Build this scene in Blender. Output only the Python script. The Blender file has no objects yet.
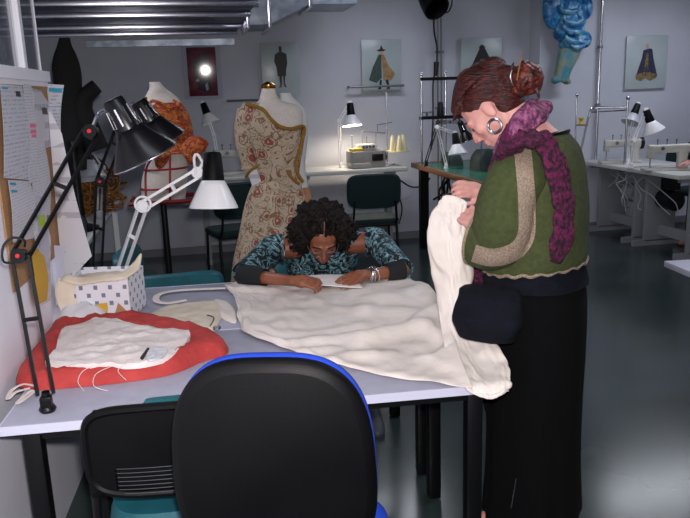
import bpy, bmesh, math, random
from mathutils import Vector, Matrix, noise, Quaternion
V = Vector; PI = math.pi; R = math.radians
random.seed(7)
S = bpy.context.scene; C = S.collection

# ------------------------------------------------------------ camera, world, lights, exposure
F = 720.0; EYE = V((0, 0, 1.6))
p, r, w = R(12.8), R(-1.9), R(11.5)
_f = V((math.sin(w), math.cos(w), 0)); _x = V((math.cos(w), -math.sin(w), 0)); _u = V((0, 0, 1))
FW = _f*math.cos(p) - _u*math.sin(p); _u2 = _u*math.cos(p) + _f*math.sin(p)
CX = _x*math.cos(r) + _u2*math.sin(r); CU = _u2*math.cos(r) - _x*math.sin(r)
cam = bpy.data.cameras.new('camera'); co = bpy.data.objects.new('camera', cam); C.objects.link(co)
cam.sensor_width = 36; cam.lens = F/690*36; cam.clip_start = .05
M3 = Matrix((CX, CU, -FW)).transposed()
co.matrix_world = Matrix.Translation(EYE) @ M3.to_4x4()
S.camera = co
S.view_settings.view_transform = 'Standard'; S.view_settings.look = 'None'
S.view_settings.exposure = 0.0; S.view_settings.gamma = 1; S.view_settings.use_curve_mapping = False
wd = bpy.data.worlds.new('world'); S.world = wd; wd.use_nodes = True
wd.node_tree.nodes['Background'].inputs[0].default_value = (.62, .68, 1, 1)
wd.node_tree.nodes['Background'].inputs[1].default_value = .10

def light(name, kind, loc, energy, col, size=.1, size_y=None, rot=(0, 0, 0)):
    l = bpy.data.lights.new(name, kind); l.energy = energy; l.color = col
    if kind == 'AREA':
        l.size = size
        if size_y: l.shape = 'RECTANGLE'; l.size_y = size_y
    else: l.shadow_soft_size = size
    o = bpy.data.objects.new(name, l); C.objects.link(o); o.location = loc; o.rotation_euler = rot
    return o
light('camera_flash', 'POINT', (.03, 0.02, 1.68), 215, (1, .95, .93), .03)
for lx, ly in ((1.6, 6.4), (4.6, 6.2), (-1.2, 4.6), (2.6, 3.0), (.3, 1.2)):
    light('ceiling_tube_and_fill', 'AREA', (lx, ly, 2.7), 22 if ly > 2 else 9, (.86, .9, 1), 1.2, .25)  # last, weakest one is an unseen fill added to brighten partition and desks

def ray(px, py): return FW + CX*((px-345)/F) - CU*((py-259)/F)
def at(px, py, Y):
    d = ray(px, py); return EYE + d*(Y/d.y)
def atz(px, py, z):
    d = ray(px, py); return EYE + d*((z-1.6)/d.z)

# ------------------------------------------------------------ materials
def nt(name):
    m = bpy.data.materials.new(name); m.use_nodes = True
    t = m.node_tree; return m, t, t.nodes['Principled BSDF']
def lin(c):
    return tuple((x/12.92 if x <= .04045 else ((x+.055)/1.055)**2.4) for x in (v/255 for v in c)) + (1,)
def node(t, kind, **k):
    n = t.nodes.new(kind)
    for a, b in k.items():
        if a.startswith('i_'): n.inputs[int(a[2:])].default_value = b
        else: setattr(n, a, b)
    return n
def mat(name, c, rough=.6, metal=0, c2=None, sc=20, bump=0, bsc=60, sheen=0, stretch=None, spec=.5, emit=None, alpha=1, trans=0, detail=3, coat=0):
    m, t, b = nt(name)
    b.inputs['Base Color'].default_value = lin(c); b.inputs['Roughness'].default_value = rough
    b.inputs['Metallic'].default_value = metal; b.inputs['Specular IOR Level'].default_value = spec
    b.inputs['Alpha'].default_value = alpha; b.inputs['Transmission Weight'].default_value = trans
    if sheen: b.inputs['Sheen Weight'].default_value = sheen
    if coat: b.inputs['Coat Weight'].default_value = coat
    tc = node(t, 'ShaderNodeTexCoord')
    src = tc.outputs['Object']
    if stretch:
        mp = node(t, 'ShaderNodeMapping'); mp.inputs['Scale'].default_value = stretch
        t.links.new(src, mp.inputs[0]); src = mp.outputs[0]
    if c2 is not None:
        n = node(t, 'ShaderNodeTexNoise'); n.inputs['Scale'].default_value = sc; n.inputs['Detail'].default_value = detail
        t.links.new(src, n.inputs[0])
        cr = node(t, 'ShaderNodeValToRGB'); cr.color_ramp.elements[0].position = .38; cr.color_ramp.elements[1].position = .62
        cr.color_ramp.elements[0].color = lin(c); cr.color_ramp.elements[1].color = lin(c2)
        t.links.new(n.outputs[0], cr.inputs[0]); t.links.new(cr.outputs[0], b.inputs['Base Color'])
    if bump:
        n2 = node(t, 'ShaderNodeTexNoise'); n2.inputs['Scale'].default_value = bsc; n2.inputs['Detail'].default_value = 4
        t.links.new(src, n2.inputs[0])
        bp = node(t, 'ShaderNodeBump'); bp.inputs['Strength'].default_value = bump; bp.inputs['Distance'].default_value = .01
        t.links.new(n2.outputs[0], bp.inputs['Height']); t.links.new(bp.outputs[0], b.inputs['Normal'])
    if emit:
        b.inputs['Emission Color'].default_value = lin(emit[0]); b.inputs['Emission Strength'].default_value = emit[1]
    return m

M = {}
M['wall'] = mat('wall_paint', (190, 193, 205), .7, c2=(182, 185, 198), sc=1.5, bump=.05, bsc=30)
M['ceiling'] = mat('ceiling_paint', (90, 92, 96), .9, c2=(72, 74, 78), sc=2)
M['floor'] = mat('vinyl_floor', (50, 62, 62), .2, c2=(43, 54, 54), sc=2.2, bump=.02, bsc=12, spec=.5)
M['baseboard'] = mat('baseboard_paint', (120, 122, 132), .5)
M['part'] = mat('partition_white', (238, 238, 248), .5, c2=(232, 232, 244), sc=3)
M['table'] = mat('laminate_lilac', (170, 170, 188), .5, c2=(164, 164, 182), sc=25)
M['edge'] = mat('table_edging', (206, 206, 228), .4)
M['black'] = mat('black_metal', (9, 9, 11), .4, spec=.3)
M['blackp'] = mat('black_plastic', (8, 8, 10), .5, c2=(6, 6, 8), sc=8, bump=.1, bsc=400, spec=.16)
M['blackv'] = mat('black_enamel', (11, 11, 15), .3, spec=.4)
M['ribgrey'] = mat('rib_plastic', (58, 58, 64), .5)
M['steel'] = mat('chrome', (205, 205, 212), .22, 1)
M['gmetal'] = mat('grey_metal', (120, 122, 128), .4, .6)
M['galv'] = mat('galvanised_duct', (150, 158, 170), .33, .85, c2=(115, 124, 138), sc=9, bump=.12, bsc=14)
M['galvd'] = mat('galvanised_dark', (110, 112, 128), .42, .85, c2=(60, 60, 80), sc=3, stretch=(1, 4, 1))
M['rib'] = mat('duct_rib', (225, 225, 240), .22, 1)
M['blue'] = mat('royal_blue_fabric', (20, 70, 205), .8, c2=(16, 60, 190), sc=300, bump=.1, bsc=600)
M['teal'] = mat('teal_fabric', (24, 82, 92), .85, c2=(18, 70, 80), sc=250, bump=.15, bsc=500)
M['tealp'] = mat('teal_plastic', (26, 92, 104), .5, c2=(22, 84, 96), sc=12)
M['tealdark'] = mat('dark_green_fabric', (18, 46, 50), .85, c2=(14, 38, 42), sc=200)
M['white'] = mat('white_enamel', (242, 242, 246), .3)
M['machine'] = mat('machine_enamel', (206, 204, 196), .35, c2=(196, 194, 186), sc=10)
M['machineg'] = mat('overlocker_grey', (150, 148, 146), .4, c2=(138, 137, 134), sc=10)
M['stable'] = mat('sewing_table_top', (196, 198, 196), .35)
M['sleg'] = mat('sewing_stand', (138, 142, 148), .5)
M['green'] = mat('green_cutting_mat', (66, 130, 108), .25, c2=(48, 112, 92), sc=6)
M['woodedge'] = mat('wood_edge', (150, 104, 60), .5, c2=(120, 80, 44), sc=20, stretch=(1, 8, 8))
M['cream'] = mat('cream_calico', (232, 222, 216), .85, c2=(225, 214, 206), sc=9, bump=1.0, bsc=7)
M['cream2'] = mat('ecru_calico', (226, 214, 196), .85, c2=(216, 202, 184), sc=12, bump=.15, bsc=240)
M['white_cloth'] = mat('white_cloth', (240, 230, 228), .85, c2=(232, 220, 217), sc=14, bump=.25, bsc=130)
M['red'] = mat('coral_red_cloth', (192, 66, 62), .8, c2=(176, 54, 52), sc=10, bump=.9, bsc=22)
M['tissue'] = mat('tissue_paper', (236, 234, 240), .6, c2=(222, 222, 232), sc=14, alpha=.9)
M['skin'] = mat('pale_skin', (216, 160, 150), .5, c2=(204, 142, 134), sc=10)
M['skin2'] = mat('brown_skin', (150, 92, 68), .45, c2=(132, 78, 56), sc=10)
M['lip'] = mat('lips', (170, 84, 84), .45)
M['lip2'] = mat('dark_lips', (120, 60, 54), .45)
M['hairred'] = mat('auburn_hair', (78, 22, 18), .5, c2=(36, 10, 10), sc=30, bump=.9, bsc=45, stretch=(1, 1, 5))
M['hairdark'] = mat('dark_curls', (13, 9, 8), .7, c2=(26, 16, 13), sc=50, bump=.6, bsc=70, spec=.25)
M['part_line'] = mat('scalp', (110, 72, 60), .6)
M['sweater'] = mat('olive_knit', (66, 74, 38), .9, c2=(56, 64, 30), sc=60, bump=.4, bsc=220)
M['trim'] = mat('beige_crochet', (158, 140, 124), .9, c2=(132, 114, 98), sc=180, bump=.6, bsc=160)
M['scarf'] = mat('magenta_scarf', (98, 20, 66), .95, c2=(30, 8, 28), sc=75, bump=1, bsc=110)
M['scarf2'] = mat('pink_scarf', (166, 96, 136), .95, c2=(90, 32, 74), sc=60, bump=1, bsc=110)
M['trousers'] = mat('black_cloth', (8, 8, 10), .95, c2=(6, 6, 8), sc=30, spec=.15)
M['navy'] = mat('navy_cloth', (13, 15, 27), .9, c2=(9, 11, 21), sc=30, bump=.3, bsc=150, spec=.2)
M['silver'] = mat('silver', (225, 225, 228), .18, 1)
M['brass'] = mat('brass', (190, 140, 60), .25, 1)
M['mustard'] = mat('mustard_braid', (152, 112, 34), .8, c2=(120, 86, 24), sc=120)
M['bust'] = mat('bust_linen', (214, 206, 200), .8, c2=(206, 197, 190), sc=60)
M['bustw'] = mat('bust_white', (214, 214, 212), .55)
M['bustblack'] = mat('bust_black', (9, 9, 11), .9)
M['tape'] = mat('red_tape', (150, 20, 34), .5)
M['redmetal'] = mat('red_stand', (110, 14, 26), .45)
M['yellow'] = mat('yellow_plastic', (214, 180, 50), .5)
M['cone'] = mat('cone_thread', (222, 214, 176), .8)
M['cord'] = mat('ochre_cord', (150, 100, 34), .6, c2=(110, 66, 22), sc=6)
M['rope'] = mat('black_cable', (14, 14, 16), .5)
M['cablew'] = mat('pale_cable', (170, 172, 176), .5)
M['cardboard'] = mat('cardboard', (176, 136, 96), .85, c2=(164, 124, 84), sc=20)
M['brown'] = mat('cork_board', (168, 128, 92), .9, c2=(150, 110, 74), sc=150)
M['ochre'] = mat('ochre_card', (206, 160, 50), .7)
M['reflect'] = mat('red_dot', (200, 30, 50), .3)
M['shade_in'] = mat('shade_inner', (235, 232, 225), .5)
M['grey_shade'] = mat('grey_enamel', (176, 180, 190), .35)
M['pane'] = mat('acrylic_pane', (172, 184, 188), .3, c2=(164, 176, 180), sc=3)
M['frame_pale'] = mat('pale_mount', (172, 176, 190), .8, spec=.1)
M['ink'] = mat('ink_black', (20, 20, 24), .5)
M['inkg'] = mat('glossy_ink', (26, 26, 34), .035)
M['paleg'] = mat('glossy_pale', (150, 152, 164), .035)
M['cape'] = mat('cape_green', (58, 84, 74), .6, c2=(36, 58, 54), sc=30, stretch=(4, 1, 1))
M['tan'] = mat('cape_tan', (168, 136, 96), .6, c2=(140, 108, 74), sc=30)
M['indigo'] = mat('cloak_indigo', (50, 52, 84), .6, c2=(30, 30, 50), sc=30, stretch=(4, 1, 1))
M['gold'] = mat('cloak_gold', (142, 120, 78), .6, c2=(74, 62, 50), sc=60)
M['face_tan'] = mat('paper_skin', (190, 150, 120), .6)
M['shoe'] = mat('dark_shoe', (52, 56, 66), .6)
M['cloth_dark'] = mat('dark_sleeve', (20, 22, 26), .85)
M['bulb'] = mat('lit_bulb', (255, 226, 176), .4, emit=((255, 214, 150), 14))
M['bulb_off'] = mat('bulb_glass', (230, 230, 230), .2)

def m_glass():
    m, t, b = nt('reeded_glass')
    b.inputs['Base Color'].default_value = lin((120, 124, 140)); b.inputs['Roughness'].default_value = .15
    tc = node(t, 'ShaderNodeTexCoord'); mp = node(t, 'ShaderNodeMapping'); mp.inputs['Scale'].default_value = (30, 30, 2.0)
    n = node(t, 'ShaderNodeTexNoise'); n.inputs['Scale'].default_value = 1.6; n.inputs['Detail'].default_value = 4
    t.links.new(tc.outputs['Object'], mp.inputs[0]); t.links.new(mp.outputs[0], n.inputs[0])
    cr = node(t, 'ShaderNodeValToRGB'); cr.color_ramp.elements[0].position = .35; cr.color_ramp.elements[1].position = .75
    cr.color_ramp.elements[0].color = (.18, .18, .18, 1); cr.color_ramp.elements[1].color = (.5, .5, .5, 1)
    t.links.new(n.outputs[0], cr.inputs[0]); t.links.new(cr.outputs[0], b.inputs['Alpha'])
    return m
M['glass'] = m_glass()

def mathn(t, op, a, b=None, c=None):
    n = node(t, 'ShaderNodeMath', operation=op)
    for i, v in enumerate((a, b, c)):
        if v is None: continue
        if hasattr(v, 'is_linked') or hasattr(v, 'links'): t.links.new(v, n.inputs[i])
        else: n.inputs[i].default_value = v
    return n.outputs[0]
def mix(t, fac, a, b):
    n = node(t, 'ShaderNodeMix', data_type='RGBA')
    t.links.new(fac, n.inputs[0])
    for k, v in ((6, a), (7, b)):
        if isinstance(v, tuple): n.inputs[k].default_value = v
        else: t.links.new(v, n.inputs[k])
    return n.outputs[2]
def m_floral(name, base, flower, scroll, fsc=13, ssc=26, base2=None):
    m, t, b = nt(name); b.inputs['Roughness'].default_value = .8
    tc = node(t, 'ShaderNodeTexCoord')
    vo = node(t, 'ShaderNodeTexVoronoi'); vo.inputs['Scale'].default_value = fsc
    nd = node(t, 'ShaderNodeTexNoise'); nd.inputs['Scale'].default_value = fsc*3.2; t.links.new(tc.outputs['Object'], nd.inputs[0])
    va = node(t, 'ShaderNodeVectorMath', operation='MULTIPLY_ADD'); va.inputs[1].default_value = (.32/fsc,)*3
    t.links.new(nd.outputs['Color'], va.inputs[0]); t.links.new(tc.outputs['Object'], va.inputs[2]); t.links.new(va.outputs[0], vo.inputs[0])
    fl = mathn(t, 'LESS_THAN', vo.outputs['Distance'], .26)
    core = mathn(t, 'LESS_THAN', vo.outputs['Distance'], .09)
    ring = mathn(t, 'SUBTRACT', mathn(t, 'LESS_THAN', vo.outputs['Distance'], .40), mathn(t, 'LESS_THAN', vo.outputs['Distance'], .34))
    n = node(t, 'ShaderNodeTexNoise'); n.inputs['Scale'].default_value = ssc; n.inputs['Detail'].default_value = .5; n.inputs['Distortion'].default_value = 1.6
    t.links.new(tc.outputs['Object'], n.inputs[0])
    sc = mathn(t, 'LESS_THAN', mathn(t, 'ABSOLUTE', mathn(t, 'SUBTRACT', n.outputs[0], .5)), .028)
    n3 = node(t, 'ShaderNodeTexNoise'); n3.inputs['Scale'].default_value = 70
    t.links.new(tc.outputs['Object'], n3.inputs[0])
    c0 = mix(t, n3.outputs[0], lin(base), lin(base2 or base))
    c1 = mix(t, sc, c0, lin(scroll)); c2 = mix(t, ring, c1, lin(scroll))
    c3 = mix(t, fl, c2, lin(flower)); c4 = mix(t, core, c3, lin(base))
    t.links.new(c4, b.inputs['Base Color'])
    return m
M['floral'] = m_floral('floral_brocade', (190, 172, 152), (142, 74, 68), (128, 98, 70), 11, 17, (178, 158, 138))
M['orange'] = m_floral('orange_brocade', (158, 54, 26), (196, 112, 50), (206, 130, 60), 30, 34, (120, 34, 20))
def m_print():
    m, t, b = nt('teal_swirl_print'); b.inputs['Roughness'].default_value = .8
    tc = node(t, 'ShaderNodeTexCoord')
    n = node(t, 'ShaderNodeTexNoise'); n.inputs['Scale'].default_value = 17; n.inputs['Detail'].default_value = 1.4; n.inputs['Distortion'].default_value = 2.2
    t.links.new(tc.outputs['Object'], n.inputs[0])
    cr = node(t, 'ShaderNodeValToRGB'); e = cr.color_ramp; e.interpolation = 'CONSTANT'
    e.elements[0].color = lin((22, 26, 34)); e.elements[1].position = .47; e.elements[1].color = lin((92, 146, 160))
    for pos, c in ((.52, (16, 20, 26)), (.555, (176, 208, 216)), (.6, (60, 112, 130)), (.66, (18, 22, 30))):
        x = e.elements.new(pos); x.color = lin(c)
    t.links.new(n.outputs[0], cr.inputs[0]); t.links.new(cr.outputs[0], b.inputs['Base Color'])
    return m
M['print'] = m_print()
def m_box():
    m, t, b = nt('printed_box_card'); b.inputs['Roughness'].default_value = .6
    tc = node(t, 'ShaderNodeTexCoord'); sp = node(t, 'ShaderNodeSeparateXYZ'); t.links.new(tc.outputs['Object'], sp.inputs[0])
    x = mathn(t, 'ADD', sp.outputs[0], sp.outputs[1]); z = sp.outputs[2]; S_ = 17.0
    def dots(ox):
        fx = mathn(t, 'FRACT', mathn(t, 'ADD', mathn(t, 'MULTIPLY', x, S_), 20+ox)); fz = mathn(t, 'FRACT', mathn(t, 'ADD', mathn(t, 'MULTIPLY', z, S_*.9), 20+ox))
        return mathn(t, 'MULTIPLY', mathn(t, 'LESS_THAN', fx, .27), mathn(t, 'LESS_THAN', fz, .27))
    d = mathn(t, 'MAXIMUM', dots(0), dots(.5))
    t.links.new(mix(t, d, lin((226, 226, 236)), lin((120, 124, 150))), b.inputs['Base Color'])
    return m
M['boxcard'] = m_box()
def m_paper(name, base, ink, rows, cols, seed):
    m, t, b = nt(name); b.inputs['Roughness'].default_value = .7
    tc = node(t, 'ShaderNodeTexCoord'); sp = node(t, 'ShaderNodeSeparateXYZ'); t.links.new(tc.outputs['Object'], sp.inputs[0])
    z = sp.outputs[2]; y = sp.outputs[1]
    fz = mathn(t, 'FRACT', mathn(t, 'ADD', mathn(t, 'MULTIPLY', z, rows), 40))
    line = mathn(t, 'LESS_THAN', fz, .34)
    n = node(t, 'ShaderNodeTexNoise'); mp = node(t, 'ShaderNodeMapping'); mp.inputs['Scale'].default_value = (1, cols, rows*.5); mp.inputs['Location'].default_value = (seed, seed, 0)
    t.links.new(tc.outputs['Object'], mp.inputs[0]); t.links.new(mp.outputs[0], n.inputs[0]); n.inputs['Scale'].default_value = 1; n.inputs['Detail'].default_value = 2
    on = mathn(t, 'GREATER_THAN', n.outputs[0], .5)
    f = mathn(t, 'MULTIPLY', mathn(t, 'MULTIPLY', line, on), .6)
    t.links.new(mix(t, f, lin(base), lin(ink)), b.inputs['Base Color'])
    return m
M['paper'] = m_paper('typed_paper', (198, 198, 208), (120, 122, 136), 95, 220, 0)
M['paper2'] = m_paper('calendar_paper', (190, 192, 204), (112, 116, 134), 70, 90, 4)
M['paper3'] = m_paper('plan_paper', (206, 204, 212), (150, 146, 156), 14, 12, 9)
M['pink'] = mat('pink_note', (214, 110, 140), .7); M['cyan'] = mat('cyan_band', (40, 150, 180), .6); M['lime'] = mat('lime_tag', (160, 190, 40), .6)
M['sheet'] = mat('plastic_sleeve', (196, 196, 214), .15, alpha=.75)

# ------------------------------------------------------------ mesh helpers
MW = {}
def frame(axis, up=None):
    z = V(axis).normalized()
    a = V(up) if up is not None else (V((0, 0, 1)) if abs(z.z) < .95 else V((0, 1, 0)))
    x = a.cross(z)
    if x.length < 1e-6: x = V((1, 0, 0)).cross(z)
    x.normalize(); y = z.cross(x)
    return x, y, z
def catmull(P, sub, closed=False):
    n = len(P); out = []
    if n < 3:
        for i in range(sub*(n-1)+1):
            t = i/(sub*(n-1)); out.append([a+(b-a)*t for a, b in zip(P[0], P[-1])])
        return out
    for i in range(n if closed else n-1):
        p0 = P[(i-1) % n] if closed or i > 0 else P[0]; p1 = P[i]; p2 = P[(i+1) % n]; p3 = P[(i+2) % n] if closed or i < n-2 else P[-1]
        for k in range(sub):
            t = k/sub
            out.append([.5*((2*b)+(-a+c)*t+(2*a-5*b+4*c-d)*t*t+(-a+3*b-3*c+d)*t**3) for a, b, c, d in zip(p0, p1, p2, p3)])
    if not closed: out.append(list(P[-1]))
    return out
def smooth_pts(pts, sub=6, closed=False): return [V(q) for q in catmull([tuple(q) for q in pts], sub, closed)]

class MB:
    def __init__(s): s.v = []; s.f = []
    def add(s, vs, fs):
        k = len(s.v); s.v += [V(q) for q in vs]; s.f += [tuple(i+k for i in f) for f in fs]; return s
    def box(s, c, size, rot=None, bev=0):
        c = V(c); hx, hy, hz = [q/2 for q in size]
        if bev > 0:
            bev = min(bev, hx*.98, hy*.98, hz*.98)
            b = bmesh.new(); bmesh.ops.create_cube(b, size=1)
            for q in b.verts: q.co = V((q.co.x*hx*2, q.co.y*hy*2, q.co.z*hz*2))
            bmesh.ops.bevel(b, geom=b.edges[:], offset=bev, segments=2, profile=.5, affect='EDGES')
            b.verts.index_update(); vs = [q.co.copy() for q in b.verts]; fs = [[q.index for q in f.verts] for f in b.faces]; b.free()
        else:
            vs = [V((a*hx, b_*hy, c_*hz)) for a in (-1, 1) for b_ in (-1, 1) for c_ in (-1, 1)]
            fs = [(0, 1, 3, 2), (4, 6, 7, 5), (0, 4, 5, 1), (2, 3, 7, 6), (0, 2, 6, 4), (1, 5, 7, 3)]
        if rot is not None: vs = [rot @ q for q in vs]
        return s.add([q+c for q in vs], fs)
    def bar(s, a, b, wd_, h, up=None, bev=0):
        a = V(a); b = V(b); x, y, z = frame(b-a, up); m = Matrix((x, y, z)).transposed()
        return s.box((a+b)/2, (wd_, h, (b-a).length), m, bev)
    def rings(s, rs, cap=True, closed=False):
        n = len(rs[0]); k = len(s.v)
        for q in rs: s.v += [V(a) for a in q]
        m = len(rs)
        for i in range(m if closed else m-1):
            for j in range(n):
                a = k+i*n+j; b = k+i*n+(j+1) % n; i2 = (i+1) % m
                s.f.append((a, b, k+i2*n+(j+1) % n, k+i2*n+j))
        if cap and not closed:
            s.f.append(tuple(k+j for j in range(n))[::-1]); s.f.append(tuple(k+(m-1)*n+j for j in range(n)))
        return s
    def cyl(s, a, b, r0, r1=None, n=16, cap=True):
        r1 = r0 if r1 is None else r1; a = V(a); b = V(b); x, y, z = frame(b-a)
        return s.rings([[c+(x*math.cos(t)+y*math.sin(t))*rr for t in (2*PI*j/n for j in range(n))] for c, rr in ((a, r0), (b, r1))], cap)
    def lathe(s, prof, o, axis=(0, 0, 1), n=24, cap=False):
        o = V(o); x, y, z = frame(axis)
        return s.rings([[o+z*h+(x*math.cos(t)+y*math.sin(t))*max(rr, 1e-4) for t in (2*PI*j/n for j in range(n))] for rr, h in prof], cap)
    def tube(s, pts, rad, n=8, sub=1, closed=False, cap=True):
        pts = [V(q) for q in pts]
        if sub > 1: pts = smooth_pts(pts, sub, closed)
        m = len(pts); rs = []; up = None
        for i in range(m):
            a = pts[(i-1) % m] if closed or i else pts[0]; b = pts[(i+1) % m] if closed or i < m-1 else pts[-1]
            d = (b-a)
            if d.length < 1e-7: d = V((0, 0, 1))
            d.normalize()
            if up is None: x, y, _ = frame(d)
            else:
                x = up - d*up.dot(d)
                if x.length < 1e-5: x, y, _ = frame(d)
                x.normalize(); y = d.cross(x)
            up = x
            rr = rad if not callable(rad) else rad(i/(m-1))
            rs.append([pts[i]+(x*math.cos(t)+y*math.sin(t))*rr for t in (2*PI*j/n for j in range(n))])
        return s.rings(rs, cap, closed)
    def ell(s, c, rad, m=None, nu=16, nv=10):
        c = V(c); rs = []
        if not hasattr(rad, '__len__'): rad = (rad,)*3
        for i in range(1, nv):
            th = PI*i/nv
            ring = []
            for j in range(nu):
                t = 2*PI*j/nu; q = V((rad[0]*math.sin(th)*math.cos(t), rad[1]*math.sin(th)*math.sin(t), -rad[2]*math.cos(th)))
                ring.append(c + (m @ q if m is not None else q))
            rs.append(ring)
        return s.rings(rs, True)
    def cone(s, a, b, ra, rb, n=14):   # capsule with two radii
        a = V(a); b = V(b); x, y, z = frame(b-a); rs = []
        for c, rr, sg in ((a, ra, -1), (b, rb, 1)):
            for k in range(5):
                th = (PI/2*(k+.3)/4.3) if sg < 0 else PI/2*(4-k+.3)/4.3
                h = sg*rr*math.cos(th); q = rr*math.sin(th)
                rs.append([c+z*h+(x*math.cos(t)+y*math.sin(t))*q for t in (2*PI*j/n for j in range(n))])
        return s.rings(rs, True)
    def prism(s, poly, o, ax, ay, th, both=True):  # polygon in plane (o, ax, ay), thickness th along normal (centred)
        o = V(o); ax = V(ax).normalized(); ay = V(ay).normalized(); nn = ax.cross(ay).normalized()
        A = [o+ax*a+ay*b+nn*(th/2) for a, b in poly]; B = [q-nn*th for q in A]; n = len(poly)
        return s.add(A+B, [tuple(range(n)), tuple(range(n, 2*n))[::-1]] + [(i, i+n, (i+1) % n+n, (i+1) % n) for i in range(n)])
    def loft(s, secs, n=32, sub=5, cap=True, disp=None):
        # secs: (center, axisA, axisB, ra, rb, [exp])
        rows = [tuple(c)+tuple(a)+tuple(b)+(ra, rb, e) for c, a, b, ra, rb, e in [(q+(2,))[:6] for q in secs]]
        rows = catmull(rows, sub) if len(rows) > 1 else rows; rs = []; m = len(rows)
        for i, q in enumerate(rows):
            c = V(q[0:3]); a = V(q[3:6]).normalized(); b = V(q[6:9]).normalized(); ra, rb, e = q[9:12]; ring = []
            for j in range(n):
                t = 2*PI*j/n; ct, st = math.cos(t), math.sin(t)
                x = abs(ct)**(2/e)*math.copysign(1, ct); y = abs(st)**(2/e)*math.copysign(1, st)
                k = 1 + (disp(i/(m-1), t) if disp else 0)
                ring.append(c+a*(ra*x*k)+b*(rb*y*k))
            rs.append(ring)
        return s.rings(rs, cap)
    def sheet(s, fn, nu, nv):
        k = len(s.v)
        for i in range(nu+1):
            for j in range(nv+1): s.v.append(V(fn(i/nu, j/nv)))
        for i in range(nu):
            for j in range(nv):
                a = k+i*(nv+1)+j; s.f.append((a, a+nv+1, a+nv+2, a+1))
        return s
    def build(s, name, m, parent=None, smooth=True, angle=40, solid=0, sub=0, remesh=0, smoothit=0, cut=None, world=False, post=None):
        me = bpy.data.meshes.new(name)
        inv = MW[parent.name].inverted() if (parent is not None and world) else None
        me.from_pydata([inv @ q if inv else q for q in s.v], [], s.f); me.update()
        o = bpy.data.objects.new(name, me); C.objects.link(o)
        bm = bmesh.new(); bm.from_mesh(me); bmesh.ops.recalc_face_normals(bm, faces=bm.faces[:]); bm.to_mesh(me); bm.free()
        mods = False
        if remesh:
            q = o.modifiers.new('r', 'REMESH'); q.mode = 'VOXEL'; q.voxel_size = remesh; mods = True
        if smoothit:
            q = o.modifiers.new('s', 'SMOOTH'); q.iterations = smoothit; q.factor = .5; mods = True
        if solid:
            q = o.modifiers.new('t', 'SOLIDIFY'); q.thickness = solid; q.offset = 0; mods = True
        if sub:
            q = o.modifiers.new('u', 'SUBSURF'); q.levels = sub; q.render_levels = sub; mods = True
        if mods:
            dg = bpy.context.evaluated_depsgraph_get(); me2 = bpy.data.meshes.new_from_object(o.evaluated_get(dg))
            o.modifiers.clear(); o.data = me2; bpy.data.meshes.remove(me); me = me2; me.name = name
        if post:
            bm = bmesh.new(); bm.from_mesh(me); post(bm); bm.to_mesh(me); bm.free()
        for mm in (m if isinstance(m, (list, tuple)) else [m]): me.materials.append(mm)
        if smooth:
            me.polygons.foreach_set('use_smooth', [True]*len(me.polygons))
            if angle < 180: me.set_sharp_from_angle(angle=R(angle))
        if parent is not None: o.parent = parent; MW[o.name] = MW[parent.name].copy()
        else: MW[o.name] = Matrix.Identity(4)
        return o
def tag(o, label, cat, group=None, kind=None):
    if label: o['label'] = label
    if cat: o['category'] = cat
    if group: o['group'] = group
    if kind: o['kind'] = kind
    return o
def thing(name, label, cat, loc=(0, 0, 0), rz=0, group=None):
    o = bpy.data.objects.new(name, None); C.objects.link(o); o.location = loc; o.rotation_euler = (0, 0, rz); o.empty_display_size = .1
    MW[o.name] = Matrix.Translation(V(loc)) @ Matrix.Rotation(rz, 4, 'Z')
    return tag(o, label, cat, group)
def solo(mb, name, m, label, cat, group=None, **k):   # a thing that is one mesh, origin at its base
    xs = [q.x for q in mb.v]; ys = [q.y for q in mb.v]; zs = [q.z for q in mb.v]
    o0 = V(((min(xs)+max(xs))/2, (min(ys)+max(ys))/2, min(zs))); mb.v = [q-o0 for q in mb.v]
    o = mb.build(name, m, None, **k); o.location = o0; MW[o.name] = Matrix.Translation(o0)
    return tag(o, label, cat, group)
def struct(name, mb, m, **k):
    o = mb.build(name, m, None, **k); o['kind'] = 'structure'; return o
def dup(root, loc, rz=0, label=None, group=None):
    q = root.copy(); C.objects.link(q); q.location = loc; q.rotation_euler = (0, 0, rz)
    MW[q.name] = Matrix.Translation(V(loc)) @ Matrix.Rotation(rz, 4, 'Z')
    if label: q['label'] = label
    if group: q['group'] = group
    for ch in list(root.children):
        c = ch.copy(); C.objects.link(c); c.parent = q
        for g in list(ch.children):
            d = g.copy(); C.objects.link(d); d.parent = c
    return q
def nz(x, y, z=0): return noise.noise(V((x, y, z)))

# ------------------------------------------------------------ setting
WY = 7.7; WY2 = 7.46
H = 2.85
struct('floor', MB().box((1.6, 3.2, -.05), (8.6, 10.4, .1)), M['floor'], smooth=False)
struct('ceiling', MB().box((1.6, 3.2, H+.05), (8.6, 10.4, .1)), M['ceiling'], smooth=False)
xj = at(538, 120, WY2).x
struct('wall_back', MB().box((1.6, WY+.11, H/2), (8.6, .2, H)), M['wall'], smooth=False)
struct('wall_back_right', MB().box(((xj+5.9)/2, (WY+WY2)/2, H/2), (5.9-xj, WY-WY2, H)), M['wall'], smooth=False)
struct('wall_right', MB().box((6.0, 3.2, H/2), (.2, 10.4, H)), M['wall'], smooth=False)
struct('wall_left', MB().box((-2.7, 3.2, H/2), (.2, 10.4, H)), M['wall'], smooth=False)
struct('baseboard_back', MB().box(((xj-2.6)/2, WY-.008, .04), (xj+2.6, .015, .08)), M['baseboard'], smooth=False)
struct('baseboard_right', MB().box(((xj+5.9)/2, WY2-.008, .04), (5.9-xj, .015, .08)), M['baseboard'], smooth=False)

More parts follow.
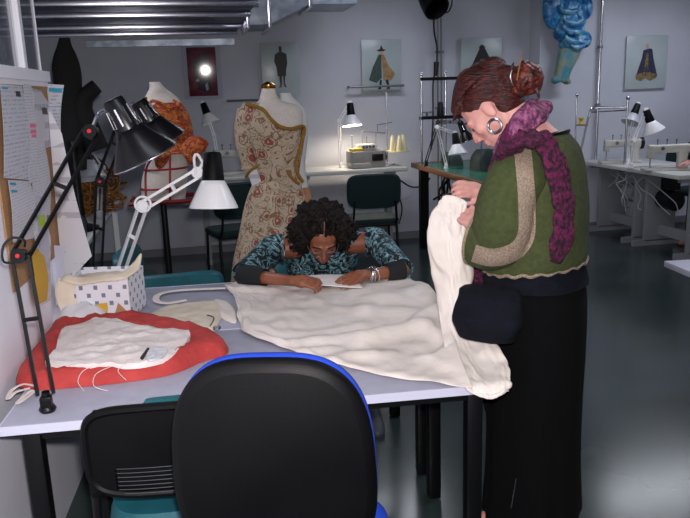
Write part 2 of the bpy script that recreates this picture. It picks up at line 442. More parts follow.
# partition to the left of the desks: solid low panel, rail, post and glazing above
PA = V((-.655, 2.0, 0)); PD = V((.080, 1.3, 0)).normalized(); PN = V((PD.y, -PD.x, 0)); PL = (3.3-2.0)/PD.y
PXn = -.66
PM = Matrix((PD, PN, V((0, 0, 1)))).transposed()
def pp(s_, z, off=0): q = PA+PD*s_+PN*off; q.z = z; return q
def pbox(mb, s0, s1, z0, z1, o0, o1, bev=0): return mb.box((pp(s0, z0, o0)+pp(s1, z1, o1))/2, (s1-s0, o1-o0, z1-z0), PM, bev)
zr0 = at(50, 82, 3.3).z; zr1 = at(50, 74, 3.3).z
struct('wall_partition', pbox(MB(), -1.7, PL, 0, zr0, -.045, 0), M['part'], smooth=False)
wf = pbox(MB(), -1.7, PL, zr0, zr1+.01, -.05, .012)
pbox(wf, PL-.008, PL, zr1, H, -.03, -.018)
def onplane(px, py, off):
    d = ray(px, py); k = (PA+PN*off-EYE).dot(PN)/d.dot(PN); return EYE+d*k
q = onplane(24, 45, .0); sp_ = (q-PA).dot(PD)
pbox(wf, sp_-.02, sp_+.02, zr1, H, -.04, 0, .004)
w1 = struct('window_1', wf, M['part'], smooth=False)
pbox(MB(), -1.7, PL-.008, zr1, H, -.027, -.021).build('window_pane', M['glass'], w1, smooth=False)

# ------------------------------------------------------------ overhead duct
zd = 2.25; RY = [atz(110, py, 2.25).y for py in (-9, 3, 15, 27, 34)]
du = thing('ceiling_duct', 'wide shiny metal duct with cross flanges under the ceiling, stepping up to the right', 'duct', (-1, 6.6, zd))
xr = at(242, 20, 6.9).x
MB().box(((xr-2.5)/2, (RY[0]+RY[-1])/2, zd+.19), (xr+2.5, RY[-1]-RY[0], .34)).build('duct_body', M['galvd'], du, smooth=False, world=True)
for k, yy in enumerate(RY):
    MB().box(((xr-2.5)/2, yy, zd+.0), (xr+2.5, .035, .04), bev=.006).build('flange', M['rib'], du, world=True)
e = at(243, 31, 7.1); e2 = at(263, 31, 7.1); g1 = at(300, 12, 7.1); g2 = at(343, 12, 7.1)
mb = MB().box(((e.x+e2.x)/2, 6.8, e.z+.3), (e2.x-e.x, .6, .6))
mb.build('duct_collar', M['galv'], du, smooth=False, world=True)
q = []
for x, z in ((e2.x, e.z), (g1.x, g1.z)):
    q.append([V((x, 6.5, z)), V((x, 7.1, z)), V((x, 7.1, z+.55)), V((x, 6.5, z+.55))])
MB().rings(q).build('duct_offset', M['galv'], du, smooth=False, world=True)
MB().box(((g1.x+g2.x)/2, 6.8, g1.z+.28), (g2.x-g1.x, .6, .56)).build('duct_end', M['galv'], du, smooth=False, world=True)
for x in (e.x, e2.x, g1.x): MB().box((x, 6.8, (e.z if x < g1.x else g1.z)+.27), (.03, .64, .6), bev=.004).build('seam', M['rib'], du, world=True)
a = at(82, 40, 7.4); b = at(236, 41, 7.4)
solo(MB().bar((a.x, WY-.03, a.z-.02), (b.x, WY-.03, a.z-.02), .05, .06), 'cable_tray', M['galv'], 'thin grey cable tray running along the wall just under the duct', 'cable tray')

# ------------------------------------------------------------ wall pictures
def panel(name, label, pts, extra, frame_m='pane', yw=WY, tilt=None):
    (x0, y0), (x1, y1) = pts; a = at(x0, y0, yw-.03); b = at(x1, y1, yw-.03)
    cx, cz = (a.x+b.x)/2, (a.z+b.z)/2; W_, H_ = abs(b.x-a.x), abs(a.z-b.z)
    t = thing(name, label, 'picture', (cx, yw-.03, cz), 0)
    if tilt: t.rotation_euler = tilt
    MB().box((0, 0, 0), (W_, .012, H_), bev=.003).build('backing', M[frame_m], t)
    return t, W_, H_
def fig(t, polys, k=.0):
    for i, (nm, m, poly) in enumerate(polys):
        MB().prism([(a, b) for a, b in poly], (0, -.0085-.0012*i, 0), (1, 0, 0), (0, 0, 1), .004).build(nm, M[m], t, smooth=False)
G = 'costume pictures'
t, W_, H_ = panel('framed_picture', 'tall dark red framed picture catching a bright round glare', ((181, 45), (223, 98)), None, 'frame_pale', tilt=(R(1.9), 0, R(-1.25)))
MB().box((0, -.009, 0), (W_*.76, .006, H_*.9)).build('print', mat('red_poster', (110, 26, 50), .035, spec=.5, c2=(72, 20, 40), sc=14), t, smooth=False)
fig2 = [('figure', 'inkg', [(-.05, -.17), (-.07, -.05), (-.09, .06), (-.04, .15), (.0, .12), (.04, .16), (.08, .05), (.05, -.04), (.08, -.16), (.02, -.2)]),
        ('figure', 'paleg', [(-.06, -.1), (-.075, -.085), (-.045, -.06), (-.03, -.09)]), ('figure', 'paleg', [(.03, -.19), (.02, -.13), (.045, -.1), (.055, -.17)])]
for i, (nm, m, poly) in enumerate(fig2): MB().prism(poly, (0, -.014-.001*i, 0), (1, 0, 0), (0, 0, 1), .003).build(nm, M[m], t, smooth=False)
t, W_, H_ = panel('costume_picture', 'pale panel with a standing figure in a black knee-length dress', ((260, 43), (301, 95)), None)
fig(t, [('dress', 'ink', [(-.055, .15), (-.02, .17), (.03, .17), (.065, .15), (.07, .06), (.055, .0), (.05, -.07), (-.035, -.07), (-.045, .02), (-.065, .08)]),
        ('head', 'ink', [(-.01, .17), (-.012, .22), (.0, .235), (.018, .22), (.016, .17)]),
        ('leg', 'ink', [(-.02, -.07), (-.012, -.16), (-.03, -.185), (.0, -.18), (.006, -.07)]), ('leg', 'ink', [(.02, -.07), (.022, -.15), (.04, -.185), (.05, -.18), (.034, -.14), (.04, -.07)])])
t, W_, H_ = panel('costume_picture', 'pale panel with a figure in a pointed hat and swirling green cape', ((361, 40), (401, 92)), None)
fig(t, [('cape', 'cape', [(-.03, .12), (-.1, -.02), (-.14, -.14), (-.06, -.17), (.0, -.12), (.0, .12)]), ('cape', 'tan', [(.0, .12), (.03, .12), (.08, .0), (.15, -.08), (.1, -.15), (.02, -.14)]),
        ('hat', 'ink', [(-.05, .165), (-.015, .175), (.0, .22), (.018, .175), (.05, .17), (.02, .15), (-.02, .15)]), ('head', 'face_tan', [(-.012, .12), (-.014, .155), (.014, .155), (.014, .12)]),
        ('leg', 'ink', [(-.02, -.14), (-.035, -.22), (-.05, -.235), (-.01, -.235), (.0, -.14)]), ('leg', 'ink', [(.04, -.14), (.06, -.22), (.045, -.235), (.09, -.235), (.07, -.14)])])
t, W_, H_ = panel('costume_picture', 'pale panel with a dark cloaked figure, half hidden by the red hair', ((461, 38), (501, 91)), None)
fig(t, [('cloak', 'ink', [(-.03, .16), (-.08, .06), (-.14, -.06), (-.12, -.16), (.12, -.16), (.13, -.04), (.09, .08), (.04, .17)]), ('cloak', 'gold', [(-.02, .06), (-.05, -.1), (.04, -.1), (.03, .06)]),
        ('hood', 'ink', [(-.025, .14), (-.03, .19), (.0, .215), (.035, .19), (.03, .14)])])
t, W_, H_ = panel('costume_picture', 'pale panel with a figure in a wide indigo and gold cloak', ((627, 36), (665, 88)), None, yw=WY2)
fig(t, [('cloak', 'indigo', [(-.05, .13), (-.06, .05), (-.13, -.16), (-.09, -.18), (.0, -.14), (.1, -.18), (.14, -.15), (.08, .04), (.06, .14), (.03, .15)]),
        ('cloak_hem', 'gold', [(-.13, -.13), (-.12, -.18), (-.06, -.2), (-.01, -.17), (.05, -.2), (.13, -.17), (.13, -.13), (.0, -.1)]), ('cloak_front', 'gold', [(-.015, .1), (-.03, -.1), (.0, -.02), (.02, -.1), (.015, .1)]),
        ('head', 'face_tan', [(-.012, .15), (-.014, .2), (.014, .2), (.014, .15)])])

# blue sculpted ornament hanging on the wall
def blue_mat():
    m, t, b = nt('painted_blue_papier_mache'); b.inputs['Roughness'].default_value = .35
    tc = node(t, 'ShaderNodeTexCoord'); n = node(t, 'ShaderNodeTexNoise'); n.inputs['Scale'].default_value = 11; n.inputs['Distortion'].default_value = 1.5
    t.links.new(tc.outputs['Object'], n.inputs[0]); cr = node(t, 'ShaderNodeValToRGB'); e = cr.color_ramp
    e.elements[0].position = .3; e.elements[0].color = lin((18, 44, 96)); e.elements[1].position = .72; e.elements[1].color = lin((150, 184, 190))
    x = e.elements.new(.45); x.color = lin((24, 96, 160)); x = e.elements.new(.6); x.color = lin((60, 140, 184))
    t.links.new(n.outputs[0], cr.inputs[0]); t.links.new(cr.outputs[0], b.inputs['Base Color']); return m
BM = blue_mat()
yb = WY2-.14
def pb(x, y, d=0): return at(x, y, yb-d)
t = thing('wall_sculpture', 'blue swirling painted sculpture hanging high on the back wall', 'sculpture', pb(565, 84))
mb = MB(); fa = V((1, 0, 0)); fb = V((0, 1, 0))
mb.loft([(pb(571, 48), fa, fb, .13, .09), (pb(567, 60), fa, fb, .115, .08), (pb(563, 72), fa, fb, .09, .07), (pb(561, 82), fa, fb, .085, .06)], 24, 4)
mb.ell(pb(555, 80), .045).ell(pb(567, 82), (.05, .04, .03))
mb.build('tapered_neck', mat('painted_teal_khaki', (70, 130, 150), .4, c2=(134, 142, 112), sc=9, bump=.3, bsc=20), t, world=True, remesh=.012, smoothit=3)
mb = MB()
mb.ell(pb(570, 16), (.19, .1, .26)).ell(pb(553, 8), (.12, .08, .22)).ell(pb(584, 40), (.08, .09, .09)).ell(pb(567, 44), (.09, .1, .07)).ell(pb(560, 32), (.07, .1, .09)).ell(pb(586, 8), (.07, .08, .12))
mb.build('body', BM, t, world=True, remesh=.014, smoothit=2)
mb = MB()
for (cx, cy, rx, a0, a1) in ((573, 18, 9, -1, 3.6), (574, 26, 10, 0, 3.3), (575, 36, 9, .2, 3.3), (570, 6, 10, 0, 3.4), (584, 40, 5, 0, 5), (577, 44, 6, -1, 3)):
    pts = [pb(cx+rx*math.cos(q_), cy+rx*.6*math.sin(q_), .1) for q_ in [a0+(a1-a0)*k/8 for k in range(9)]]
    mb.tube(pts, lambda u: .012+.02*math.sin(PI*u), 10, 3)
mb.build('swirl', mat('painted_pale_blue', (120, 176, 196), .35, c2=(30, 100, 160), sc=20), t, world=True)

# pipes, conduit, spotlight
a = at(602.5, 0, WY2-.05); b = at(598, 165, WY2-.05)
t = thing('wall_pipe', 'thin chrome vertical pipe beside the blue sculpture', 'pipe', (a.x, a.y, b.z))
MB().cyl((a.x, a.y, .8), (a.x, a.y, H), .018).build('pipe', M['steel'], t, world=True)
for py in (47, 105):
    q = at(600, py, WY2-.05); MB().cyl((a.x, a.y, q.z-.015), (a.x, a.y, q.z+.015), .03).build('clip', M['gmetal'], t, world=True)
a = at(439.5, 60, WY-.03)
t = thing('wall_conduit', 'slim grey conduit running down the wall behind the thread rack', 'conduit', (a.x, a.y, .08))
for dx in (-.02, .02): MB().cyl((a.x+dx, a.y, .3), (a.x+dx, a.y, H), .009).build('tube', M['gmetal'], t, world=True)
for py in (52, 108): MB().box((a.x, a.y, at(439, py, WY).z), (.09, .03, .02)).build('bracket', M['gmetal'], t, world=True)
t = thing('stage_spotlight', 'black spotlight hanging from the ceiling at the top edge', 'spotlight', at(437, 2, 7.2))
s0 = at(427, -6, 7.2); s1 = at(438, 10, 7.0)
MB().lathe([(.0, 0), (.1, 0), (.12, .1), (.13, .24), (.11, .24), (.1, .12)], s0, s1-s0).build('housing', M['blackp'], t, world=True)
MB().tube([at(446, -8, 7.2), at(452, 0, 7.2), at(448, 12, 7.2), at(437, 10, 7.2)], .008, 6, 5).build('yoke', M['black'], t, world=True)
c0 = at(446, -20, 7.2); MB().cyl(c0, (c0.x, c0.y, H), .02).build('hanger', M['black'], t, world=True)
mb = MB().tube([at(434, 6, 7.4), at(434, 30, 7.5), at(437, 48, 7.6), at(436, 68, 7.6), at(433, 85, 7.62), at(433, 120, 7.62), at(431, 150, 7.6)], .009, 6, 5)
mb.cyl(at(436.5, 62, 7.6), at(435.5, 76, 7.6), .03, .022)
solo(mb, 'spotlight_cable', M['rope'], 'black cable with an inline plug hanging down the wall from the spotlight', 'cable')
for (x0, x1, yy, yw, lab) in ((350, 404, 87, WY, 'thin dark metal rod across the panel with the green cape'), (228, 258, 101, WY, 'thin dark metal rod on the wall left of the floral gown')):
    a = at(x0, yy, yw-.1); b = at(x1, yy+(1 if x0 > 300 else -1), yw-.1)
    solo(MB().tube([(a.x, yw, a.z), a, (b.x, b.y, a.z), (b.x, yw, a.z)], .012, 8), 'wall_rod', M['gmetal'], lab, 'rod')

# ------------------------------------------------------------ generic builders
def task_lamp(name, label, base, elbow, head, tipdir, arm_m, shade_m, sock_m, sc=1.0, lit=False, foot='clamp', n_rod=2, sep=.018, group=None, shade_r=.085, neck=None, sock_l=.1):
    base, elbow, head, tipdir = V(base), V(elbow), V(head), V(tipdir).normalized()
    t = thing(name, label, 'lamp', base, 0, group)
    if foot == 'clamp':
        MB().lathe([(0, 0), (.02*sc, 0), (.024*sc, .008), (.012*sc, .03), (.011*sc, .06)], base, n=16).box(base+V((0, -.004, .03*sc)), (.03*sc, .03*sc, .035*sc), bev=.003).build('clamp', M[arm_m], t, world=True)
    else:
        MB().lathe([(0, 0), (.08*sc, 0), (.08*sc, .012), (.02*sc, .025), (.012*sc, .05)], base, n=24).build('base', M[arm_m], t, world=True)
    b0 = base+V((0, 0, .05*sc))
    def arm(a, b, nm):
        d = (b-a); side = d.cross(FW).normalized()
        mb = MB()
        for k in range(n_rod):
            off = side*(sep*sc*((k-.5) if n_rod == 2 else 0)*1.0)
            mb.bar(a+off, b+off, .009*sc, .009*sc)
        if n_rod == 2:
            m_ = a+d*.55; mb.bar(m_-side*sep*sc*.5, m_+side*sep*sc*.5, .01*sc, .01*sc)
        mb.build(nm, M[arm_m], t, world=True)
    arm(b0, elbow, 'lower_arm'); arm(elbow, head, 'upper_arm')
    for q in (elbow, head):
        j = MB().cyl(q-FW*.014*sc, q+FW*.014*sc, .021*sc).build('joint', M[arm_m], t, world=True)
        if arm_m == 'black' and n_rod == 2 and foot == 'clamp' and sc < 1.15: MB().cyl(q-FW*.0165*sc, q-FW*.013*sc, .006*sc).build('screw_cap', M['reflect'], j, world=True)
    n0 = V(neck) if neck is not None else head
    sk = n0 - tipdir*0.0
    MB().tube([head, (head+n0)/2+V((0, 0, .012)), n0+tipdir*sock_l*sc*.4], .006*sc, 8, 3).build('neck', M['steel' if arm_m == 'black' else arm_m], t, world=True)
    s0 = n0
    MB().lathe([(.0, 0), (.026*sc, 0), (.031*sc, .006*sc), (.04*sc, sock_l*sc), (.0, sock_l*sc)], s0, tipdir, 28).build('socket', M[sock_m], t, world=True)
    if shade_m == 'blackv':  # flash glints on the socket vents, put in as pale chrome strips
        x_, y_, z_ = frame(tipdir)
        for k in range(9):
            a = 2*PI*k/9; rd = x_*math.cos(a)+y_*math.sin(a); MB().bar(s0+tipdir*sock_l*sc*.3+rd*.0345*sc, s0+tipdir*sock_l*sc*.85+rd*.039*sc, .005*sc, .002*sc, rd).build('vent_glint', M['steel'], t, world=True)
    s1 = s0+tipdir*(sock_l-.002)*sc
    L = .1*sc; R_ = shade_r*sc
    sh = MB().lathe([(.034*sc, 0), (.042*sc, .004*sc), (.05*sc, .02*sc), (R_*.98, L*.92), (R_, L), (R_*.97, L), (R_*.93, L*.9), (.046*sc, .022*sc), (.03*sc, .006*sc)], s1, tipdir, 40).build('shade', M[shade_m], t, world=True)
    if shade_m == 'blackv':
        x_, y_, z_ = frame(tipdir); MB().tube([s1+tipdir*L+(x_*math.cos(a)+y_*math.sin(a))*R_ for a in (2*PI*i/40 for i in range(40))], .0022*sc, 6, 1, True).build('rim', M['steel'], sh, world=True)
    MB().ell(s1+tipdir*.04*sc, .024*sc).build('bulb', M['bulb' if lit else 'bulb_off'], sh, world=True)
    return t, s1+tipdir*.05*sc

def chair(name, label, loc, rz, back_m='teal', seat_m='teal', leg_m='black', hback=.8, group=None, w_=.46, seat_z=.45, tilt=.1):
    # local: sitter faces -Y ; backrest at +Y
    t = thing(name, label, 'chair', loc, rz, group)
    MB().loft([(V((0, 0, seat_z-.025)), (1, 0, 0), (0, 1, 0), w_/2*.97, .21, 5), (V((0, 0, seat_z)), (1, 0, 0), (0, 1, 0), w_/2, .22, 5), (V((0, 0, seat_z+.02)), (1, 0, 0), (0, 1, 0), w_/2*.94, .205, 5)], 40, 3).build('seat', M[seat_m], t)
    hb = hback-seat_z-.13
    y0 = .235
    def bk(u, v):
        x = (u-.5)*w_; z = seat_z+.13+hb*v; return x, z
    mb = MB(); secs = []
    cz = seat_z+.13+hb/2; ax = V((1, 0, 0)); az = V((0, tilt, 1)).normalized(); an = az.cross(ax)
    for d, k in ((-.022, .93), (-.012, 1), (.012, 1), (.022, .93)):
        secs.append((V((0, y0+tilt*hb/2, cz))+an*d, ax, az, w_/2*k, hb/2*(k if k == 1 else .93), 4.5))
    mb.loft(secs, 44, 1)
    bend = [V((q.x, q.y-.5*q.x*q.x*1.2, q.z)) for q in mb.v]; mb.v = bend
    mb.build('backrest', M[back_m], t)
    for sx in (-1, 1):
        MB().tube([(sx*w_*.44, -.2, 0), (sx*w_*.42, -.19, seat_z-.03)], .012, 10).build('leg', M[leg_m], t)
        MB().tube([(sx*w_*.44, .25, 0), (sx*w_*.42, .2, seat_z-.04)], .012, 10).build('leg', M[leg_m], t)
        MB().tube([(sx*w_*.42, .19, seat_z-.04), (sx*w_*.4, .25, seat_z+.05), (sx*w_*.38, .25+tilt*.2, seat_z+.2)], .011, 8, 4).build('back_support', M[leg_m], t)
    MB().tube([(-w_*.42, -.19, seat_z-.035), (w_*.42, -.19, seat_z-.035), (w_*.42, .2, seat_z-.035), (-w_*.42, .2, seat_z-.035)], .011, 8, 1, True).build('seat_frame', M[leg_m], t)
    return t

def desk(label, cx, cy, L, D, rz, legs):
    t = thing('work_table', label, 'table', (cx, cy, 0), rz)
    MB().box((0, 0, .7275), (L, D, .025), bev=.003).build('tabletop', M['table'], t)
    mb = MB(); 
    for sy in (-1, 1): mb.box((0, sy*(D/2-.001), .7275), (L+.002, .004, .027))
    for sx in (-1, 1): mb.box((sx*(L/2-.001), 0, .7275), (.004, D+.002, .027))
    mb.build('edge_band', M['edge'], t, smooth=False)
    for x, y in legs:
        lg = MB()
        lg.box((x, y, .36), (.05, .05, .71), bev=.006)
        l = lg.build('leg', M['black'], t)
    mb = MB()
    ys = sorted({y for _, y in legs}); xs = sorted({x for x, _ in legs})
    for y in (ys[0], ys[-1]): mb.box(((xs[0]+xs[-1])/2, y, .695), (xs[-1]-xs[0], .03, .04))
    for x in (xs[0], xs[-1]): mb.box((x, 0, .695), (.03, ys[-1]-ys[0], .04))
    mb.build('rail', M['black'], t, smooth=False)
    return t

# ------------------------------------------------------------ the two work tables
c0 = atz(-2, 428, .74); c1 = atz(455, 388, .74)
dr = V((c1.x-c0.x, c1.y-c0.y, 0)).normalized(); nr = V((-dr.y, dr.x, 0)); ang = math.atan2(dr.y, dr.x)
TL = 1.46; TD = .725
m1 = V((c0.x, c0.y, 0))+dr*TL/2+nr*TD/2; m2 = m1+nr*(TD+.004)
desk('near lilac-grey work table with the red cloth at its left end', m1.x, m1.y, TL, TD, ang, [(-.5, -.28), (-.66, -.3), (.64, -.3), (-.62, .3), (.66, .26)])
desk('far lilac-grey work table that the seated woman leans on', m2.x, m2.y, TL, TD, ang, [(-.62, -.3), (.66, -.28), (-.62, .3), (.66, .3)])
def tb(u, v, z=.7405):  # point on the table: u along front edge from left corner, v depth
    q = V((c0.x, c0.y, 0))+dr*u+nr*v; q.z = z; return q

# ------------------------------------------------------------ far furniture along the walls
def sewing_table(label, x0, x1, y0, y1, z=.76, group=None, legs_at=(.12, .88), along='x'):
    cx, cy = (x0+x1)/2, (y0+y1)/2
    t = thing('sewing_table', label, 'table', (cx, cy, 0), 0, group)
    MB().box((0, 0, z-.02), (x1-x0, y1-y0, .04), bev=.006).build('tabletop', M['stable'], t)
    for k in legs_at:
        if along == 'x': x = (k-.5)*(x1-x0); a, b = (x, -(y1-y0)*.4), (x, (y1-y0)*.4); sz = (.06, .12)
        else: y = (k-.5)*(y1-y0); a, b = (-(x1-x0)*.4, y), ((x1-x0)*.4, y); sz = (.34, .05)
        MB().box(((a[0]+b[0])/2, (a[1]+b[1])/2, (z-.06)/2+.02), (sz[0], sz[1], z-.1), bev=.006).build('leg', M['sleg'], t)
        MB().bar((a[0], a[1], .025), (b[0], b[1], .025), .05, .06).build('foot', M['sleg'], t)
        MB().bar((a[0], a[1], z-.06), (b[0], b[1], z-.06), .05, .04).build('bracket', M['sleg'], t)
    if along == 'x': MB().box((0, (y1-y0)*.3, .2), ((x1-x0)*.76, .03, .07)).build('crossbar', M['sleg'], t)
    else: MB().box((0, 0, .16), (.04, (y1-y0)*.76, .1)).build('crossbar', M['sleg'], t)
    return t
a = at(196, 186, 7.2); b = at(300, 178, 7.2); zt = .76
sewing_table('white sewing table against the wall left of the floral gown', at(192, 180, 7.3).x, at(286, 180, 7.3).x, 7.05, 7.6, .87)
sewing_table('white sewing table under the lit lamp with the overlocker on it', at(292, 176, 7.2).x, at(404, 172, 7.2).x, 7.05, 7.6, .87)

def sewing_machine(label, loc, rz, group=None, k=1.0):
    t = thing('sewing_machine', label, 'sewing machine', loc, rz, group)
    m = M['machine']
    MB().box((0, 0, .012), (.5*k, .19*k, .024), bev=.005).build('bed', m, t)
    mb = MB().loft([((.17*k, 0, .02), (1, 0, 0), (0, 1, 0), .055*k, .06*k, 5), ((.17*k, 0, .14*k), (1, 0, 0), (0, 1, 0), .048*k, .055*k, 5), ((.17*k, 0, .22*k), (1, 0, 0), (0, 1, 0), .06*k, .06*k, 5)], 24, 3)
    mb.loft([((.23*k, 0, .245*k), (0, 1, 0), (0, 0, 1), .06*k, .05*k, 5), ((.1*k, 0, .245*k), (0, 1, 0), (0, 0, 1), .055*k, .046*k, 5), ((-.12*k, 0, .24*k), (0, 1, 0), (0, 0, 1), .05*k, .045*k, 5), ((-.2*k, 0, .235*k), (0, 1, 0), (0, 0, 1), .052*k, .055*k, 5)], 24, 3)
    mb.box((-.17*k, 0, .19*k), (.075*k, .09*k, .1*k), bev=.012).build('arm', m, t)
    MB().cyl((-.17*k, 0, .14*k), (-.17*k, 0, .04), .006).box((-.17*k, 0, .032), (.02, .03, .006)).build('needle_bar', M['steel'], t)
    MB().lathe([(0, 0), (.07*k, 0), (.075*k, .01), (.07*k, .03), (.03, .04), (0, .04)], (.235*k, 0, .24*k), (1, 0, 0)).build('handwheel', M['black'], t)
    MB().cyl((-.06*k, -.055*k, .25*k), (-.06*k, -.075*k, .25*k), .018).build('tension_dial', M['steel'], t)
    for x in (-.1, 0, .1): MB().cyl((x*k, 0, .28*k), (x*k, 0, .34*k), .005).ell((x*k, 0, .34*k), .01).build('thread_pin', M['gmetal'], t)
    return t
q = at(233, 181, 7.3); sewing_machine('sewing machine just left of the floral gown, on the far wall table', (q.x, 7.3, .87), R(8), k=.85)
# overlocker
q = at(366, 168, 7.3)
t = thing('overlocker', 'grey overlocker sewing machine with thread cones below the glowing lamp', 'sewing machine', (q.x, 7.3, .87), R(4))
MB().box((0, 0, .085), (.36, .24, .17), bev=.015).box((-.1, -.08, .03), (.2, .22, .05), bev=.01).build('body', M['machineg'], t)
MB().box((.09, -.125, .1), (.12, .01, .07), bev=.004).build('side_plate', M['black'], t)
MB().box((.0, -.01, .2), (.2, .1, .07), bev=.015).build('top_cover', M['machine'], t)
MB().box((-.12, -.06, .185), (.13, .07, .03), bev=.005).build('yellow_guard', M['yellow'], t)
for k in range(4): MB().cyl((-.045+k*.035, -.06, .21), (-.045+k*.035, -.085, .21), .014).build('tension_dial', M['steel'], t)
for x, h in ((-.13, .32), (-.02, .36), (.03, .3), (.13, .33)): MB().cyl((x, .04, .17), (x, .04, h), .004).ell((x, .04, h), .008).build('thread_pin', M['gmetal'], t)
MB().lathe([(0, 0), (.05, 0), (.055, .03), (0, .03)], (.18, .0, .1), (1, 0, 0)).build('handwheel', M['black'], t)
# thread stand with cones
q = at(391, 158, 7.25)
t = thing('thread_stand', 'tall thin thread stand with wire arms behind the overlocker', 'thread stand', (q.x, 7.4, .87))
zt1 = at(389, 92, 7.4).z
MB().lathe([(0, 0), (.09, 0), (.09, .01), (0, .01)], (0, 0, 0)).build('base', M['steel'], t)
MB().cyl((0, 0, 0), (0, 0, zt1-.87), .008).build('pole', M['steel'], t)
MB().tube([(-.26, 0, .36), (-.1, 0, .34), (0, 0, .33)], .006).tube([(-.1, 0, .34), (-.1, 0, .42), (.06, 0, .44)], .006).build('thread_arm', M['gmetal'], t)
MB().cyl((.09, -.12, .14), (.09, -.12, .152), .11).cyl((0, 0, .146), (.09, -.12, .146), .01).build('cone_tray', M['cone'], t)
q = V(t.location)
for k, (dx, dy) in enumerate(((.03, -.12), (.09, -.17), (.15, -.1))):
    solo(MB().lathe([(.034, 0), (.036, .004), (.016, .15), (.012, .16), (0, .16)], q+V((dx, dy, .152)), n=20), 'thread_cone', M['cone'],
         ['cream thread cone nearest the overlocker on the round tray', 'cream thread cone at the front of the round tray', 'cream thread cone furthest right on the round tray'][k], 'thread cone', 'cones of cream thread by the overlocker')

# lamps on far tables
def small_lamp(label, bx, by, ex, ey, hx, hy, tx, ty, Y, arm_m, shade_m, sc, lit=False, zb=.76):
    hd = at(hx, hy, Y); tp = at(tx, ty, Y-.03)
    bs = at(bx, by, Y); bs.z = zb
    return task_lamp('task_lamp', label, bs, at(ex, ey, Y), hd, tp-hd, arm_m, shade_m, 'blackp', sc*.84, lit, sep=.02, sock_l=.112, shade_r=.098)
_, lp = small_lamp('lit white desk lamp glowing over the overlocker', 341, 167, 339, 121, 350, 103, 352, 125, 7.35, 'white', 'white', 1.3, True, zb=.87)
light('overlocker_lamp_light', 'POINT', lp+V((0, .02, -.02)), 13, (1, .84, .62), .03)
small_lamp('white desk lamp on the wall table left of the floral gown', 221, 182, 214, 135, 203, 103, 210, 122, 7.3, 'white', 'white', 1.15, zb=.87)

# green topped table
z8 = .88
gx = 2.26; gy0 = 5.3; gy1 = 7.35

t = thing('cutting_table', 'wood-edged table with a shiny green top and clutter beneath', 'table', (gx+.35, (gy0+gy1)/2, 0))
LX = .7; LY = gy1-gy0
MB().box((0, 0, z8-.012), (LX, LY, .024)).build('tabletop', M['green'], t, smooth=False)
mb = MB()
for sx in (-1, 1): mb.box((sx*LX/2, 0, z8-.022), (.03, LY+.03, .05), bev=.004)
for sy in (-1, 1): mb.box((0, sy*LY/2, z8-.022), (LX, .03, .05), bev=.004)
mb.build('wood_edge', M['woodedge'], t)
for sx in (-1, 1):
    for sy in (-1, 1): MB().bar((sx*.3, sy*(LY/2-.22), 0), (sx*.3, sy*(LY/2-.22), z8-.03), .09, .06).build('leg', M['black'], t)
MB().box((0, 0, .25), (LX*.8, LY*.7, .03)).build('lower_shelf', M['black'], t)
gt = t
mb = MB(); rnd = random.Random(3)
for k in range(10):
    y = gy0+.1+rnd.random()*(LY-.4); x = gx+.02+rnd.random()*.15
    pts = [V((x, y, z8-.06))]
    for j in range(4): pts.append(pts[-1]+V((rnd.uniform(-.06, .06), rnd.uniform(-.08, .16), -rnd.uniform(.04, .12))))
    mb.tube(pts, .011, 6, 4)
tag(solo(mb, 'hanging_cables', M['rope'], 'tangle of black cables hanging under the green topped table', 'cables'), None, None, kind='stuff')
# rack of thread posts on the green table
p1 = at(421, 160, 7.0); p2 = at(445.5, 160, 7.0)
t = thing('thread_rack', 'chrome posts with black shelves standing on the green topped table', 'rack', (p1.x, 7.0, z8))
zt_, zb_ = at(421, 76, 7.0).z, at(421, 118, 7.0).z
for px, top in ((421, 75), (445.5, 72)):
    q = at(px, top, 7.0); MB().cyl((q.x, 7.0, z8), (q.x, 7.0, q.z), .012).ell((q.x, 7.0, q.z), .016).build('post', M['steel'], t, world=True)
xr_ = at(482, 80, 7.0).x
MB().box(((p1.x+xr_)/2, 7.0, zt_-.03), (xr_-p1.x, .03, .03)).build('top_bar', M['black'], t, world=True)
MB().box(((p1.x+xr_)/2, 7.0, zb_), (xr_-p1.x, .12, .03)).build('shelf', M['black'], t, world=True)
MB().cyl((xr_, 7.0, z8), (xr_, 7.0, zt_), .012).build('post', M['steel'], t, world=True)
q = at(427, 114, 7.0); MB().cyl((q.x, 7, zb_+.015), (q.x, 7, zb_+.05), .012).cyl((q.x, 7, zb_+.05), (q.x, 7, zb_+.06), .06).build('spool_pin', M['gmetal'], t, world=True)
q = at(440.5, 114, 7.0)
solo(MB().lathe([(.034, 0), (.036, .005), (.026, .13), (.012, .135), (0, .135)], (q.x, 7.0, zb_+.016)), 'thread_cone', M['rope'], 'black thread cone on the black shelf of the rack', 'thread cone')
small_lamp('white desk lamp with black socket on the green topped table', 446, 166, 437, 127, 455, 133, 457, 150, 6.6, 'white', 'white', 1.15, zb=.88)
small_lamp('black desk lamp behind the white one on the green topped table', 426, 163, 438, 122, 460, 122, 467, 140, 6.9, 'black', 'blackv', 1.15, zb=.88)
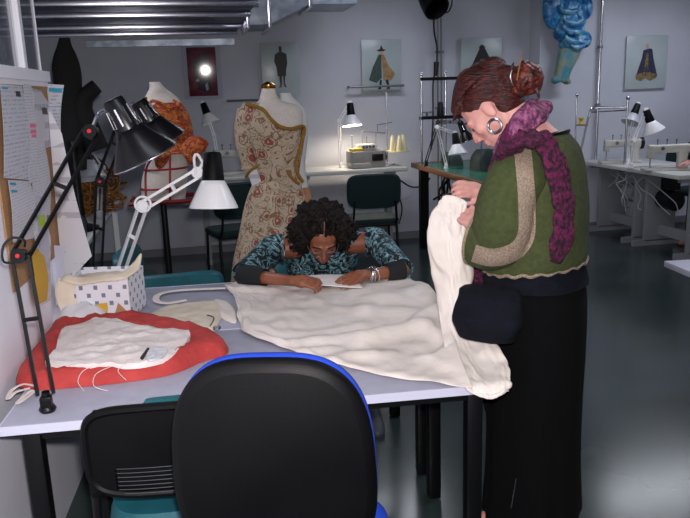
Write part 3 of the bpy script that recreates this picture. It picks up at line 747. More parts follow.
# green box-like covers on the table
for (x, y, s_, lab) in ((452, 158, .13, 'small dark green covered machine behind the white lamp'), (486, 170, .2, 'dark green covered machine beside the woman\'s face')):
    yy = 6.9 if x < 470 else 6.3
    q = at(x, y, yy)
    if x > 470: q.x = min(q.x, gx+.7)
    solo(MB().loft([((q.x, yy, z8), (1, 0, 0), (0, 1, 0), s_*.6, .16, 5), ((q.x, yy, z8+s_*.6), (1, 0, 0), (0, 1, 0), s_*.55, .14, 5), ((q.x, yy, z8+s_*.95), (1, 0, 0), (0, 1, 0), s_*.34, .1, 5)], 28, 3, disp=lambda u, a: .03*math.sin(5*a+u*3)), 'machine_cover', mat('dark_green_cover', (30, 48, 46), .6), lab, 'cover')

# right row of sewing tables
tx0 = 4.25
def rtable(label, y0, y1): return sewing_table(label, tx0, tx0+.72, y0, y1, .80, 'pale sewing tables in a row on the right', (.1, .9), 'y')
rtable('pale sewing table at the near end of the right-hand row', 5.72, 6.55)
rtable('pale sewing table at the far end of the right-hand row', 6.57, 7.42)
sewing_machine('cream sewing machine nearest the right edge, by the dark sleeve', (at(666, 160, 6.15).x, 6.15, .8), R(-20), k=.85)
sewing_machine('cream sewing machine at the far end of the right-hand row', (at(620, 160, 7.0).x, 7.0, .8), R(-20), k=.85)
small_lamp('white desk lamp leaning right over the near cream machine', 631, 166, 634, 140, 646, 110, 655, 134, 6.45, 'white', 'white', 1.3, zb=.8)
small_lamp('pale desk lamp left of its twin, hanging over the far cream machine', 628, 163, 628, 140, 638, 104, 631, 122, 6.8, 'white', 'grey_shade', 1.2, zb=.8)
t = thing('thread_rack', 'chrome tube rack with a yellow spool standing on the right-hand tables', 'rack', at(605, 160, 6.95))
Yk = 6.95
mb = MB()
q = at(577, 95, Yk); MB().cyl((q.x, Yk, .8), q, .008).ell(q, .02).build('post', M['steel'], t, world=True)
q2 = at(628, 98, 6.75); MB().cyl((q2.x, 6.75, .8), q2, .012).ell(q2, .022).build('post', M['steel'], t, world=True)
MB().tube([at(581, 150, Yk), at(590, 112, Yk), at(596, 108, Yk), at(628, 107, 6.78)], .012, 8, 5).tube([at(590, 112, Yk), at(612, 111, 6.9), at(628, 110, 6.78)], .008, 8).build('frame', M['steel'], t, world=True)
MB().cyl(at(576, 125, Yk), at(588, 125, Yk), .008).build('shelf_arm', M['woodedge'], t, world=True)
q = at(581, 124.5, Yk)
solo(MB().lathe([(.03, 0), (.03, .012), (.018, .02), (.018, .05), (.03, .058), (.03, .07), (0, .07)], q), 'thread_spool', M['yellow'], 'small yellow thread spool on the chrome rack', 'spool')
mb = MB(); rnd = random.Random(9)
for k in range(9):
    q0 = at(596+k*4+rnd.uniform(-4, 4), 172, 6.5); pts = [V((tx0+.05+rnd.uniform(0, .2), 6.3+rnd.random()*.9, .71))]
    for j in range(4): pts.append(pts[-1]+V((rnd.uniform(-.08, .08), rnd.uniform(-.12, .12), -rnd.uniform(.02, .14))))
    mb.tube(pts, .005, 6, 4)
tag(solo(mb, 'hanging_cables', M['cablew'], 'tangle of pale cables hanging under the right-hand sewing tables', 'cables'), None, None, kind='stuff')
t = thing('motor_unit', 'grey clutch motor hanging under the right-hand tables', 'motor', (tx0+.36, 6.92, .36))
MB().cyl((0, -.1, .12), (0, .1, .12), .1).build('motor_body', M['sleg'], t); MB().box((0, 0, .29), (.12, .14, .13)).build('mounting', M['sleg'], t)
t = thing('motor_unit', 'dark clutch motor under the near cream sewing machine', 'motor', (tx0+.36, 6.32, .36))
MB().cyl((0, -.1, .12), (0, .1, .12), .1).build('motor_body', M['black'], t); MB().box((0, 0, .29), (.12, .14, .13)).build('mounting', M['black'], t)
# near right table corner at the frame edge
q = V((2.22, 2.97, 0))
t = thing('side_table', 'corner of a pale table cut off by the right edge of the photo', 'table', (q.x+.57, q.y-.12, 0), R(-6))
MB().box((0, 0, .725), (1.1, .42, .03), bev=.003).build('tabletop', M['table'], t)
for sx in (-1, 1):
    for sy in (-1, 1): MB().box((sx*.32+.18, sy*.2, .355), (.05, .05, .71)).build('leg', M['black'], t)

# chairs in the back
q = at(371, 235, 6.75)
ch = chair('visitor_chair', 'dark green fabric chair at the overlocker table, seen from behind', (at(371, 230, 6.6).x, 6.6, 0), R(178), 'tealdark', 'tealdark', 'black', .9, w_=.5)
ch.rotation_euler.z = R(176)
def place_chair(base, px, py, Y, rz, label, hz=None):
    q = at(px, py, Y); return dup(base, (q.x, Y, 0), rz, label)
place_chair(ch, 666, 192, 6.3, R(-90), 'green fabric chair of the machinist at the right edge').location = (5.3, 6.2, 0)
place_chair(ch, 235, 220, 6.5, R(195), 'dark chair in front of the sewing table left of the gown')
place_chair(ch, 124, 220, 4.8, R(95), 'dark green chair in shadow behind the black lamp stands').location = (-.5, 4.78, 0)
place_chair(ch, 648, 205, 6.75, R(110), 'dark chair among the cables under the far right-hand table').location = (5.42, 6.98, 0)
tc = chair('teal_chair', 'teal chair with low rounded back just above the far desk edge, below the white lamp', (at(174, 290, 3.95).x, 3.78, 0), R(184), 'tealp', 'tealp', 'black', .775, w_=.5, tilt=.12)
q = at(168, 250, 4.6); dup(tc, (-.2, 4.2, 0), R(80), 'teal chair turned sideways on the floor left of the gown')
sc_ = dup(tc, (at(322, 260, 3.95).x, 3.86, 0), R(4), 'teal chair that the seated woman sits on')

# ------------------------------------------------------------ dress forms
# floral gown
Yg = 4.4
def g(px, py, d=0): return at(px, py, Yg+d)
t = thing('dress_form', 'dress form wearing a floral brocade gown with mustard trim', 'mannequin', (g(272, 200).x, Yg, 0))
fx = V((.97, .25, 0)).normalized(); fy = V((-.25, .97, 0)).normalized()
def sec(px0, px1, py, d=.7, e=2.2, dd=0):
    a, b = g(px0, py, dd), g(px1, py, dd); c = (a+b)/2; return (c, fx, fy, abs(b.x-a.x)/2, abs(b.x-a.x)/2*d, e)
MB().loft([sec(262, 275, 87, .9), sec(260, 277, 96, .9), sec(258, 282, 101, .9), sec(246, 300, 107, .5), sec(243, 304, 118, .55), sec(244, 303, 130, .62), sec(256, 298, 172, .7), sec(252, 300, 190, .7)], 32, 5).build('bust', M['bust'], t, world=True)
cp = g(268.5, 86); MB().lathe([(0, 0), (.04, 0), (.044, .006), (.044, .022), (.012, .04), (0, .04)], (cp.x, cp.y, cp.z-.015)).build('neck_cap', M['brass'], t, world=True)
mb = MB().loft([sec(243, 300, 104, .7), sec(242, 304, 112, .74), sec(242, 305, 122, .78), sec(244, 305, 132, .8), sec(249, 303, 148, .8), sec(253, 300, 165, .8), sec(254, 299, 178, .8)], 72, 8, cap=False)
NL = [(g(x, y, -.12).x, g(x, y, -.12).z) for x, y in ((236, 102), (250, 104), (262, 109), (270, 118), (279, 126), (291, 129), (306, 126))]
def nlz(x):
    for (a0, b0), (a1, b1) in zip(NL, NL[1:]):
        if x <= a1: return b0+(b1-b0)*max(0, (x-a0)/(a1-a0))
    return NL[-1][1]
mb.f = [f for f in mb.f if all(mb.v[i].z < nlz(mb.v[i].x)+.004 for i in f)]
mb.build('bodice', M['floral'], t, world=True, solid=.006)
# shoulder cape piece on the viewer's left shoulder
MB().loft([sec(243, 262, 103, 1.2), sec(240, 268, 110, 1.2), sec(239, 268, 122, 1.3), sec(241, 268, 134, 1.3)], 28, 5).build('shoulder', M['floral'], t, world=True)
MB().loft([(g(247, 108), fx, fy, .055, .07), (g(247, 125), fx, fy, .075, .08), (g(247, 145), fx, fy, .068, .075), (g(250, 160), fx, fy, .06, .065), (g(251, 169), fx, fy, .062, .066)], 26, 5).build('sleeve', M['floral'], t, world=True)
mb = MB()
mb.loft([sec(257, 297, 174, .74), sec(252, 300, 184, .85), sec(245, 305, 205, .9), sec(239, 310, 235, .9), sec(234, 313, 262, .9), sec(231, 318, 300, .9), sec(228, 322, 340, .9), sec(226, 326, 372, .9)], 96, 8, cap=False,
        disp=lambda u, a: .035*min(1, u*3+.2)*(math.sin(13*a+1.5*u)+.6*math.sin(21*a-u*2)))
mb.build('skirt', M['floral'], t, world=True, solid=.005)
def front(px, py, d=-.16): return g(px, py, d)
for pts, rr in (([front(246, 104, -.1), front(262, 109, -.16), front(270, 118, -.2), front(279, 126, -.22), front(291, 129, -.2), front(304, 127, -.1), front(301, 145, -.13), front(297, 160, -.16), front(297, 172, -.17), front(303, 182, -.16)], .011),
        ([front(246, 177, -.14), front(250, 171, -.19), front(258, 165, -.2)], .009), ([front(287, 170, -.2), front(290, 176, -.2), front(299, 184, -.18)], .009)):
    MB().tube(pts, rr, 8, 5).build('braid_trim', M['mustard'], t, world=True)
MB().prism([(-.03, -.04), (.03, -.035), (.035, .04), (-.02, .045)], front(254, 178, -.17), (.9, 0, .35), (-.35, 0, .9), .004).build('paper_tag', M['paper3'], t, world=True)
MB().cyl((0, 0, .05), (0, 0, .95), .02).build('pole', M['black'], t)
mb = MB()
for k in range(3):
    a_ = k*2*PI/3+.4; mb.tube([(0, 0, .12), (.12*math.cos(a_), .12*math.sin(a_), .08), (.24*math.cos(a_), .24*math.sin(a_), .01)], .012, 8, 4)
mb.build('tripod', M['black'], t)
MB().loft([sec(302, 309, 188, .8, dd=.05), sec(301, 313, 205, .8, dd=.05), sec(301, 316, 235, .8, dd=.05), sec(300, 318, 262, .8, dd=.05)], 24, 4, disp=lambda u, a: .06*math.sin(6*a)).build('side_panel', mat('pinkish_lining', (150, 96, 82), .8, c2=(170, 120, 84), sc=12), t, world=True)

# bare white bust behind it
Yh = 4.85
def h(px, py): return at(px, py, Yh)
t = thing('dress_form', 'bare white dress form standing right behind the floral gown', 'mannequin', (h(296, 200).x, Yh, 0))
def sech(px0, px1, py, d=.7, e=2.2):
    a, b = h(px0, py), h(px1, py); return ((a+b)/2, V((1, 0, 0)), V((0, 1, 0)), abs(b.x-a.x)/2, abs(b.x-a.x)/2*d, e)
MB().loft([sech(280, 290, 93, .9), sech(280, 294, 99, .9), sech(276, 300, 105, .6), sech(272, 306, 113, .55), sech(272, 308, 125, .6), sech(276, 307, 145, .7), sech(280, 305, 165, .7), sech(276, 308, 186, .7), sech(274, 309, 200, .7)], 32, 5).build('bust', M['bustw'], t, world=True)
MB().cyl((0, 0, .05), (0, 0, 1.1), .02).lathe([(0, 0), (.2, 0), (.2, .02), (.03, .04)], (0, 0, 0)).build('stand', M['black'], t)

# orange bodice on a tape-marked form with red cage
Yo = 4.8
def o_(px, py, d=0): return at(px, py, Yo+d)
t = thing('dress_form', 'dress form in an orange brocade bodice above a red-taped white hip and red stand', 'mannequin', (o_(163, 200).x, Yo, 0))
ox = V((.9, .43, 0)); oy = V((-.43, .9, 0))
def seco(px0, px1, py, d=.65, e=2.1):
    a, b = o_(px0, py), o_(px1, py); return ((a+b)/2, ox, oy, abs(b.x-a.x)/2, abs(b.x-a.x)/2*d, e)
MB().loft([seco(149, 160, 82, .9), seco(149, 165, 88, .9), seco(145, 175, 95, .5), seco(142, 183, 104, .6), seco(146, 190, 120, .65), seco(153, 190, 140, .7), seco(146, 189, 160, .7), seco(141, 188, 180, .8), seco(141, 186, 200, .8)], 32, 5).build('bust', M['bust'], t, world=True)
mb = MB()
mb.loft([seco(145, 181, 103, .68), seco(144, 188, 112, .72), seco(150, 192, 124, .78), seco(156, 194, 136, .8), seco(155, 200, 146, .84), seco(150, 206, 152, .9)], 48, 5, cap=False, disp=lambda u, a: .01*math.sin(9*a))
mb.build('bodice', M['orange'], t, world=True, solid=.006)
mb = MB()
for pts in ([o_(146, 98, -.1), o_(144, 104, -.15), o_(146, 110, -.2)], [o_(174, 100, -.12), o_(178, 104, -.16), o_(182, 110, -.18)], [o_(146, 108, -.2), o_(152, 101, -.17), o_(160, 103, -.2), o_(172, 108, -.2), o_(181, 104, -.16)]):
    mb.tube(pts, .010, 8, 5)
mb.build('shoulder_straps', M['orange'], t, world=True)
for nm, poly in (('peplum', [(156, 148), (152, 158), (158, 175), (168, 162), (176, 150)]), ('peplum', [(176, 148), (186, 158), (190, 170), (200, 156), (213, 142), (203, 138), (192, 132)])):
    P3 = [o_(x, y, -.24-.05*((i % 2))) for i, (x, y) in enumerate(poly)]
    c_ = sum(P3, V())/len(P3)+V((0, -.04, 0)); mb = MB(); n_ = len(P3); mb.add([c_]+P3, [(0, 1+i, 1+(i+1) % n_) for i in range(n_)])
    mb.build(nm, M['orange'], t, world=True, solid=.01, sub=1)
def ringo(py, px0, px1):
    a, b = o_(px0, py), o_(px1, py); c = (a+b)/2; r1_ = abs(b.x-a.x)/2+.006
    return [c+ox*r1_*math.cos(k)+oy*r1_*.8*math.sin(k) for k in (2*PI*i/24 for i in range(24))]
mb = MB(); mb.tube(ringo(187, 141, 187), .007, 6, 1, True).tube(ringo(168, 144, 188), .007, 6, 1, True)
mb.build('waist_tape', M['tape'], t, world=True)
for pts in ([o_(153, 157, -.15), o_(146, 170, -.19), o_(146, 198, -.2)], [o_(170, 157, -.2), o_(170, 175, -.24), o_(170, 200, -.24)]):
    MB().tube(pts, .007, 6, 4).build('tape', M['tape'], t, world=True)
MB().cyl((0, 0, .03), (0, 0, 1.15), .02).lathe([(0, 0), (.2, 0), (.2, .02), (.03, .04)], (0, 0, 0)).build('stand_post', M['black'], t)
for z_ in (.98,): MB().tube([(-.2, -.16, z_), (.2, -.16, z_), (.2, .16, z_), (-.2, .16, z_)], .014, 4, 1, True).build('stand_rail', M['redmetal'], t)

# black forms at left
Yb = 5.0; z9_ = .781
def b_(px, py): return at(px, py, Yb)
t = thing('dress_form', 'tall plain black dress form by the end of the glazed partition', 'mannequin', (b_(70, 150).x, Yb, 0))
def secb(px0, px1, py, d=.7):
    a, b = b_(px0, py), b_(px1, py); return ((a+b)/2, V((1, 0, 0)), V((0, 1, 0)), abs(b.x-a.x)/2, abs(b.x-a.x)/2*d, 2.1)
MB().loft([secb(59, 70, 38, .9), secb(57, 72, 46, .8), secb(54, 76, 54, .7), secb(52, 80, 65), secb(53, 82, 78), secb(55, 82, 92), secb(58, 82, 108), secb(59, 85, 125), secb(58, 87, 150), secb(58, 87, 170)], 32, 5).build('torso', M['bustblack'], t, world=True)
MB().cyl((0, 0, z9_+.01), (0, 0, 1.25), .022).lathe([(0, 0), (.13, 0), (.13, .02), (.03, .05)], (0, 0, z9_)).build('stand', M['black'], t)
t = thing('padded_arm', 'black padded arm form curving up beside the black dress form', 'arm form', (b_(88, 150).x, Yb-.1, 0))
MB().tube([b_(98, 150), b_(92, 135), b_(86, 120), b_(83, 108), b_(85, 98), b_(91, 91), b_(97, 86)], lambda u: .075-.03*u, 14, 4).build('arm', M['bustblack'], t, world=True)
a_ = b_(96, 140); a_.x = -.76; MB().cyl((a_.x, a_.y-.05, z9_+.01), (a_.x, a_.y-.05, a_.z), .03).lathe([(0, 0), (.08, 0), (.08, .02), (.03, .04)], (a_.x, a_.y-.05, z9_)).build('stand', M['black'], t, world=True)

# left clutter table with ochre cords
z9 = .78
a = atz(84, 242, z9); b = atz(137, 178, z9)
lt = thing('side_table', 'grey table behind the partition heaped with ochre cords', 'table', (-1.1, 5.35, 0))
MB().box((0, 0, z9-.015), (.86, 2.6, .03), bev=.004).build('tabletop', M['stable'], lt)
for sx in (-1, 1):
    for sy in (-1, 1): MB().box((sx*.38, sy*1.2, (z9-.03)/2), (.04, .04, z9-.03)).build('leg', M['white'], lt)
mb = MB(); rnd = random.Random(5)
for k in range(72):
    c = V((-.86+rnd.uniform(-.2, .2), 5.7+rnd.uniform(-.1, .42), z9+.02)); r0 = rnd.uniform(.04, .14); a0 = rnd.random()*6; tl = rnd.uniform(-.9, .9); hh = rnd.uniform(.04, .5)
    pts = [c+V((r0*math.cos(a0+i*.8), r0*math.sin(a0+i*.8)*.8, max(0, hh*.5+math.sin(a0+i*.8)*r0*tl+rnd.uniform(-.03, .03)+hh*.1*math.sin(i)))) for i in range(9)]
    mb.tube(pts, .008, 5, 3)
cd = solo(mb, 'cord_heap', M['cord'], 'tangled heap of ochre cords on the table behind the black lamps', 'cords'); cd['kind'] = 'stuff'
solo(MB().loft([((-.95, 6.36, z9), (1, 0, 0), (0, 1, 0), .26, .2, 3), ((-.95, 6.36, z9+.3), (1, 0, 0), (0, 1, 0), .22, .18, 3), ((-.95, 6.36, z9+.42), (1, 0, 0), (0, 1, 0), .1, .12, 2.5)], 30, 4, disp=lambda u, a: .06*math.sin(4*a+3*u)), 'fabric_pile', mat('dark_brown_cloth', (52, 40, 32), .9, c2=(34, 28, 30), sc=14), 'dark bundled cloth behind the heap of ochre cords', 'cloth')
small_lamp('grey-white shaded desk lamp half hidden behind the hanging papers', 99, 206, 101, 168, 82, 140, 85, 158, 5.45, 'grey_shade', 'grey_shade', 1.6, zb=z9)
q = at(88, 222, 4.3)
sewing_machine('grey sewing machine on the clutter table under the grey lamp', (-.98, 4.62, z9), R(70), k=.7)

# ------------------------------------------------------------ foreground chairs
# blue office chair, back shell towards the camera
oc = at(269, 440, 1.44)
t = thing('office_chair', 'large office chair with black plastic back shell and royal blue cushion', 'chair', (oc.x+.22*math.sin(R(15)), oc.y+.22*math.cos(R(15)), 0), R(-15))
secs = []
def back(mb, dy, kx, kz, th, e):
    # profile in XZ plane: rounded trapezoid, curved horizontally
    rs = []; n = 72
    for lay, (dd, kk) in enumerate(th):
        ring = []
        for j in range(n):
            a = 2*PI*j/n; x = abs(math.cos(a))**(2/e)*math.copysign(1, math.cos(a)); z = abs(math.sin(a))**(2/e)*math.copysign(1, math.sin(a))
            X = x*.23*kx*kk*(1-.05*z-.035*z*z); Z = .795+z*.262*kz*kk
            ring.append(V((X, -.22+dy+dd+.42*X*X-.06*(Z-.8)+.35*(Z-.8)**2, Z)))
        rs.append(ring)
    mb.rings(rs, False)
    for ring, dd in ((rs[0], 1), (rs[-1], -1)):
        k0 = len(mb.v)
        m_ = len(ring); rr = [ring]
        for s_ in (.75, .5, .25, .02):
            q = []
            for pnt in ring:
                X = pnt.x*s_; Z = .8+(pnt.z-.8)*s_; off = pnt.y-(.42*pnt.x**2-.06*(pnt.z-.8)+.35*(pnt.z-.8)**2)
                q.append(V((X, off+.42*X*X-.06*(Z-.8)+.35*(Z-.8)**2 - (.012*(1-s_) if dd > 0 else -.012*(1-s_)), Z)))
            rr.append(q)
        mb.rings(rr, True)
    return mb
back(MB(), 0, 1, 1, [(0, .9), (.004, .965), (.014, 1), (.028, .995)], 3.1).build('back_shell', M['blackp'], t, angle=60)
back(MB(), .034, 1.0, 1.0, [(-.01, .98), (0, 1.0), (.02, 1.0), (.04, .93)], 3.1).build('back_cushion', M['blue'], t, angle=60)
MB().loft([((0, .02, .455), (1, 0, 0), (0, 1, 0), .21, .2, 3.2), ((0, -.01, .475), (1, 0, 0), (0, 1, 0), .25, .205, 3.2), ((0, -.01, .51), (1, 0, 0), (0, 1, 0), .255, .21, 3.2), ((0, -.01, .535), (1, 0, 0), (0, 1, 0), .225, .185, 3.2)], 48, 4).build('seat_cushion', M['blue'], t)
MB().loft([((0, .02, .44), (1, 0, 0), (0, 1, 0), .2, .19, 3.2), ((0, -.01, .465), (1, 0, 0), (0, 1, 0), .245, .2, 3.2)], 40, 3).build('seat_shell', M['blackp'], t)
MB().tube([(0, 0, .44), (0, -.16, .43), (0, -.185, .52), (0, -.175, .66)], lambda u: .016, 12, 5).build('back_bracket', M['blackp'], t)
MB().cyl((0, .02, .12), (0, .02, .44), .028).build('gas_column', M['black'], t)
for k in range(5):
    a = k*2*PI/5+.3; ex = V((.28*math.cos(a), .02+.28*math.sin(a), .075))
    MB().tube([(0, .02, .12), (.15*math.cos(a), .02+.15*math.sin(a), .105), ex], lambda u: .03-.012*u, 10, 4).build('base_arm', M['blackp'], t)
    MB().cyl(ex+V((-.02*math.sin(a), .02*math.cos(a), -.045)), ex+V((.02*math.sin(a), -.02*math.cos(a), -.045)), .03).cyl(ex-V((0, 0, .045)), ex, .008).build('castor', M['black'], t)
    t.children  # keep children linked

# black shell conference chair with teal seat
q = at(165, 430, 1.75)
t = thing('conference_chair', 'black slotted plastic backed chair with teal seat, pushed under the near desk corner', 'chair', (q.x+.045, 2.02, 0), R(-3))
def bshell(x0, x1, z0, z1, holes=False):
    mb = MB(); nx, nz_ = 28, 46
    def P(u, v):
        X = -.24+.48*u; Z = .52+.285*v
        return X, Z
    def pt(X, Z, off): return V((X, -.235+off+.5*X*X-.14*(Z-.52)+.25*(Z-.52)**2, Z+.035))
    def inside(X, Z):
        r_ = .055; ax_, az_ = abs(X), abs(Z-.683)
        if ax_ > .235-r_ and az_ > .122-r_: return math.hypot(ax_-(.235-r_), az_-(.122-r_)) <= r_
        return ax_ <= .2351 and az_ <= .1221
    slots = [(.573+.0125*k, .0045) for k in range(6)]
    rows = sorted(set([round(.52+.285*i/22, 5) for i in range(23)] + [round(z+s_, 5) for z, hh in slots for s_ in (-hh, hh)]))
    cols = sorted(set([round(-.235+.47*i/36, 5) for i in range(37)]))
    idx = {}
    for i, Z in enumerate(rows):
        for j, X in enumerate(cols): idx[i, j] = len(mb.v); mb.v.append(pt(X, Z, 0))
    for i in range(len(rows)-1):
        for j in range(len(cols)-1):
            Xc, Zc = (cols[j]+cols[j+1])/2, (rows[i]+rows[i+1])/2
            if not inside(Xc, Zc): continue
            if abs(Xc) < .17 and any(abs(Zc-z) < hh*.9 for z, hh in slots): continue
            mb.f.append((idx[i, j], idx[i, j+1], idx[i+1, j+1], idx[i+1, j]))
    return mb
bshell(0, 0, 0, 0).build('back_shell', M['blackp'], t, solid=.012)
pts = []
for j in range(40):
    a = 2*PI*j/40; x = abs(math.cos(a))**.4*math.copysign(1, math.cos(a))*.237; z = .683+abs(math.sin(a))**.4*math.copysign(1, math.sin(a))*.1245
    pts.append(V((x, -.235+.5*x*x-.14*(z-.52)+.25*(z-.52)**2, z+.035)))
MB().tube(pts, .012, 8, 1, True).build('shell_rim', M['blackp'], t)
MB().loft([((0, -.205, .72), (1, 0, 0), (0, 1, 0), .17, .012, 4), ((.04, -.215, .85), (1, 0, 0), (0, 1, 0), .12, .012, 4)], 30, 3).build('back_pad', M['tealp'], t)
for k in range(7):
    z = .567+.0125*k; MB().tube([V((x, -.243+.5*x*x-.14*(z-.52)+.25*(z-.52)**2, z+.035)) for x in (-.165, -.1, 0, .1, .165)], .001, 6, 3).build('slot_rib', M['ribgrey'], t)
MB().loft([((0, .02, .43), (1, 0, 0), (0, 1, 0), .215, .21, 4), ((0, .02, .455), (1, 0, 0), (0, 1, 0), .23, .225, 4), ((0, .02, .505), (1, 0, 0), (0, 1, 0), .215, .21, 4)], 40, 3).build('seat', M['tealp'], t)
for sx in (-1, 1):
    MB().tube([(sx*.235, -.21, 0), (sx*.235, -.2, .42), (sx*.232, -.21, .5), (sx*.225, -.225, .6)], .014, 10, 4).build('leg', M['black'], t)
    MB().tube([(sx*.235, .22, 0), (sx*.232, .2, .42)], .014, 10).build('leg', M['black'], t)
    MB().cyl((sx*.21, -.2, .44), (sx*.262, -.2, .44), .017).build('chrome_bolt', M['steel'], t)
MB().tube([(-.232, -.2, .425), (.232, -.2, .425), (.232, .2, .425), (-.232, .2, .425)], .012, 8, 1, True).build('seat_frame', M['black'], t)

# ------------------------------------------------------------ partition board and papers
def onp(px, py, k=0): return onplane(px, py, .012+.003*k)
t = thing('cork_board', 'brown cork board fixed to the partition beneath the papers', 'board', pp(.5, .93, .008))
pbox(MB(), (onplane(9, 250, .008)-PA).dot(PD), PL-.03, onplane(13, 294, .008).z, zr0-.02, .002, .008).build('cork', M['brown'], t, world=True, smooth=False)
def sheet4(c, m, name, label, cat, group=None, curl=.012, n=8, marks=()):
    A, B, Cc, D = c      # top-left, top-right, bottom-right, bottom-left
    nrm = (B-A).cross(D-A).normalized()
    if nrm.dot(EYE-A) < 0: nrm = -nrm
    def fn(u, v): return A*(1-u)*(1-v)+B*u*(1-v)+Cc*u*v+D*(1-u)*v + nrm*(curl*math.sin(PI*v)*(.4+.6*u))
    o0 = D.copy(); t = thing(name, label, cat, o0, 0, group)
    MB().sheet(fn, n, n*2).build('sheet', M[m], t, world=True, solid=.0008)
    for i, (u0, v0, u1, v1, mm) in enumerate(marks):
        MB().sheet(lambda u, v: fn(u0+(u1-u0)*u, v0+(v1-v0)*v)+nrm*.0012, 3, 3).build('printed_mark', M[mm], t, world=True)
    return t
Z3 = 3.26
sheet4([onp(0, 84, 2), onp(22, 86, 2), onp(29, 180, 2), onp(4, 178, 2)], 'paper2', 'paper', 'tall calendar sheet with a small dark square, topmost at the left edge of the board', 'paper', marks=[(.62, .06, .84, .12, 'ink'), (.05, .03, .3, .05, 'cyan')])
sheet4([onp(8, 180, 1), onp(30, 181, 1), onp(34, 238, 1), onp(13, 243, 1)], 'paper', 'paper', 'typed sheet pinned below the tall calendar sheet', 'paper', marks=[(.05, .04, .3, .08, 'cyan'), (.05, .16, .3, .2, 'cyan')])
sheet4([onp(23, 84, 3), onp(31, 85, 3), onp(36, 182, 3), onp(29, 184, 3)], 'paper', 'paper', 'narrow typed strip with pink highlighter marks', 'paper', marks=[(.3, .40, .9, .44, 'pink'), (.3, .46, .9, .50, 'pink'), (.4, .51, .9, .54, 'pink')])
sheet4([onp(32, 88, 4), at(46, 92, Z3), at(54, 146, Z3), onp(36, 150, 4)], 'paper3', 'paper', 'folded sheet with a dark stamp and green tab beside the pink-marked strip', 'paper', marks=[(.4, .3, .7, .42, 'ink')])
sheet4([at(48, 84, Z3-.02), at(64, 85, Z3-.05), at(61, 136, Z3-.04), at(46, 132, Z3)], 'paper2', 'paper', 'sheet with a cyan header sticking out past the end of the board', 'paper', marks=[(.1, .07, .95, .15, 'cyan')])
sheet4([at(48, 106, 3.16), at(62, 134, 3.14), at(92, 256, 3.06), at(64, 286, 3.1)], 'paper3', 'paper', 'big pattern sheet hanging slanted off the end of the board', 'paper', curl=.02)
sheet4([at(38, 150, 3.2), at(52, 146, 3.2), at(68, 238, 3.15), at(50, 262, 3.15)], 'paper3', 'paper', 'long sheet with black headings hanging under the slanted pattern sheet', 'paper', marks=[(.15, .33, .7, .345, 'ink'), (.15, .42, .7, .435, 'ink'), (.2, .72, .7, .74, 'ink'), (.2, .80, .7, .82, 'ink')])
sheet4([onp(27, 140, 1), onp(44, 142, 1), onp(50, 215, 1), onp(34, 216, 1)], 'paper', 'paper', 'typed sheet half covered by the black lamp arm on the board', 'paper')
sheet4([onp(31, 214, 1), onp(45, 216, 1), onp(50, 262, 1), onp(36, 262, 1)], 'paper3', 'paper', 'pale sheet lowest on the board above the ochre card', 'paper')
sheet4([onp(34, 186, 2), onp(42, 186, 2), onp(50, 300, 2), onp(42, 305, 2)], 'sheet', 'plastic_sleeve', 'clear plastic sleeve with a lime tag hanging low on the board', 'sleeve', marks=[(.1, .25, .8, .35, 'lime')])
sheet4([onp(30, 248, 3), onp(42, 250, 3), onp(47, 300, 3), onp(37, 305, 3)], 'ochre', 'paper', 'ochre card tucked low behind the plastic sleeves', 'card')
sheet4([at(50, 245, 3.05), at(64, 246, 3.05), at(66, 305, 3.0), at(47, 305, 3.0)], 'sheet', 'plastic_sleeve', 'clear plastic sleeve hanging just left of the spotted box', 'sleeve')

# ------------------------------------------------------------ big desk lamps
def perp(a, b, Y, away=.1):
    v_ = at(b[0], b[1], Y)-at(a[0], a[1], Y); d = ray(*a).normalized(); v_ = (v_-d*v_.dot(d)).normalized(); return v_+d*away
b0 = atz(48, 411, .742)
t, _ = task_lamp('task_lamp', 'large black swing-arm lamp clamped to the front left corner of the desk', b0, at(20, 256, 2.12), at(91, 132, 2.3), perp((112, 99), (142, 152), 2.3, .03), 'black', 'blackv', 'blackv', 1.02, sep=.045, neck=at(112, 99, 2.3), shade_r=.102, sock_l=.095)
for k in range(-2, 3):
    pass
el = at(18, 254, 2.12)
MB().tube([el+V((.02, 0, .02)), at(24, 240, 2.1), at(12, 238, 2.1), at(3, 247, 2.1), at(4, 262, 2.1), el+V((0, 0, -.02))], .0035, 6, 5).build('cable_loop', M['rope'], t, world=True)
b0 = atz(98, 290, .742)
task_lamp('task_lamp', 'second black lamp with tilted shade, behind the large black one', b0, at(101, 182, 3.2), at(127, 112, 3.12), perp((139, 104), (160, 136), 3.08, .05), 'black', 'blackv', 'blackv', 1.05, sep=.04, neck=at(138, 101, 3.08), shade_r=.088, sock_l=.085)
b0 = atz(122, 284, .742)
t, _ = task_lamp('task_lamp', 'white swing-arm lamp with black socket standing behind the spotted box', b0, at(143, 206, 3.3), at(198, 173, 3.3), perp((212.5, 150), (213.5, 195), 3.27, -.03), 'white', 'white', 'blackp', 1.25, sep=.03, neck=at(212.5, 152, 3.27), shade_r=.087, sock_l=.1)
MB().tube([at(196, 175, 3.28), at(194, 158, 3.28), at(198, 155, 3.28), at(204, 166, 3.28), at(206, 172, 3.28)], .006, 8, 4).build('head_bracket', M['white'], t, world=True)
e_ = at(143, 204, 3.27); MB().tube([e_+V((.034*math.cos(a), -.01, .034*math.sin(a))) for a in (2*PI*i/18 for i in range(18))], .005, 6, 1, True).build('spring_ring', M['white'], t, world=True)

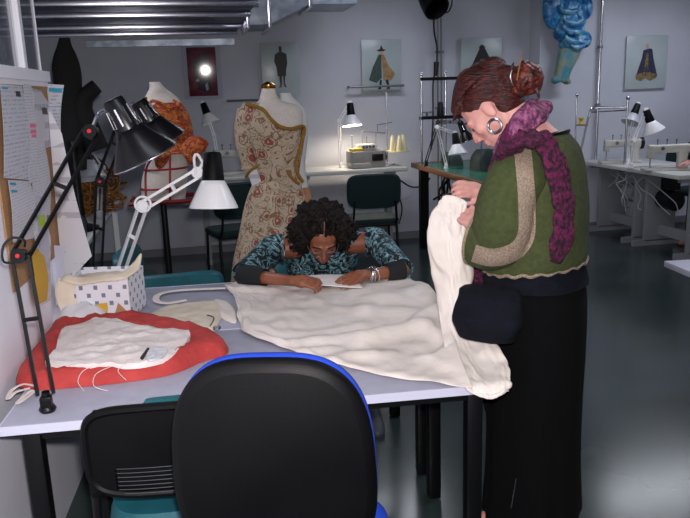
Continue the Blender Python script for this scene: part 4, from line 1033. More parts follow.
# ------------------------------------------------------------ things on the desks
def patch(out, hfn, name, m, label, cat, z0=.7412, nr=18, sub=5, group=None, ctr=None, jit=0, parent=None, solid=0, **k):
    O = smooth_pts(out, sub, True); c = V(ctr) if ctr else sum(O, V())/len(O); n = len(O); mb = MB(); rs = []
    for i in range(nr+1):
        rho = max(.002, i/nr); ring = []
        for j, q in enumerate(O):
            P = c+(q-c)*(rho if not jit else rho*(1+jit*nz(j*.35, rho*2)*rho)); P.z = q.z*rho+c.z*(1-rho)+hfn(rho, 2*PI*j/n, P)
            ring.append(P)
        rs.append(ring)
    if not solid:
        bot = [V((q.x, q.y, z0+.0005)) for q in rs[-1]]
        mb.rings(rs[::1]+[bot], True)
    else: mb.rings(rs, False)
    o0 = V((c.x, c.y, z0)); mb.v = [q-o0 for q in mb.v]
    o = mb.build(name, M[m], None, angle=70, solid=solid, **k); o.location = o0; MW[o.name] = Matrix.Translation(o0)
    return tag(o, label, cat, group)
def tpx(pts, z=.745): return [atz(x, y, z) for x, y in pts]
redout = tpx([(16, 382), (20, 362), (30, 338), (48, 326), (75, 326), (100, 322), (135, 320), (172, 326), (205, 334), (226, 345), (226, 354), (205, 360), (170, 374), (120, 382), (70, 387), (35, 389)])
for q in redout:
    o_ff = (q-PA).dot(PN)
    if o_ff < .012: q += PN*(.012-o_ff)
def hred(rho, a, P):
    roll = .012*math.exp(-((rho-.86)/.12)**2)+.030*(1 if rho < .86 else max(0, 1-((rho-.86)/.14)**2)**.5)
    w_ = .010*ridge_(1.9*nz(P.x*9, P.y*11))+.009*ridge_(1.9*nz(P.x*20, P.y*26, 3))*(.4+rho)+.006*ridge_(2*nz(P.x*40, P.y*44, 6))*rho
    return max(0, roll+w_*(1-rho**8))
def ridge_(x): return (1-min(1, abs(x)))**3
patch(redout, hred, 'folded_cloth', 'red', 'coral red cloth folded into a thick bundle on the near desk', 'cloth', nr=26)
wout = [atz(x, y, .79) for x, y in [(46, 366), (56, 350), (62, 332), (84, 324), (100, 319), (130, 324), (160, 330), (189, 333), (184, 346), (168, 358), (140, 365), (112, 366), (80, 368)]]
patch(wout, lambda rho, a, P: .012+.008*ridge_(1.8*nz(P.x*10, P.y*12))+.005*ridge_(1.8*nz(P.x*24, P.y*20, 5))-.008*rho**4, 'cut_cloth', 'white_cloth', 'pinkish white cut cloth lying on top of the red bundle', 'cloth', z0=.778, nr=20)
for i, pts in enumerate(([(92, 366), (82, 372), (78, 382), (84, 391)], [(112, 366), (96, 374), (94, 386), (108, 391)], [(130, 362), (118, 370), (126, 380)])):
    P3 = [atz(x, y, .806-.014*k) for k, (x, y) in enumerate(pts)]
    solo(MB().tube(P3, .0011, 5, 6), 'loose_thread', M['white_cloth'], ['long loose white thread curling leftmost over the red cloth edge', 'long loose white thread, second from left, over the red cloth edge', 'short loose white thread nearest the cloth corner on the red bundle'][i], 'thread', 'loose threads on the red bundle')
a = atz(142, 358, .812); b = atz(148, 349, .812)
solo(MB().cyl(a, b, .006, .005, 12).cyl(b, b+(b-a)*.15, .004, .001), 'marker_stub', M['ink'], 'short dark marker lying on the white cut cloth', 'marker')
sc3 = [atz(x, y, .807) for x, y in ((148, 352), (158, 347), (168, 350), (162, 357), (150, 361), (146, 357))]
patch(sc3, lambda rho, a, P: .004+.004*nz(P.x*60, P.y*60), 'paper_scrap', 'tissue', 'small crumpled white scrap beside the dark marker', 'paper', z0=.804, nr=6)
# white ties at the left by the clamp
mb = MB()
def ribbon(mb, pts, wd_, th, up, sub=6):
    P = smooth_pts(pts, sub); rs = []
    for i in range(len(P)):
        d = (P[min(i+1, len(P)-1)]-P[max(i-1, 0)]).normalized(); u_ = V(up) if not callable(up) else V(up(i/(len(P)-1)))
        s_ = d.cross(u_).normalized(); n_ = s_.cross(d)
        ww = wd_ if not callable(wd_) else wd_(i/(len(P)-1))
        tt = th if not callable(th) else th(i/(len(P)-1))
        rs.append([P[i]+s_*ww/2*math.copysign(abs(math.cos(a))**.5, math.cos(a))+n_*tt/2*math.sin(a) for a in (2*PI*k/14 for k in range(14))])
    return mb.rings(rs, True)
ribbon(mb, [atz(36, 386, .757), atz(24, 384, .756), atz(12, 390, .748), atz(8, 399, .748), atz(16, 392, .752), atz(30, 388, .756)], .014, .002, (0, 0, 1))
ribbon(mb, [atz(32, 390, .752), atz(24, 396, .749), atz(17, 403, .748), atz(22, 401, .751), atz(36, 390, .752)], .012, .002, (0, 0, 1))
solo(mb, 'cotton_tie', M['cream'], 'white cotton tape end sticking out from under the red bundle', 'tape')
# crumpled tissue
tout = tpx([(52, 318), (62, 306), (84, 302), (102, 306), (112, 316), (110, 326), (92, 328), (70, 330), (56, 328)])
patch(tout, lambda rho, a, P: (.08*(1-rho**3)+.025*nz(P.x*25, P.y*25)*(1-rho)+.012*abs(nz(P.x*60, P.y*50, 2))*(1-rho**6)) if rho < .98 else 0, 'tissue_heap', 'tissue', 'crumpled translucent white tissue heaped in front of the spotted box', 'tissue', nr=20)
# spotted box
bl = atz(66, 322, .742); br = atz(132, 320, .742)
xd = V((br.x-bl.x, br.y-bl.y, 0)); BW = xd.length; xd.normalize(); ba = math.atan2(xd.y, xd.x)
bc = (bl+br)/2+V((-xd.y, xd.x, 0))*.11
t = thing('printed_box', 'open white cardboard box printed with small grey squares, cloth spilling out', 'box', (bc.x, bc.y, .742), ba)
BH = .175
mb = MB().box((0, 0, .003), (BW, .22, .006)).box((0, -.1085, BH/2), (BW, .003, BH)).box((0, .1085, BH/2), (BW, .003, BH))
for sx in (-1, 1): mb.box((sx*(BW/2-.0015), 0, BH/2), (.003, .22, BH))
mb.build('box_body', M['boxcard'], t, smooth=False)
bT = t
def bx_(x, y, z): return MW[bT.name] @ V((x, y, z))
pts = [bx_(-BW/2+.01, -.09, .15), bx_(-BW/2+.02, -.12, BH+.012), bx_(-.05, -.122, BH-.004), bx_(.03, -.118, BH+.004), bx_(BW/2-.02, -.11, BH+.01), bx_(BW/2+.012, -.04, BH+.03), bx_(BW/2+.03, .0, BH+.075)]
mb = MB(); ribbon(mb, pts, lambda u: .04 if u < .8 else .05*(1-u)*4+.006, .014, (0, -.5, .8))
mb.loft([(bx_(-.02, 0, .1), (1, 0, 0), (0, 1, 0), BW*.42, .09, 3), (bx_(-.02, 0, .15), (1, 0, 0), (0, 1, 0), BW*.42, .09, 3), (bx_(0, 0, .168), (1, 0, 0), (0, 1, 0), BW*.25, .04, 2)], 30, 4, disp=lambda u, a: .08*math.sin(5*a+4*u))
ribbon(mb, [bx_(-BW/2+.03, -.12, BH), bx_(-BW/2+.015, -.128, BH*.7), bx_(-BW/2+.03, -.13, BH*.3), bx_(-BW/2+.02, -.13, .02)], lambda u: .07, .008, (0, -1, 0))
for q in mb.v:
    d_ = .004*nz(q.x*50, q.y*50, q.z*50); q.z += d_; q.y += d_
solo(mb, 'calico_scraps', M['cream2'], 'cream calico scraps draped over the rim of the spotted box', 'cloth')
for (pts, m, lab) in (([(97, 304), (107, 303), (108, 311), (98, 312)], 'ochre', 'small ochre card leaning on the front of the spotted box'), ([(118, 303), (130, 314), (114, 317)], 'cardboard', 'triangular brown card scrap leaning on the spotted box')):
    y_ = bx_(0, -.135, 0).y; P3 = [at(x, y, y_) for x, y in pts]
    c_ = sum(P3, V())/len(P3); zmin = min(q.z for q in P3)
    mb = MB(); n_ = len(P3); mb.add(P3+[q+V((0, .003, 0)) for q in P3], [tuple(range(n_)), tuple(range(n_, 2*n_))[::-1]]+[(i, i+n_, (i+1) % n_+n_, (i+1) % n_) for i in range(n_)])
    solo(mb, 'card_scrap', M[m], lab, 'card', smooth=False)
# ecru cut pieces and tape right of the box
eo = tpx([(142, 330), (150, 315), (165, 308), (190, 304), (214, 302), (222, 308), (220, 320), (212, 330), (196, 330), (176, 326), (158, 328)])
patch(eo, lambda rho, a, P: (.012+.004*nz(P.x*20, P.y*20)+.003*nz(P.x*50, P.y*20, 4)) if rho < .97 else .004, 'calico_piece', 'cream2', 'ecru calico piece lying between the spotted box and the big cream cloth', 'cloth', nr=12)
eo = tpx([(214, 300), (228, 302), (236, 312), (236, 322), (226, 320), (216, 312)])
patch(eo, lambda rho, a, P: .01*(1-rho**5)+.004*nz(P.x*30, P.y*30), 'calico_piece', 'cream', 'small cream calico scrap just left of the big cream cloth', 'cloth', nr=8)
mb = MB(); ribbon(mb, [atz(226, 288, .752), atz(200, 289, .75), atz(172, 291, .75), atz(158, 295, .75), atz(157, 301, .75), atz(168, 303, .75), atz(186, 300, .75)], .03, .004, (0, 0, 1))
solo(mb, 'cotton_strap', M['cream'], 'cream cotton strap curled in a loop near the back of the desk', 'strap')
a = atz(214, 316, .765); b = atz(210, 330, .76)
t = thing('thread_snips', 'small black thread snips with a round grip beside the ecru piece', 'snips', (b.x, b.y, .7415))
MB().tube([atz(207, 315, .768), atz(214, 318, .768), atz(210, 326, .765)], .0022, 6, 4).build('blade', M['black'], t, world=True)
q = atz(217, 328, .758); MB().tube([q+V((.013*math.cos(a), .018*math.sin(a), 0)) for a in (2*PI*i/16 for i in range(16))], .0035, 6, 1, True).build('grip', M['steel'], t, world=True)

# ------------------------------------------------------------ the big cream cloth
# cloth drape, millimetres: x, y, z of each grid point of the settled cloth
spread = [91, 3305, 750, 92, 3301, 753, 93, 3296, 757, 94, 3290, 762, 95, 3282, 762, 97, 3275, 762, 97, 3268, 761, 98, 3261, 761, 100, 3254, 760, 101, 3246, 760, 102, 3239, 760, 103, 3233, 760,
101, 3227, 757, 105, 3224, 748, 111, 3223, 759, 112, 3222, 759, 114, 3220, 759, 116, 3218, 758, 117, 3215, 758, 119, 3211, 758, 120, 3205, 758, 122, 3199, 758, 122, 3193, 756, 122,
3188, 753, 122, 3184, 750, 99, 3318, 755, 103, 3310, 751, 103, 3298, 754, 101, 3286, 759, 102, 3275, 764, 102, 3264, 758, 98, 3253, 762, 104, 3245, 756, 104, 3236, 761, 100, 3229, 766,
102, 3219, 763, 103, 3211, 757, 106, 3205, 763, 105, 3199, 764, 104, 3194, 757, 104, 3190, 750, 105, 3185, 751, 106, 3179, 749, 110, 3174, 746, 115, 3170, 744, 115, 3161, 749, 120,
3154, 750, 127, 3149, 747, 132, 3145, 750, 130, 3140, 748, 117, 3332, 746, 117, 3321, 754, 117, 3306, 757, 115, 3287, 763, 112, 3268, 753, 112, 3251, 751, 114, 3236, 755, 120, 3227,
767, 115, 3216, 772, 121, 3208, 762, 121, 3197, 760, 126, 3190, 766, 129, 3180, 768, 131, 3172, 764, 137, 3168, 765, 139, 3159, 764, 140, 3150, 769, 138, 3144, 764, 139, 3136, 756,
138, 3128, 750, 136, 3119, 756, 133, 3110, 750, 123, 3101, 750, 127, 3094, 746, 129, 3087, 751, 132, 3349, 747, 132, 3338, 748, 131, 3315, 751, 128, 3285, 754, 123, 3257, 759, 126,
3233, 753, 129, 3213, 761, 129, 3199, 768, 127, 3183, 772, 141, 3178, 769, 145, 3171, 764, 150, 3165, 755, 151, 3153, 748, 151, 3141, 757, 149, 3128, 764, 152, 3113, 757, 146, 3098,
761, 143, 3088, 773, 140, 3073, 770, 139, 3060, 764, 139, 3049, 770, 132, 3037, 765, 134, 3027, 762, 130, 3020, 769, 126, 3012, 764, 152, 3368, 751, 151, 3348, 754, 151, 3320, 750,
144, 3283, 750, 141, 3251, 754, 143, 3215, 757, 145, 3195, 779, 151, 3180, 769, 155, 3167, 758, 158, 3151, 759, 161, 3140, 757, 166, 3130, 753, 166, 3120, 766, 170, 3105, 759, 167,
3085, 758, 172, 3067, 766, 172, 3048, 760, 167, 3030, 750, 163, 3014, 751, 154, 3001, 763, 150, 2984, 761, 142, 2973, 770, 142, 2959, 764, 131, 2949, 769, 126, 2941, 763, 170, 3378,
751, 166, 3358, 761, 163, 3322, 749, 158, 3284, 765, 158, 3239, 762, 159, 3210, 776, 164, 3178, 764, 167, 3157, 765, 167, 3138, 765, 176, 3126, 759, 179, 3113, 754, 179, 3101, 763,
181, 3085, 757, 182, 3065, 765, 180, 3041, 764, 181, 3018, 750, 179, 2996, 758, 173, 2976, 770, 166, 2955, 775, 158, 2937, 772, 155, 2919, 769, 152, 2907, 754, 145, 2892, 748, 140,
2880, 747, 132, 2871, 753, 189, 3382, 751, 186, 3361, 754, 184, 3321, 747, 178, 3278, 769, 176, 3231, 753, 177, 3194, 780, 175, 3156, 771, 182, 3137, 754, 189, 3122, 758, 188, 3105,
754, 194, 3090, 762, 193, 3075, 756, 194, 3055, 763, 190, 3031, 752, 190, 3001, 757, 186, 2976, 763, 180, 2945, 767, 176, 2920, 769, 171, 2901, 756, 164, 2881, 750, 153, 2863, 755,
140, 2855, 765, 129, 2841, 763, 119, 2829, 760, 114, 2817, 757, 209, 3383, 751, 208, 3361, 754, 206, 3317, 751, 200, 3271, 764, 198, 3224, 760, 197, 3182, 769, 197, 3141, 770, 200,
3118, 751, 200, 3098, 762, 204, 3082, 758, 203, 3065, 752, 204, 3047, 764, 201, 3025, 751, 195, 2996, 756, 198, 2964, 758, 185, 2931, 753, 184, 2895, 763, 170, 2865, 754, 160, 2848,
773, 145, 2827, 776, 139, 2810, 763, 136, 2790, 762, 138, 2778, 747, 132, 2764, 749, 125, 2754, 747, 232, 3375, 748, 231, 3357, 750, 226, 3313, 765, 221, 3265, 752, 221, 3217, 768,
220, 3169, 766, 218, 3126, 761, 216, 3095, 753, 215, 3076, 761, 214, 3058, 752, 215, 3039, 759, 211, 3019, 750, 209, 2994, 758, 211, 2963, 759, 193, 2925, 757, 188, 2885, 752, 179,
2846, 760, 164, 2817, 768, 156, 2798, 756, 154, 2773, 748, 147, 2748, 747, 142, 2734, 763, 144, 2714, 758, 138, 2701, 753, 129, 2692, 748, 251, 3369, 747, 254, 3344, 751, 249, 3305,
770, 245, 3253, 748, 246, 3203, 768, 239, 3149, 773, 238, 3110, 749, 238, 3080, 763, 235, 3057, 750, 233, 3035, 754, 230, 3013, 748, 223, 2991, 757, 222, 2962, 752, 211, 2926, 758,
204, 2884, 756, 193, 2839, 756, 178, 2801, 766, 172, 2776, 750, 162, 2743, 754, 157, 2718, 771, 143, 2695, 775, 135, 2674, 770, 133, 2666, 753, 122, 2655, 749, 123, 2642, 745, 275,
3361, 747, 277, 3337, 764, 274, 3293, 760, 270, 3236, 748, 268, 3183, 767, 263, 3129, 771, 261, 3087, 748, 259, 3056, 762, 256, 3032, 754, 250, 3007, 757, 243, 2983, 750, 237, 2956,
753, 230, 2927, 765, 225, 2888, 751, 211, 2842, 750, 199, 2798, 775, 185, 2770, 750, 174, 2727, 759, 169, 2692, 760, 159, 2665, 765, 149, 2646, 749, 138, 2627, 756, 132, 2613, 761,
137, 2605, 748, 133, 2594, 751, 297, 3342, 747, 296, 3311, 759, 297, 3269, 762, 293, 3213, 748, 289, 3158, 771, 284, 3109, 753, 282, 3064, 759, 276, 3027, 748, 274, 2999, 747, 266,
2971, 747, 259, 2946, 758, 253, 2915, 760, 245, 2883, 760, 234, 2844, 749, 224, 2801, 769, 210, 2775, 752, 197, 2727, 748, 187, 2682, 755, 175, 2646, 748, 164, 2631, 771, 154, 2604,
775, 150, 2589, 757, 153, 2575, 756, 156, 2559, 764, 152, 2550, 752, 322, 3321, 747, 322, 3293, 760, 321, 3243, 758, 318, 3185, 749, 313, 3129, 777, 306, 3079, 753, 304, 3031, 757,
292, 2996, 761, 288, 2960, 758, 276, 2931, 763, 275, 2903, 748, 267, 2870, 747, 256, 2835, 753, 246, 2796, 760, 242, 2778, 751, 229, 2730, 748, 217, 2684, 748, 206, 2641, 751, 193,
2617, 778, 181, 2595, 761, 176, 2571, 748, 170, 2553, 761, 172, 2536, 754, 174, 2520, 759, 172, 2511, 748, 347, 3293, 749, 348, 3261, 762, 341, 3211, 758, 340, 3162, 771, 336, 3106,
761, 331, 3049, 750, 318, 3003, 766, 311, 2961, 775, 302, 2923, 769, 298, 2889, 762, 290, 2855, 754, 285, 2821, 754, 275, 2786, 758, 274, 2772, 753, 260, 2730, 747, 251, 2686, 748,
240, 2644, 757, 227, 2615, 768, 215, 2590, 766, 211, 2563, 748, 203, 2537, 762, 196, 2514, 768, 200, 2496, 762, 196, 2479, 754, 196, 2471, 754, 372, 3266, 747, 367, 3232, 757, 368,
3183, 748, 359, 3136, 762, 350, 3075, 750, 344, 3017, 758, 340, 2969, 769, 326, 2932, 749, 321, 2890, 749, 319, 2850, 755, 313, 2814, 756, 305, 2775, 759, 303, 2760, 758, 290, 2723,
748, 279, 2685, 762, 271, 2649, 768, 257, 2612, 768, 243, 2582, 749, 238, 2552, 766, 234, 2525, 749, 222, 2497, 749, 220, 2474, 766, 208, 2449, 766, 218, 2449, 751, 224, 2439, 751,
396, 3243, 754, 396, 3208, 748, 389, 3165, 771, 381, 3110, 750, 374, 3050, 756, 363, 2998, 755, 354, 2945, 748, 346, 2901, 761, 348, 2859, 747, 343, 2817, 754, 338, 2779, 762, 328,
2748, 772, 321, 2717, 748, 308, 2679, 756, 298, 2642, 768, 287, 2607, 766, 275, 2576, 748, 262, 2544, 761, 260, 2514, 760, 252, 2484, 748, 239, 2455, 751, 242, 2443, 777, 236, 2422,
765, 240, 2412, 748, 244, 2397, 746, 418, 3220, 752, 419, 3190, 768, 411, 3143, 754, 406, 3084, 748, 396, 3028, 772, 379, 2970, 758, 374, 2921, 759, 370, 2879, 750, 367, 2833, 748,
363, 2790, 760, 356, 2751, 776, 345, 2720, 748, 338, 2683, 762, 326, 2643, 761, 313, 2606, 748, 306, 2570, 750, 292, 2538, 761, 282, 2504, 761, 278, 2473, 750, 267, 2441, 749, 264,
2426, 763, 258, 2398, 776, 268, 2390, 750, 263, 2374, 748, 265, 2363, 751, 443, 3201, 753, 435, 3166, 750, 434, 3119, 750, 424, 3064, 769, 408, 3010, 748, 401, 2949, 748, 393, 2897,
765, 397, 2856, 748, 391, 2807, 748, 386, 2765, 765, 374, 2727, 755, 365, 2685, 747, 358, 2649, 753, 343, 2608, 750, 334, 2569, 747, 321, 2530, 750, 311, 2499, 773, 304, 2464, 759,
296, 2431, 748, 291, 2417, 775, 285, 2389, 771, 287, 2377, 748, 284, 2348, 751, 277, 2336, 767, 287, 2328, 750, 462, 3176, 747, 461, 3143, 749, 452, 3101, 771, 441, 3049, 754, 434,
2988, 748, 427, 2927, 752, 418, 2876, 772, 411, 2833, 748, 412, 2787, 765, 401, 2745, 747, 397, 2699, 758, 388, 2655, 748, 377, 2615, 749, 362, 2573, 751, 353, 2533, 748, 342, 2501,
771, 332, 2467, 756, 327, 2429, 748, 318, 2403, 774, 312, 2383, 772, 309, 2362, 758, 302, 2333, 749, 292, 2313, 767, 302, 2301, 750, 305, 2287, 749, 483, 3155, 747, 482, 3133, 771,
475, 3086, 759, 466, 3029, 751, 449, 2972, 765, 442, 2911, 770, 439, 2863, 753, 437, 2812, 748, 435, 2765, 753, 421, 2721, 750, 419, 2675, 748, 412, 2628, 755, 398, 2583, 748, 383,
2545, 748, 374, 2501, 756, 364, 2468, 766, 356, 2433, 749, 347, 2409, 781, 341, 2375, 778, 336, 2356, 748, 327, 2322, 750, 321, 2308, 778, 324, 2287, 767, 327, 2274, 754, 323, 2258,
747, 508, 3141, 747, 507, 3113, 769, 491, 3071, 753, 480, 3014, 747, 471, 2953, 750, 470, 2897, 775, 468, 2849, 748, 461, 2797, 748, 453, 2745, 754, 447, 2699, 748, 436, 2649, 749,
435, 2601, 749, 418, 2563, 750, 408, 2516, 749, 397, 2479, 777, 388, 2445, 748, 379, 2418, 776, 372, 2376, 782, 367, 2354, 753, 358, 2319, 750, 351, 2304, 780, 343, 2282, 757, 345,
2257, 764, 342, 2236, 758, 344, 2225, 747, 536, 3133, 747, 530, 3108, 748, 521, 3060, 749, 511, 3003, 748, 501, 2941, 750, 490, 2888, 758, 483, 2834, 762, 491, 2783, 752, 482, 2730,
759, 474, 2680, 755, 462, 2629, 758, 455, 2580, 762, 443, 2536, 748, 432, 2497, 769, 419, 2463, 752, 412, 2420, 761, 404, 2388, 781, 397, 2352, 766, 391, 2323, 748, 383, 2305, 778,
373, 2275, 762, 367, 2252, 750, 371, 2230, 750, 370, 2212, 756, 366, 2198, 747, 565, 3127, 747, 561, 3098, 758, 549, 3050, 751, 537, 2998, 748, 533, 2935, 757, 522, 2879, 756, 511,
2821, 749, 510, 2772, 776, 510, 2722, 749, 501, 2666, 757, 489, 2611, 748, 481, 2562, 748, 470, 2512, 756, 456, 2473, 768, 444, 2435, 748, 437, 2404, 776, 430, 2361, 778, 424, 2332,
748, 415, 2310, 771, 405, 2275, 770, 397, 2252, 748, 390, 2223, 760, 383, 2202, 772, 383, 2179, 765, 393, 2175, 750, 598, 3130, 756, 591, 3095, 755, 580, 3047, 761, 571, 2991, 748,
562, 2935, 773, 553, 2871, 765, 544, 2814, 748, 541, 2764, 769, 536, 2714, 749, 528, 2654, 756, 519, 2597, 756, 509, 2540, 748, 493, 2499, 778, 479, 2455, 756, 468, 2412, 763, 464,
2379, 780, 458, 2343, 761, 447, 2306, 757, 437, 2282, 768, 428, 2255, 748, 419, 2230, 768, 413, 2205, 762, 412, 2179, 771, 409, 2167, 752, 412, 2154, 754, 626, 3131, 756, 619, 3097,
755, 610, 3048, 755, 604, 2989, 750, 593, 2932, 761, 581, 2869, 748, 576, 2808, 750, 565, 2750, 759, 567, 2707, 758, 556, 2645, 755, 547, 2582, 749, 536, 2524, 762, 516, 2481, 762,
504, 2433, 747, 496, 2404, 783, 490, 2360, 776, 482, 2318, 757, 461, 2289, 761, 461, 2261, 756, 449, 2237, 766, 443, 2212, 766, 436, 2185, 756, 435, 2162, 749, 434, 2142, 758, 434,
2131, 747, 658, 3129, 747, 650, 3096, 761, 643, 3046, 757, 630, 2993, 769, 621, 2930, 751, 612, 2866, 748, 606, 2802, 753, 596, 2744, 763, 587, 2694, 777, 584, 2635, 748, 576, 2570,
754, 558, 2517, 772, 541, 2467, 748, 531, 2413, 752, 521, 2384, 796, 513, 2336, 780, 491, 2311, 759, 482, 2271, 750, 476, 2231, 752, 471, 2217, 782, 465, 2191, 763, 462, 2164, 748,
459, 2141, 760, 455, 2118, 759, 456, 2111, 748, 684, 3134, 747, 680, 3095, 751, 672, 3048, 748, 661, 2992, 774, 648, 2927, 754, 634, 2860, 763, 634, 2799, 751, 623, 2748, 774, 614,
2684, 786, 614, 2628, 749, 589, 2569, 757, 579, 2505, 767, 569, 2453, 748, 557, 2401, 764, 541, 2365, 802, 529, 2320, 779, 513, 2292, 749, 505, 2252, 748, 502, 2226, 774, 493, 2193,
778, 489, 2174, 748, 484, 2146, 751, 479, 2121, 747, 473, 2102, 755, 473, 2092, 747, 714, 3143, 754, 707, 3105, 764, 704, 3052, 749, 691, 2992, 774, 670, 2927, 752, 660, 2859, 776,
663, 2797, 748, 650, 2743, 777, 637, 2682, 779, 639, 2619, 760, 610, 2561, 748, 608, 2498, 762, 596, 2441, 748, 578, 2402, 785, 567, 2351, 796, 545, 2324, 753, 536, 2275, 760, 527,
2230, 749, 523, 2206, 785, 517, 2181, 761, 510, 2152, 747, 499, 2123, 748, 496, 2102, 761, 490, 2082, 759, 489, 2072, 748, 742, 3150, 754, 736, 3111, 755, 722, 3059, 769, 721, 2990,
768, 699, 2924, 748, 688, 2860, 782, 690, 2796, 755, 674, 2735, 768, 660, 2677, 768, 649, 2622, 759, 636, 2558, 759, 632, 2494, 749, 623, 2433, 754, 603, 2397, 798, 588, 2347, 777,
569, 2309, 748, 560, 2259, 755, 551, 2214, 760, 544, 2184, 783, 535, 2162, 761, 525, 2132, 751, 519, 2105, 755, 514, 2083, 753, 510, 2069, 749, 504, 2053, 748, 770, 3157, 755, 762,
3116, 750, 753, 3061, 769, 740, 2995, 750, 729, 2920, 748, 716, 2859, 787, 716, 2793, 766, 691, 2734, 748, 685, 2680, 777, 675, 2618, 748, 662, 2550, 753, 645, 2487, 750, 632, 2440,
771, 630, 2386, 799, 606, 2352, 755, 594, 2295, 748, 584, 2244, 748, 575, 2204, 772, 566, 2173, 767, 553, 2141, 751, 543, 2110, 758, 538, 2085, 755, 534, 2066, 757, 526, 2050, 756,
519, 2038, 747, 797, 3161, 753, 792, 3118, 755, 782, 3062, 763, 768, 2994, 754, 757, 2915, 749, 744, 2856, 791, 735, 2788, 766, 717, 2727, 753, 712, 2672, 777, 702, 2610, 748, 686,
2543, 749, 671, 2477, 748, 657, 2432, 779, 638, 2383, 788, 630, 2342, 748, 619, 2282, 751, 609, 2230, 748, 599, 2188, 777, 585, 2152, 763, 575, 2124, 758, 565, 2091, 762, 553, 2064,
756, 544, 2041, 748, 538, 2025, 761, 538, 2019, 748, 825, 3162, 754, 813, 3128, 770, 805, 3068, 748, 796, 2992, 748, 785, 2911, 752, 772, 2849, 790, 754, 2788, 748, 745, 2718, 755,
740, 2662, 776, 729, 2600, 754, 714, 2533, 748, 699, 2466, 749, 680, 2420, 785, 666, 2375, 785, 657, 2332, 748, 645, 2275, 760, 635, 2219, 749, 618, 2176, 765, 611, 2144, 751, 598,
2106, 753, 585, 2076, 747, 577, 2047, 748, 568, 2031, 766, 564, 2012, 757, 561, 2002, 747, 851, 3169, 754, 844, 3130, 774, 835, 3071, 748, 825, 2991, 748, 814, 2906, 756, 799, 2841,
782, 779, 2780, 757, 774, 2710, 755, 768, 2653, 775, 756, 2591, 748, 742, 2523, 748, 726, 2459, 757, 707, 2411, 794, 695, 2372, 780, 686, 2323, 748, 673, 2267, 762, 663, 2211, 755,
642, 2166, 751, 637, 2132, 748, 621, 2101, 750, 612, 2064, 751, 602, 2036, 760, 591, 2011, 755, 587, 1996, 751, 584, 1982, 747, 878, 3174, 750, 873, 3132, 774, 864, 3070, 748, 854,
2988, 748, 842, 2902, 764, 825, 2835, 771, 806, 2770, 764, 802, 2701, 752, 796, 2641, 774, 783, 2578, 748, 755, 2521, 762, 746, 2457, 778, 722, 2407, 805, 723, 2365, 778, 713, 2315,
748, 701, 2260, 765, 682, 2210, 751, 667, 2160, 755, 650, 2132, 769, 648, 2092, 752, 637, 2055, 760, 626, 2023, 747, 617, 1999, 748, 613, 1976, 757, 608, 1963, 750, 902, 3171, 750,
901, 3130, 769, 890, 3064, 754, 881, 2980, 748, 859, 2902, 787, 847, 2829, 754, 832, 2755, 768, 828, 2688, 748, 821, 2624, 774, 806, 2561, 756, 767, 2518, 789, 752, 2457, 785, 750,
2401, 811, 750, 2357, 774, 740, 2304, 748, 727, 2248, 764, 707, 2199, 748, 690, 2148, 748, 674, 2123, 779, 668, 2082, 767, 661, 2046, 748, 649, 2016, 754, 642, 1989, 762, 638, 1961,
762, 633, 1945, 753, 922, 3161, 750, 918, 3118, 769, 912, 3049, 748, 902, 2963, 754, 882, 2887, 796, 869, 2811, 748, 853, 2735, 772, 852, 2670, 748, 843, 2604, 771, 818, 2546, 778,
782, 2502, 807, 777, 2442, 782, 774, 2386, 813, 773, 2341, 770, 755, 2287, 760, 741, 2234, 748, 728, 2181, 748, 712, 2133, 754, 696, 2108, 785, 689, 2079, 751, 678, 2040, 752, 673,
2007, 761, 666, 1974, 752, 660, 1946, 748, 656, 1929, 756, 936, 3130, 751, 935, 3088, 773, 932, 3021, 748, 913, 2950, 784, 901, 2869, 772, 882, 2787, 768, 878, 2716, 758, 874, 2644,
755, 859, 2577, 770, 817, 2540, 811, 806, 2480, 796, 802, 2421, 793, 797, 2362, 808, 764, 2315, 788, 775, 2263, 763, 763, 2211, 747, 746, 2161, 755, 724, 2131, 780, 717, 2089, 776,
703, 2058, 768, 693, 2017, 764, 690, 1987, 748, 683, 1954, 752, 677, 1929, 764, 675, 1911, 752, 950, 3096, 749, 953, 3053, 756, 949, 2981, 752, 928, 2916, 804, 921, 2835, 762, 892,
2755, 791, 902, 2683, 756, 892, 2611, 769, 856, 2566, 808, 833, 2505, 820, 828, 2449, 784, 815, 2388, 795, 798, 2339, 779, 785, 2283, 794, 790, 2238, 760, 779, 2184, 763, 752, 2146,
780, 736, 2103, 793, 735, 2070, 763, 720, 2033, 781, 719, 2002, 753, 713, 1966, 752, 707, 1935, 757, 700, 1917, 752, 699, 1897, 748, 970, 3057, 762, 964, 3010, 766, 961, 2954, 787,
946, 2875, 795, 925, 2802, 786, 918, 2725, 779, 908, 2651, 780, 887, 2585, 796, 858, 2537, 816, 852, 2471, 811, 844, 2413, 792, 828, 2362, 787, 814, 2304, 791, 811, 2261, 783, 791,
2209, 784, 775, 2166, 788, 762, 2125, 802, 761, 2086, 777, 746, 2048, 783, 740, 2009, 775, 736, 1978, 762, 731, 1948, 761, 728, 1926, 751, 724, 1902, 748, 721, 1882, 748, 979, 3021,
758, 971, 2978, 766, 959, 2917, 774, 944, 2845, 781, 929, 2769, 789, 914, 2694, 793, 899, 2627, 800, 885, 2566, 809, 871, 2505, 809, 859, 2446, 805, 847, 2389, 802, 834, 2335, 803,
821, 2283, 806, 810, 2234, 800, 799, 2187, 798, 787, 2143, 798, 777, 2102, 794, 769, 2063, 789, 762, 2027, 782, 756, 1994, 774, 751, 1962, 769, 747, 1934, 763, 744, 1908, 758, 742,
1887, 753, 740, 1872, 750, 987, 2997, 760, 979, 2954, 768, 966, 2894, 775, 952, 2823, 785, 937, 2747, 791, 921, 2673, 795, 907, 2606, 806, 893, 2546, 811, 879, 2485, 812, 868, 2426,
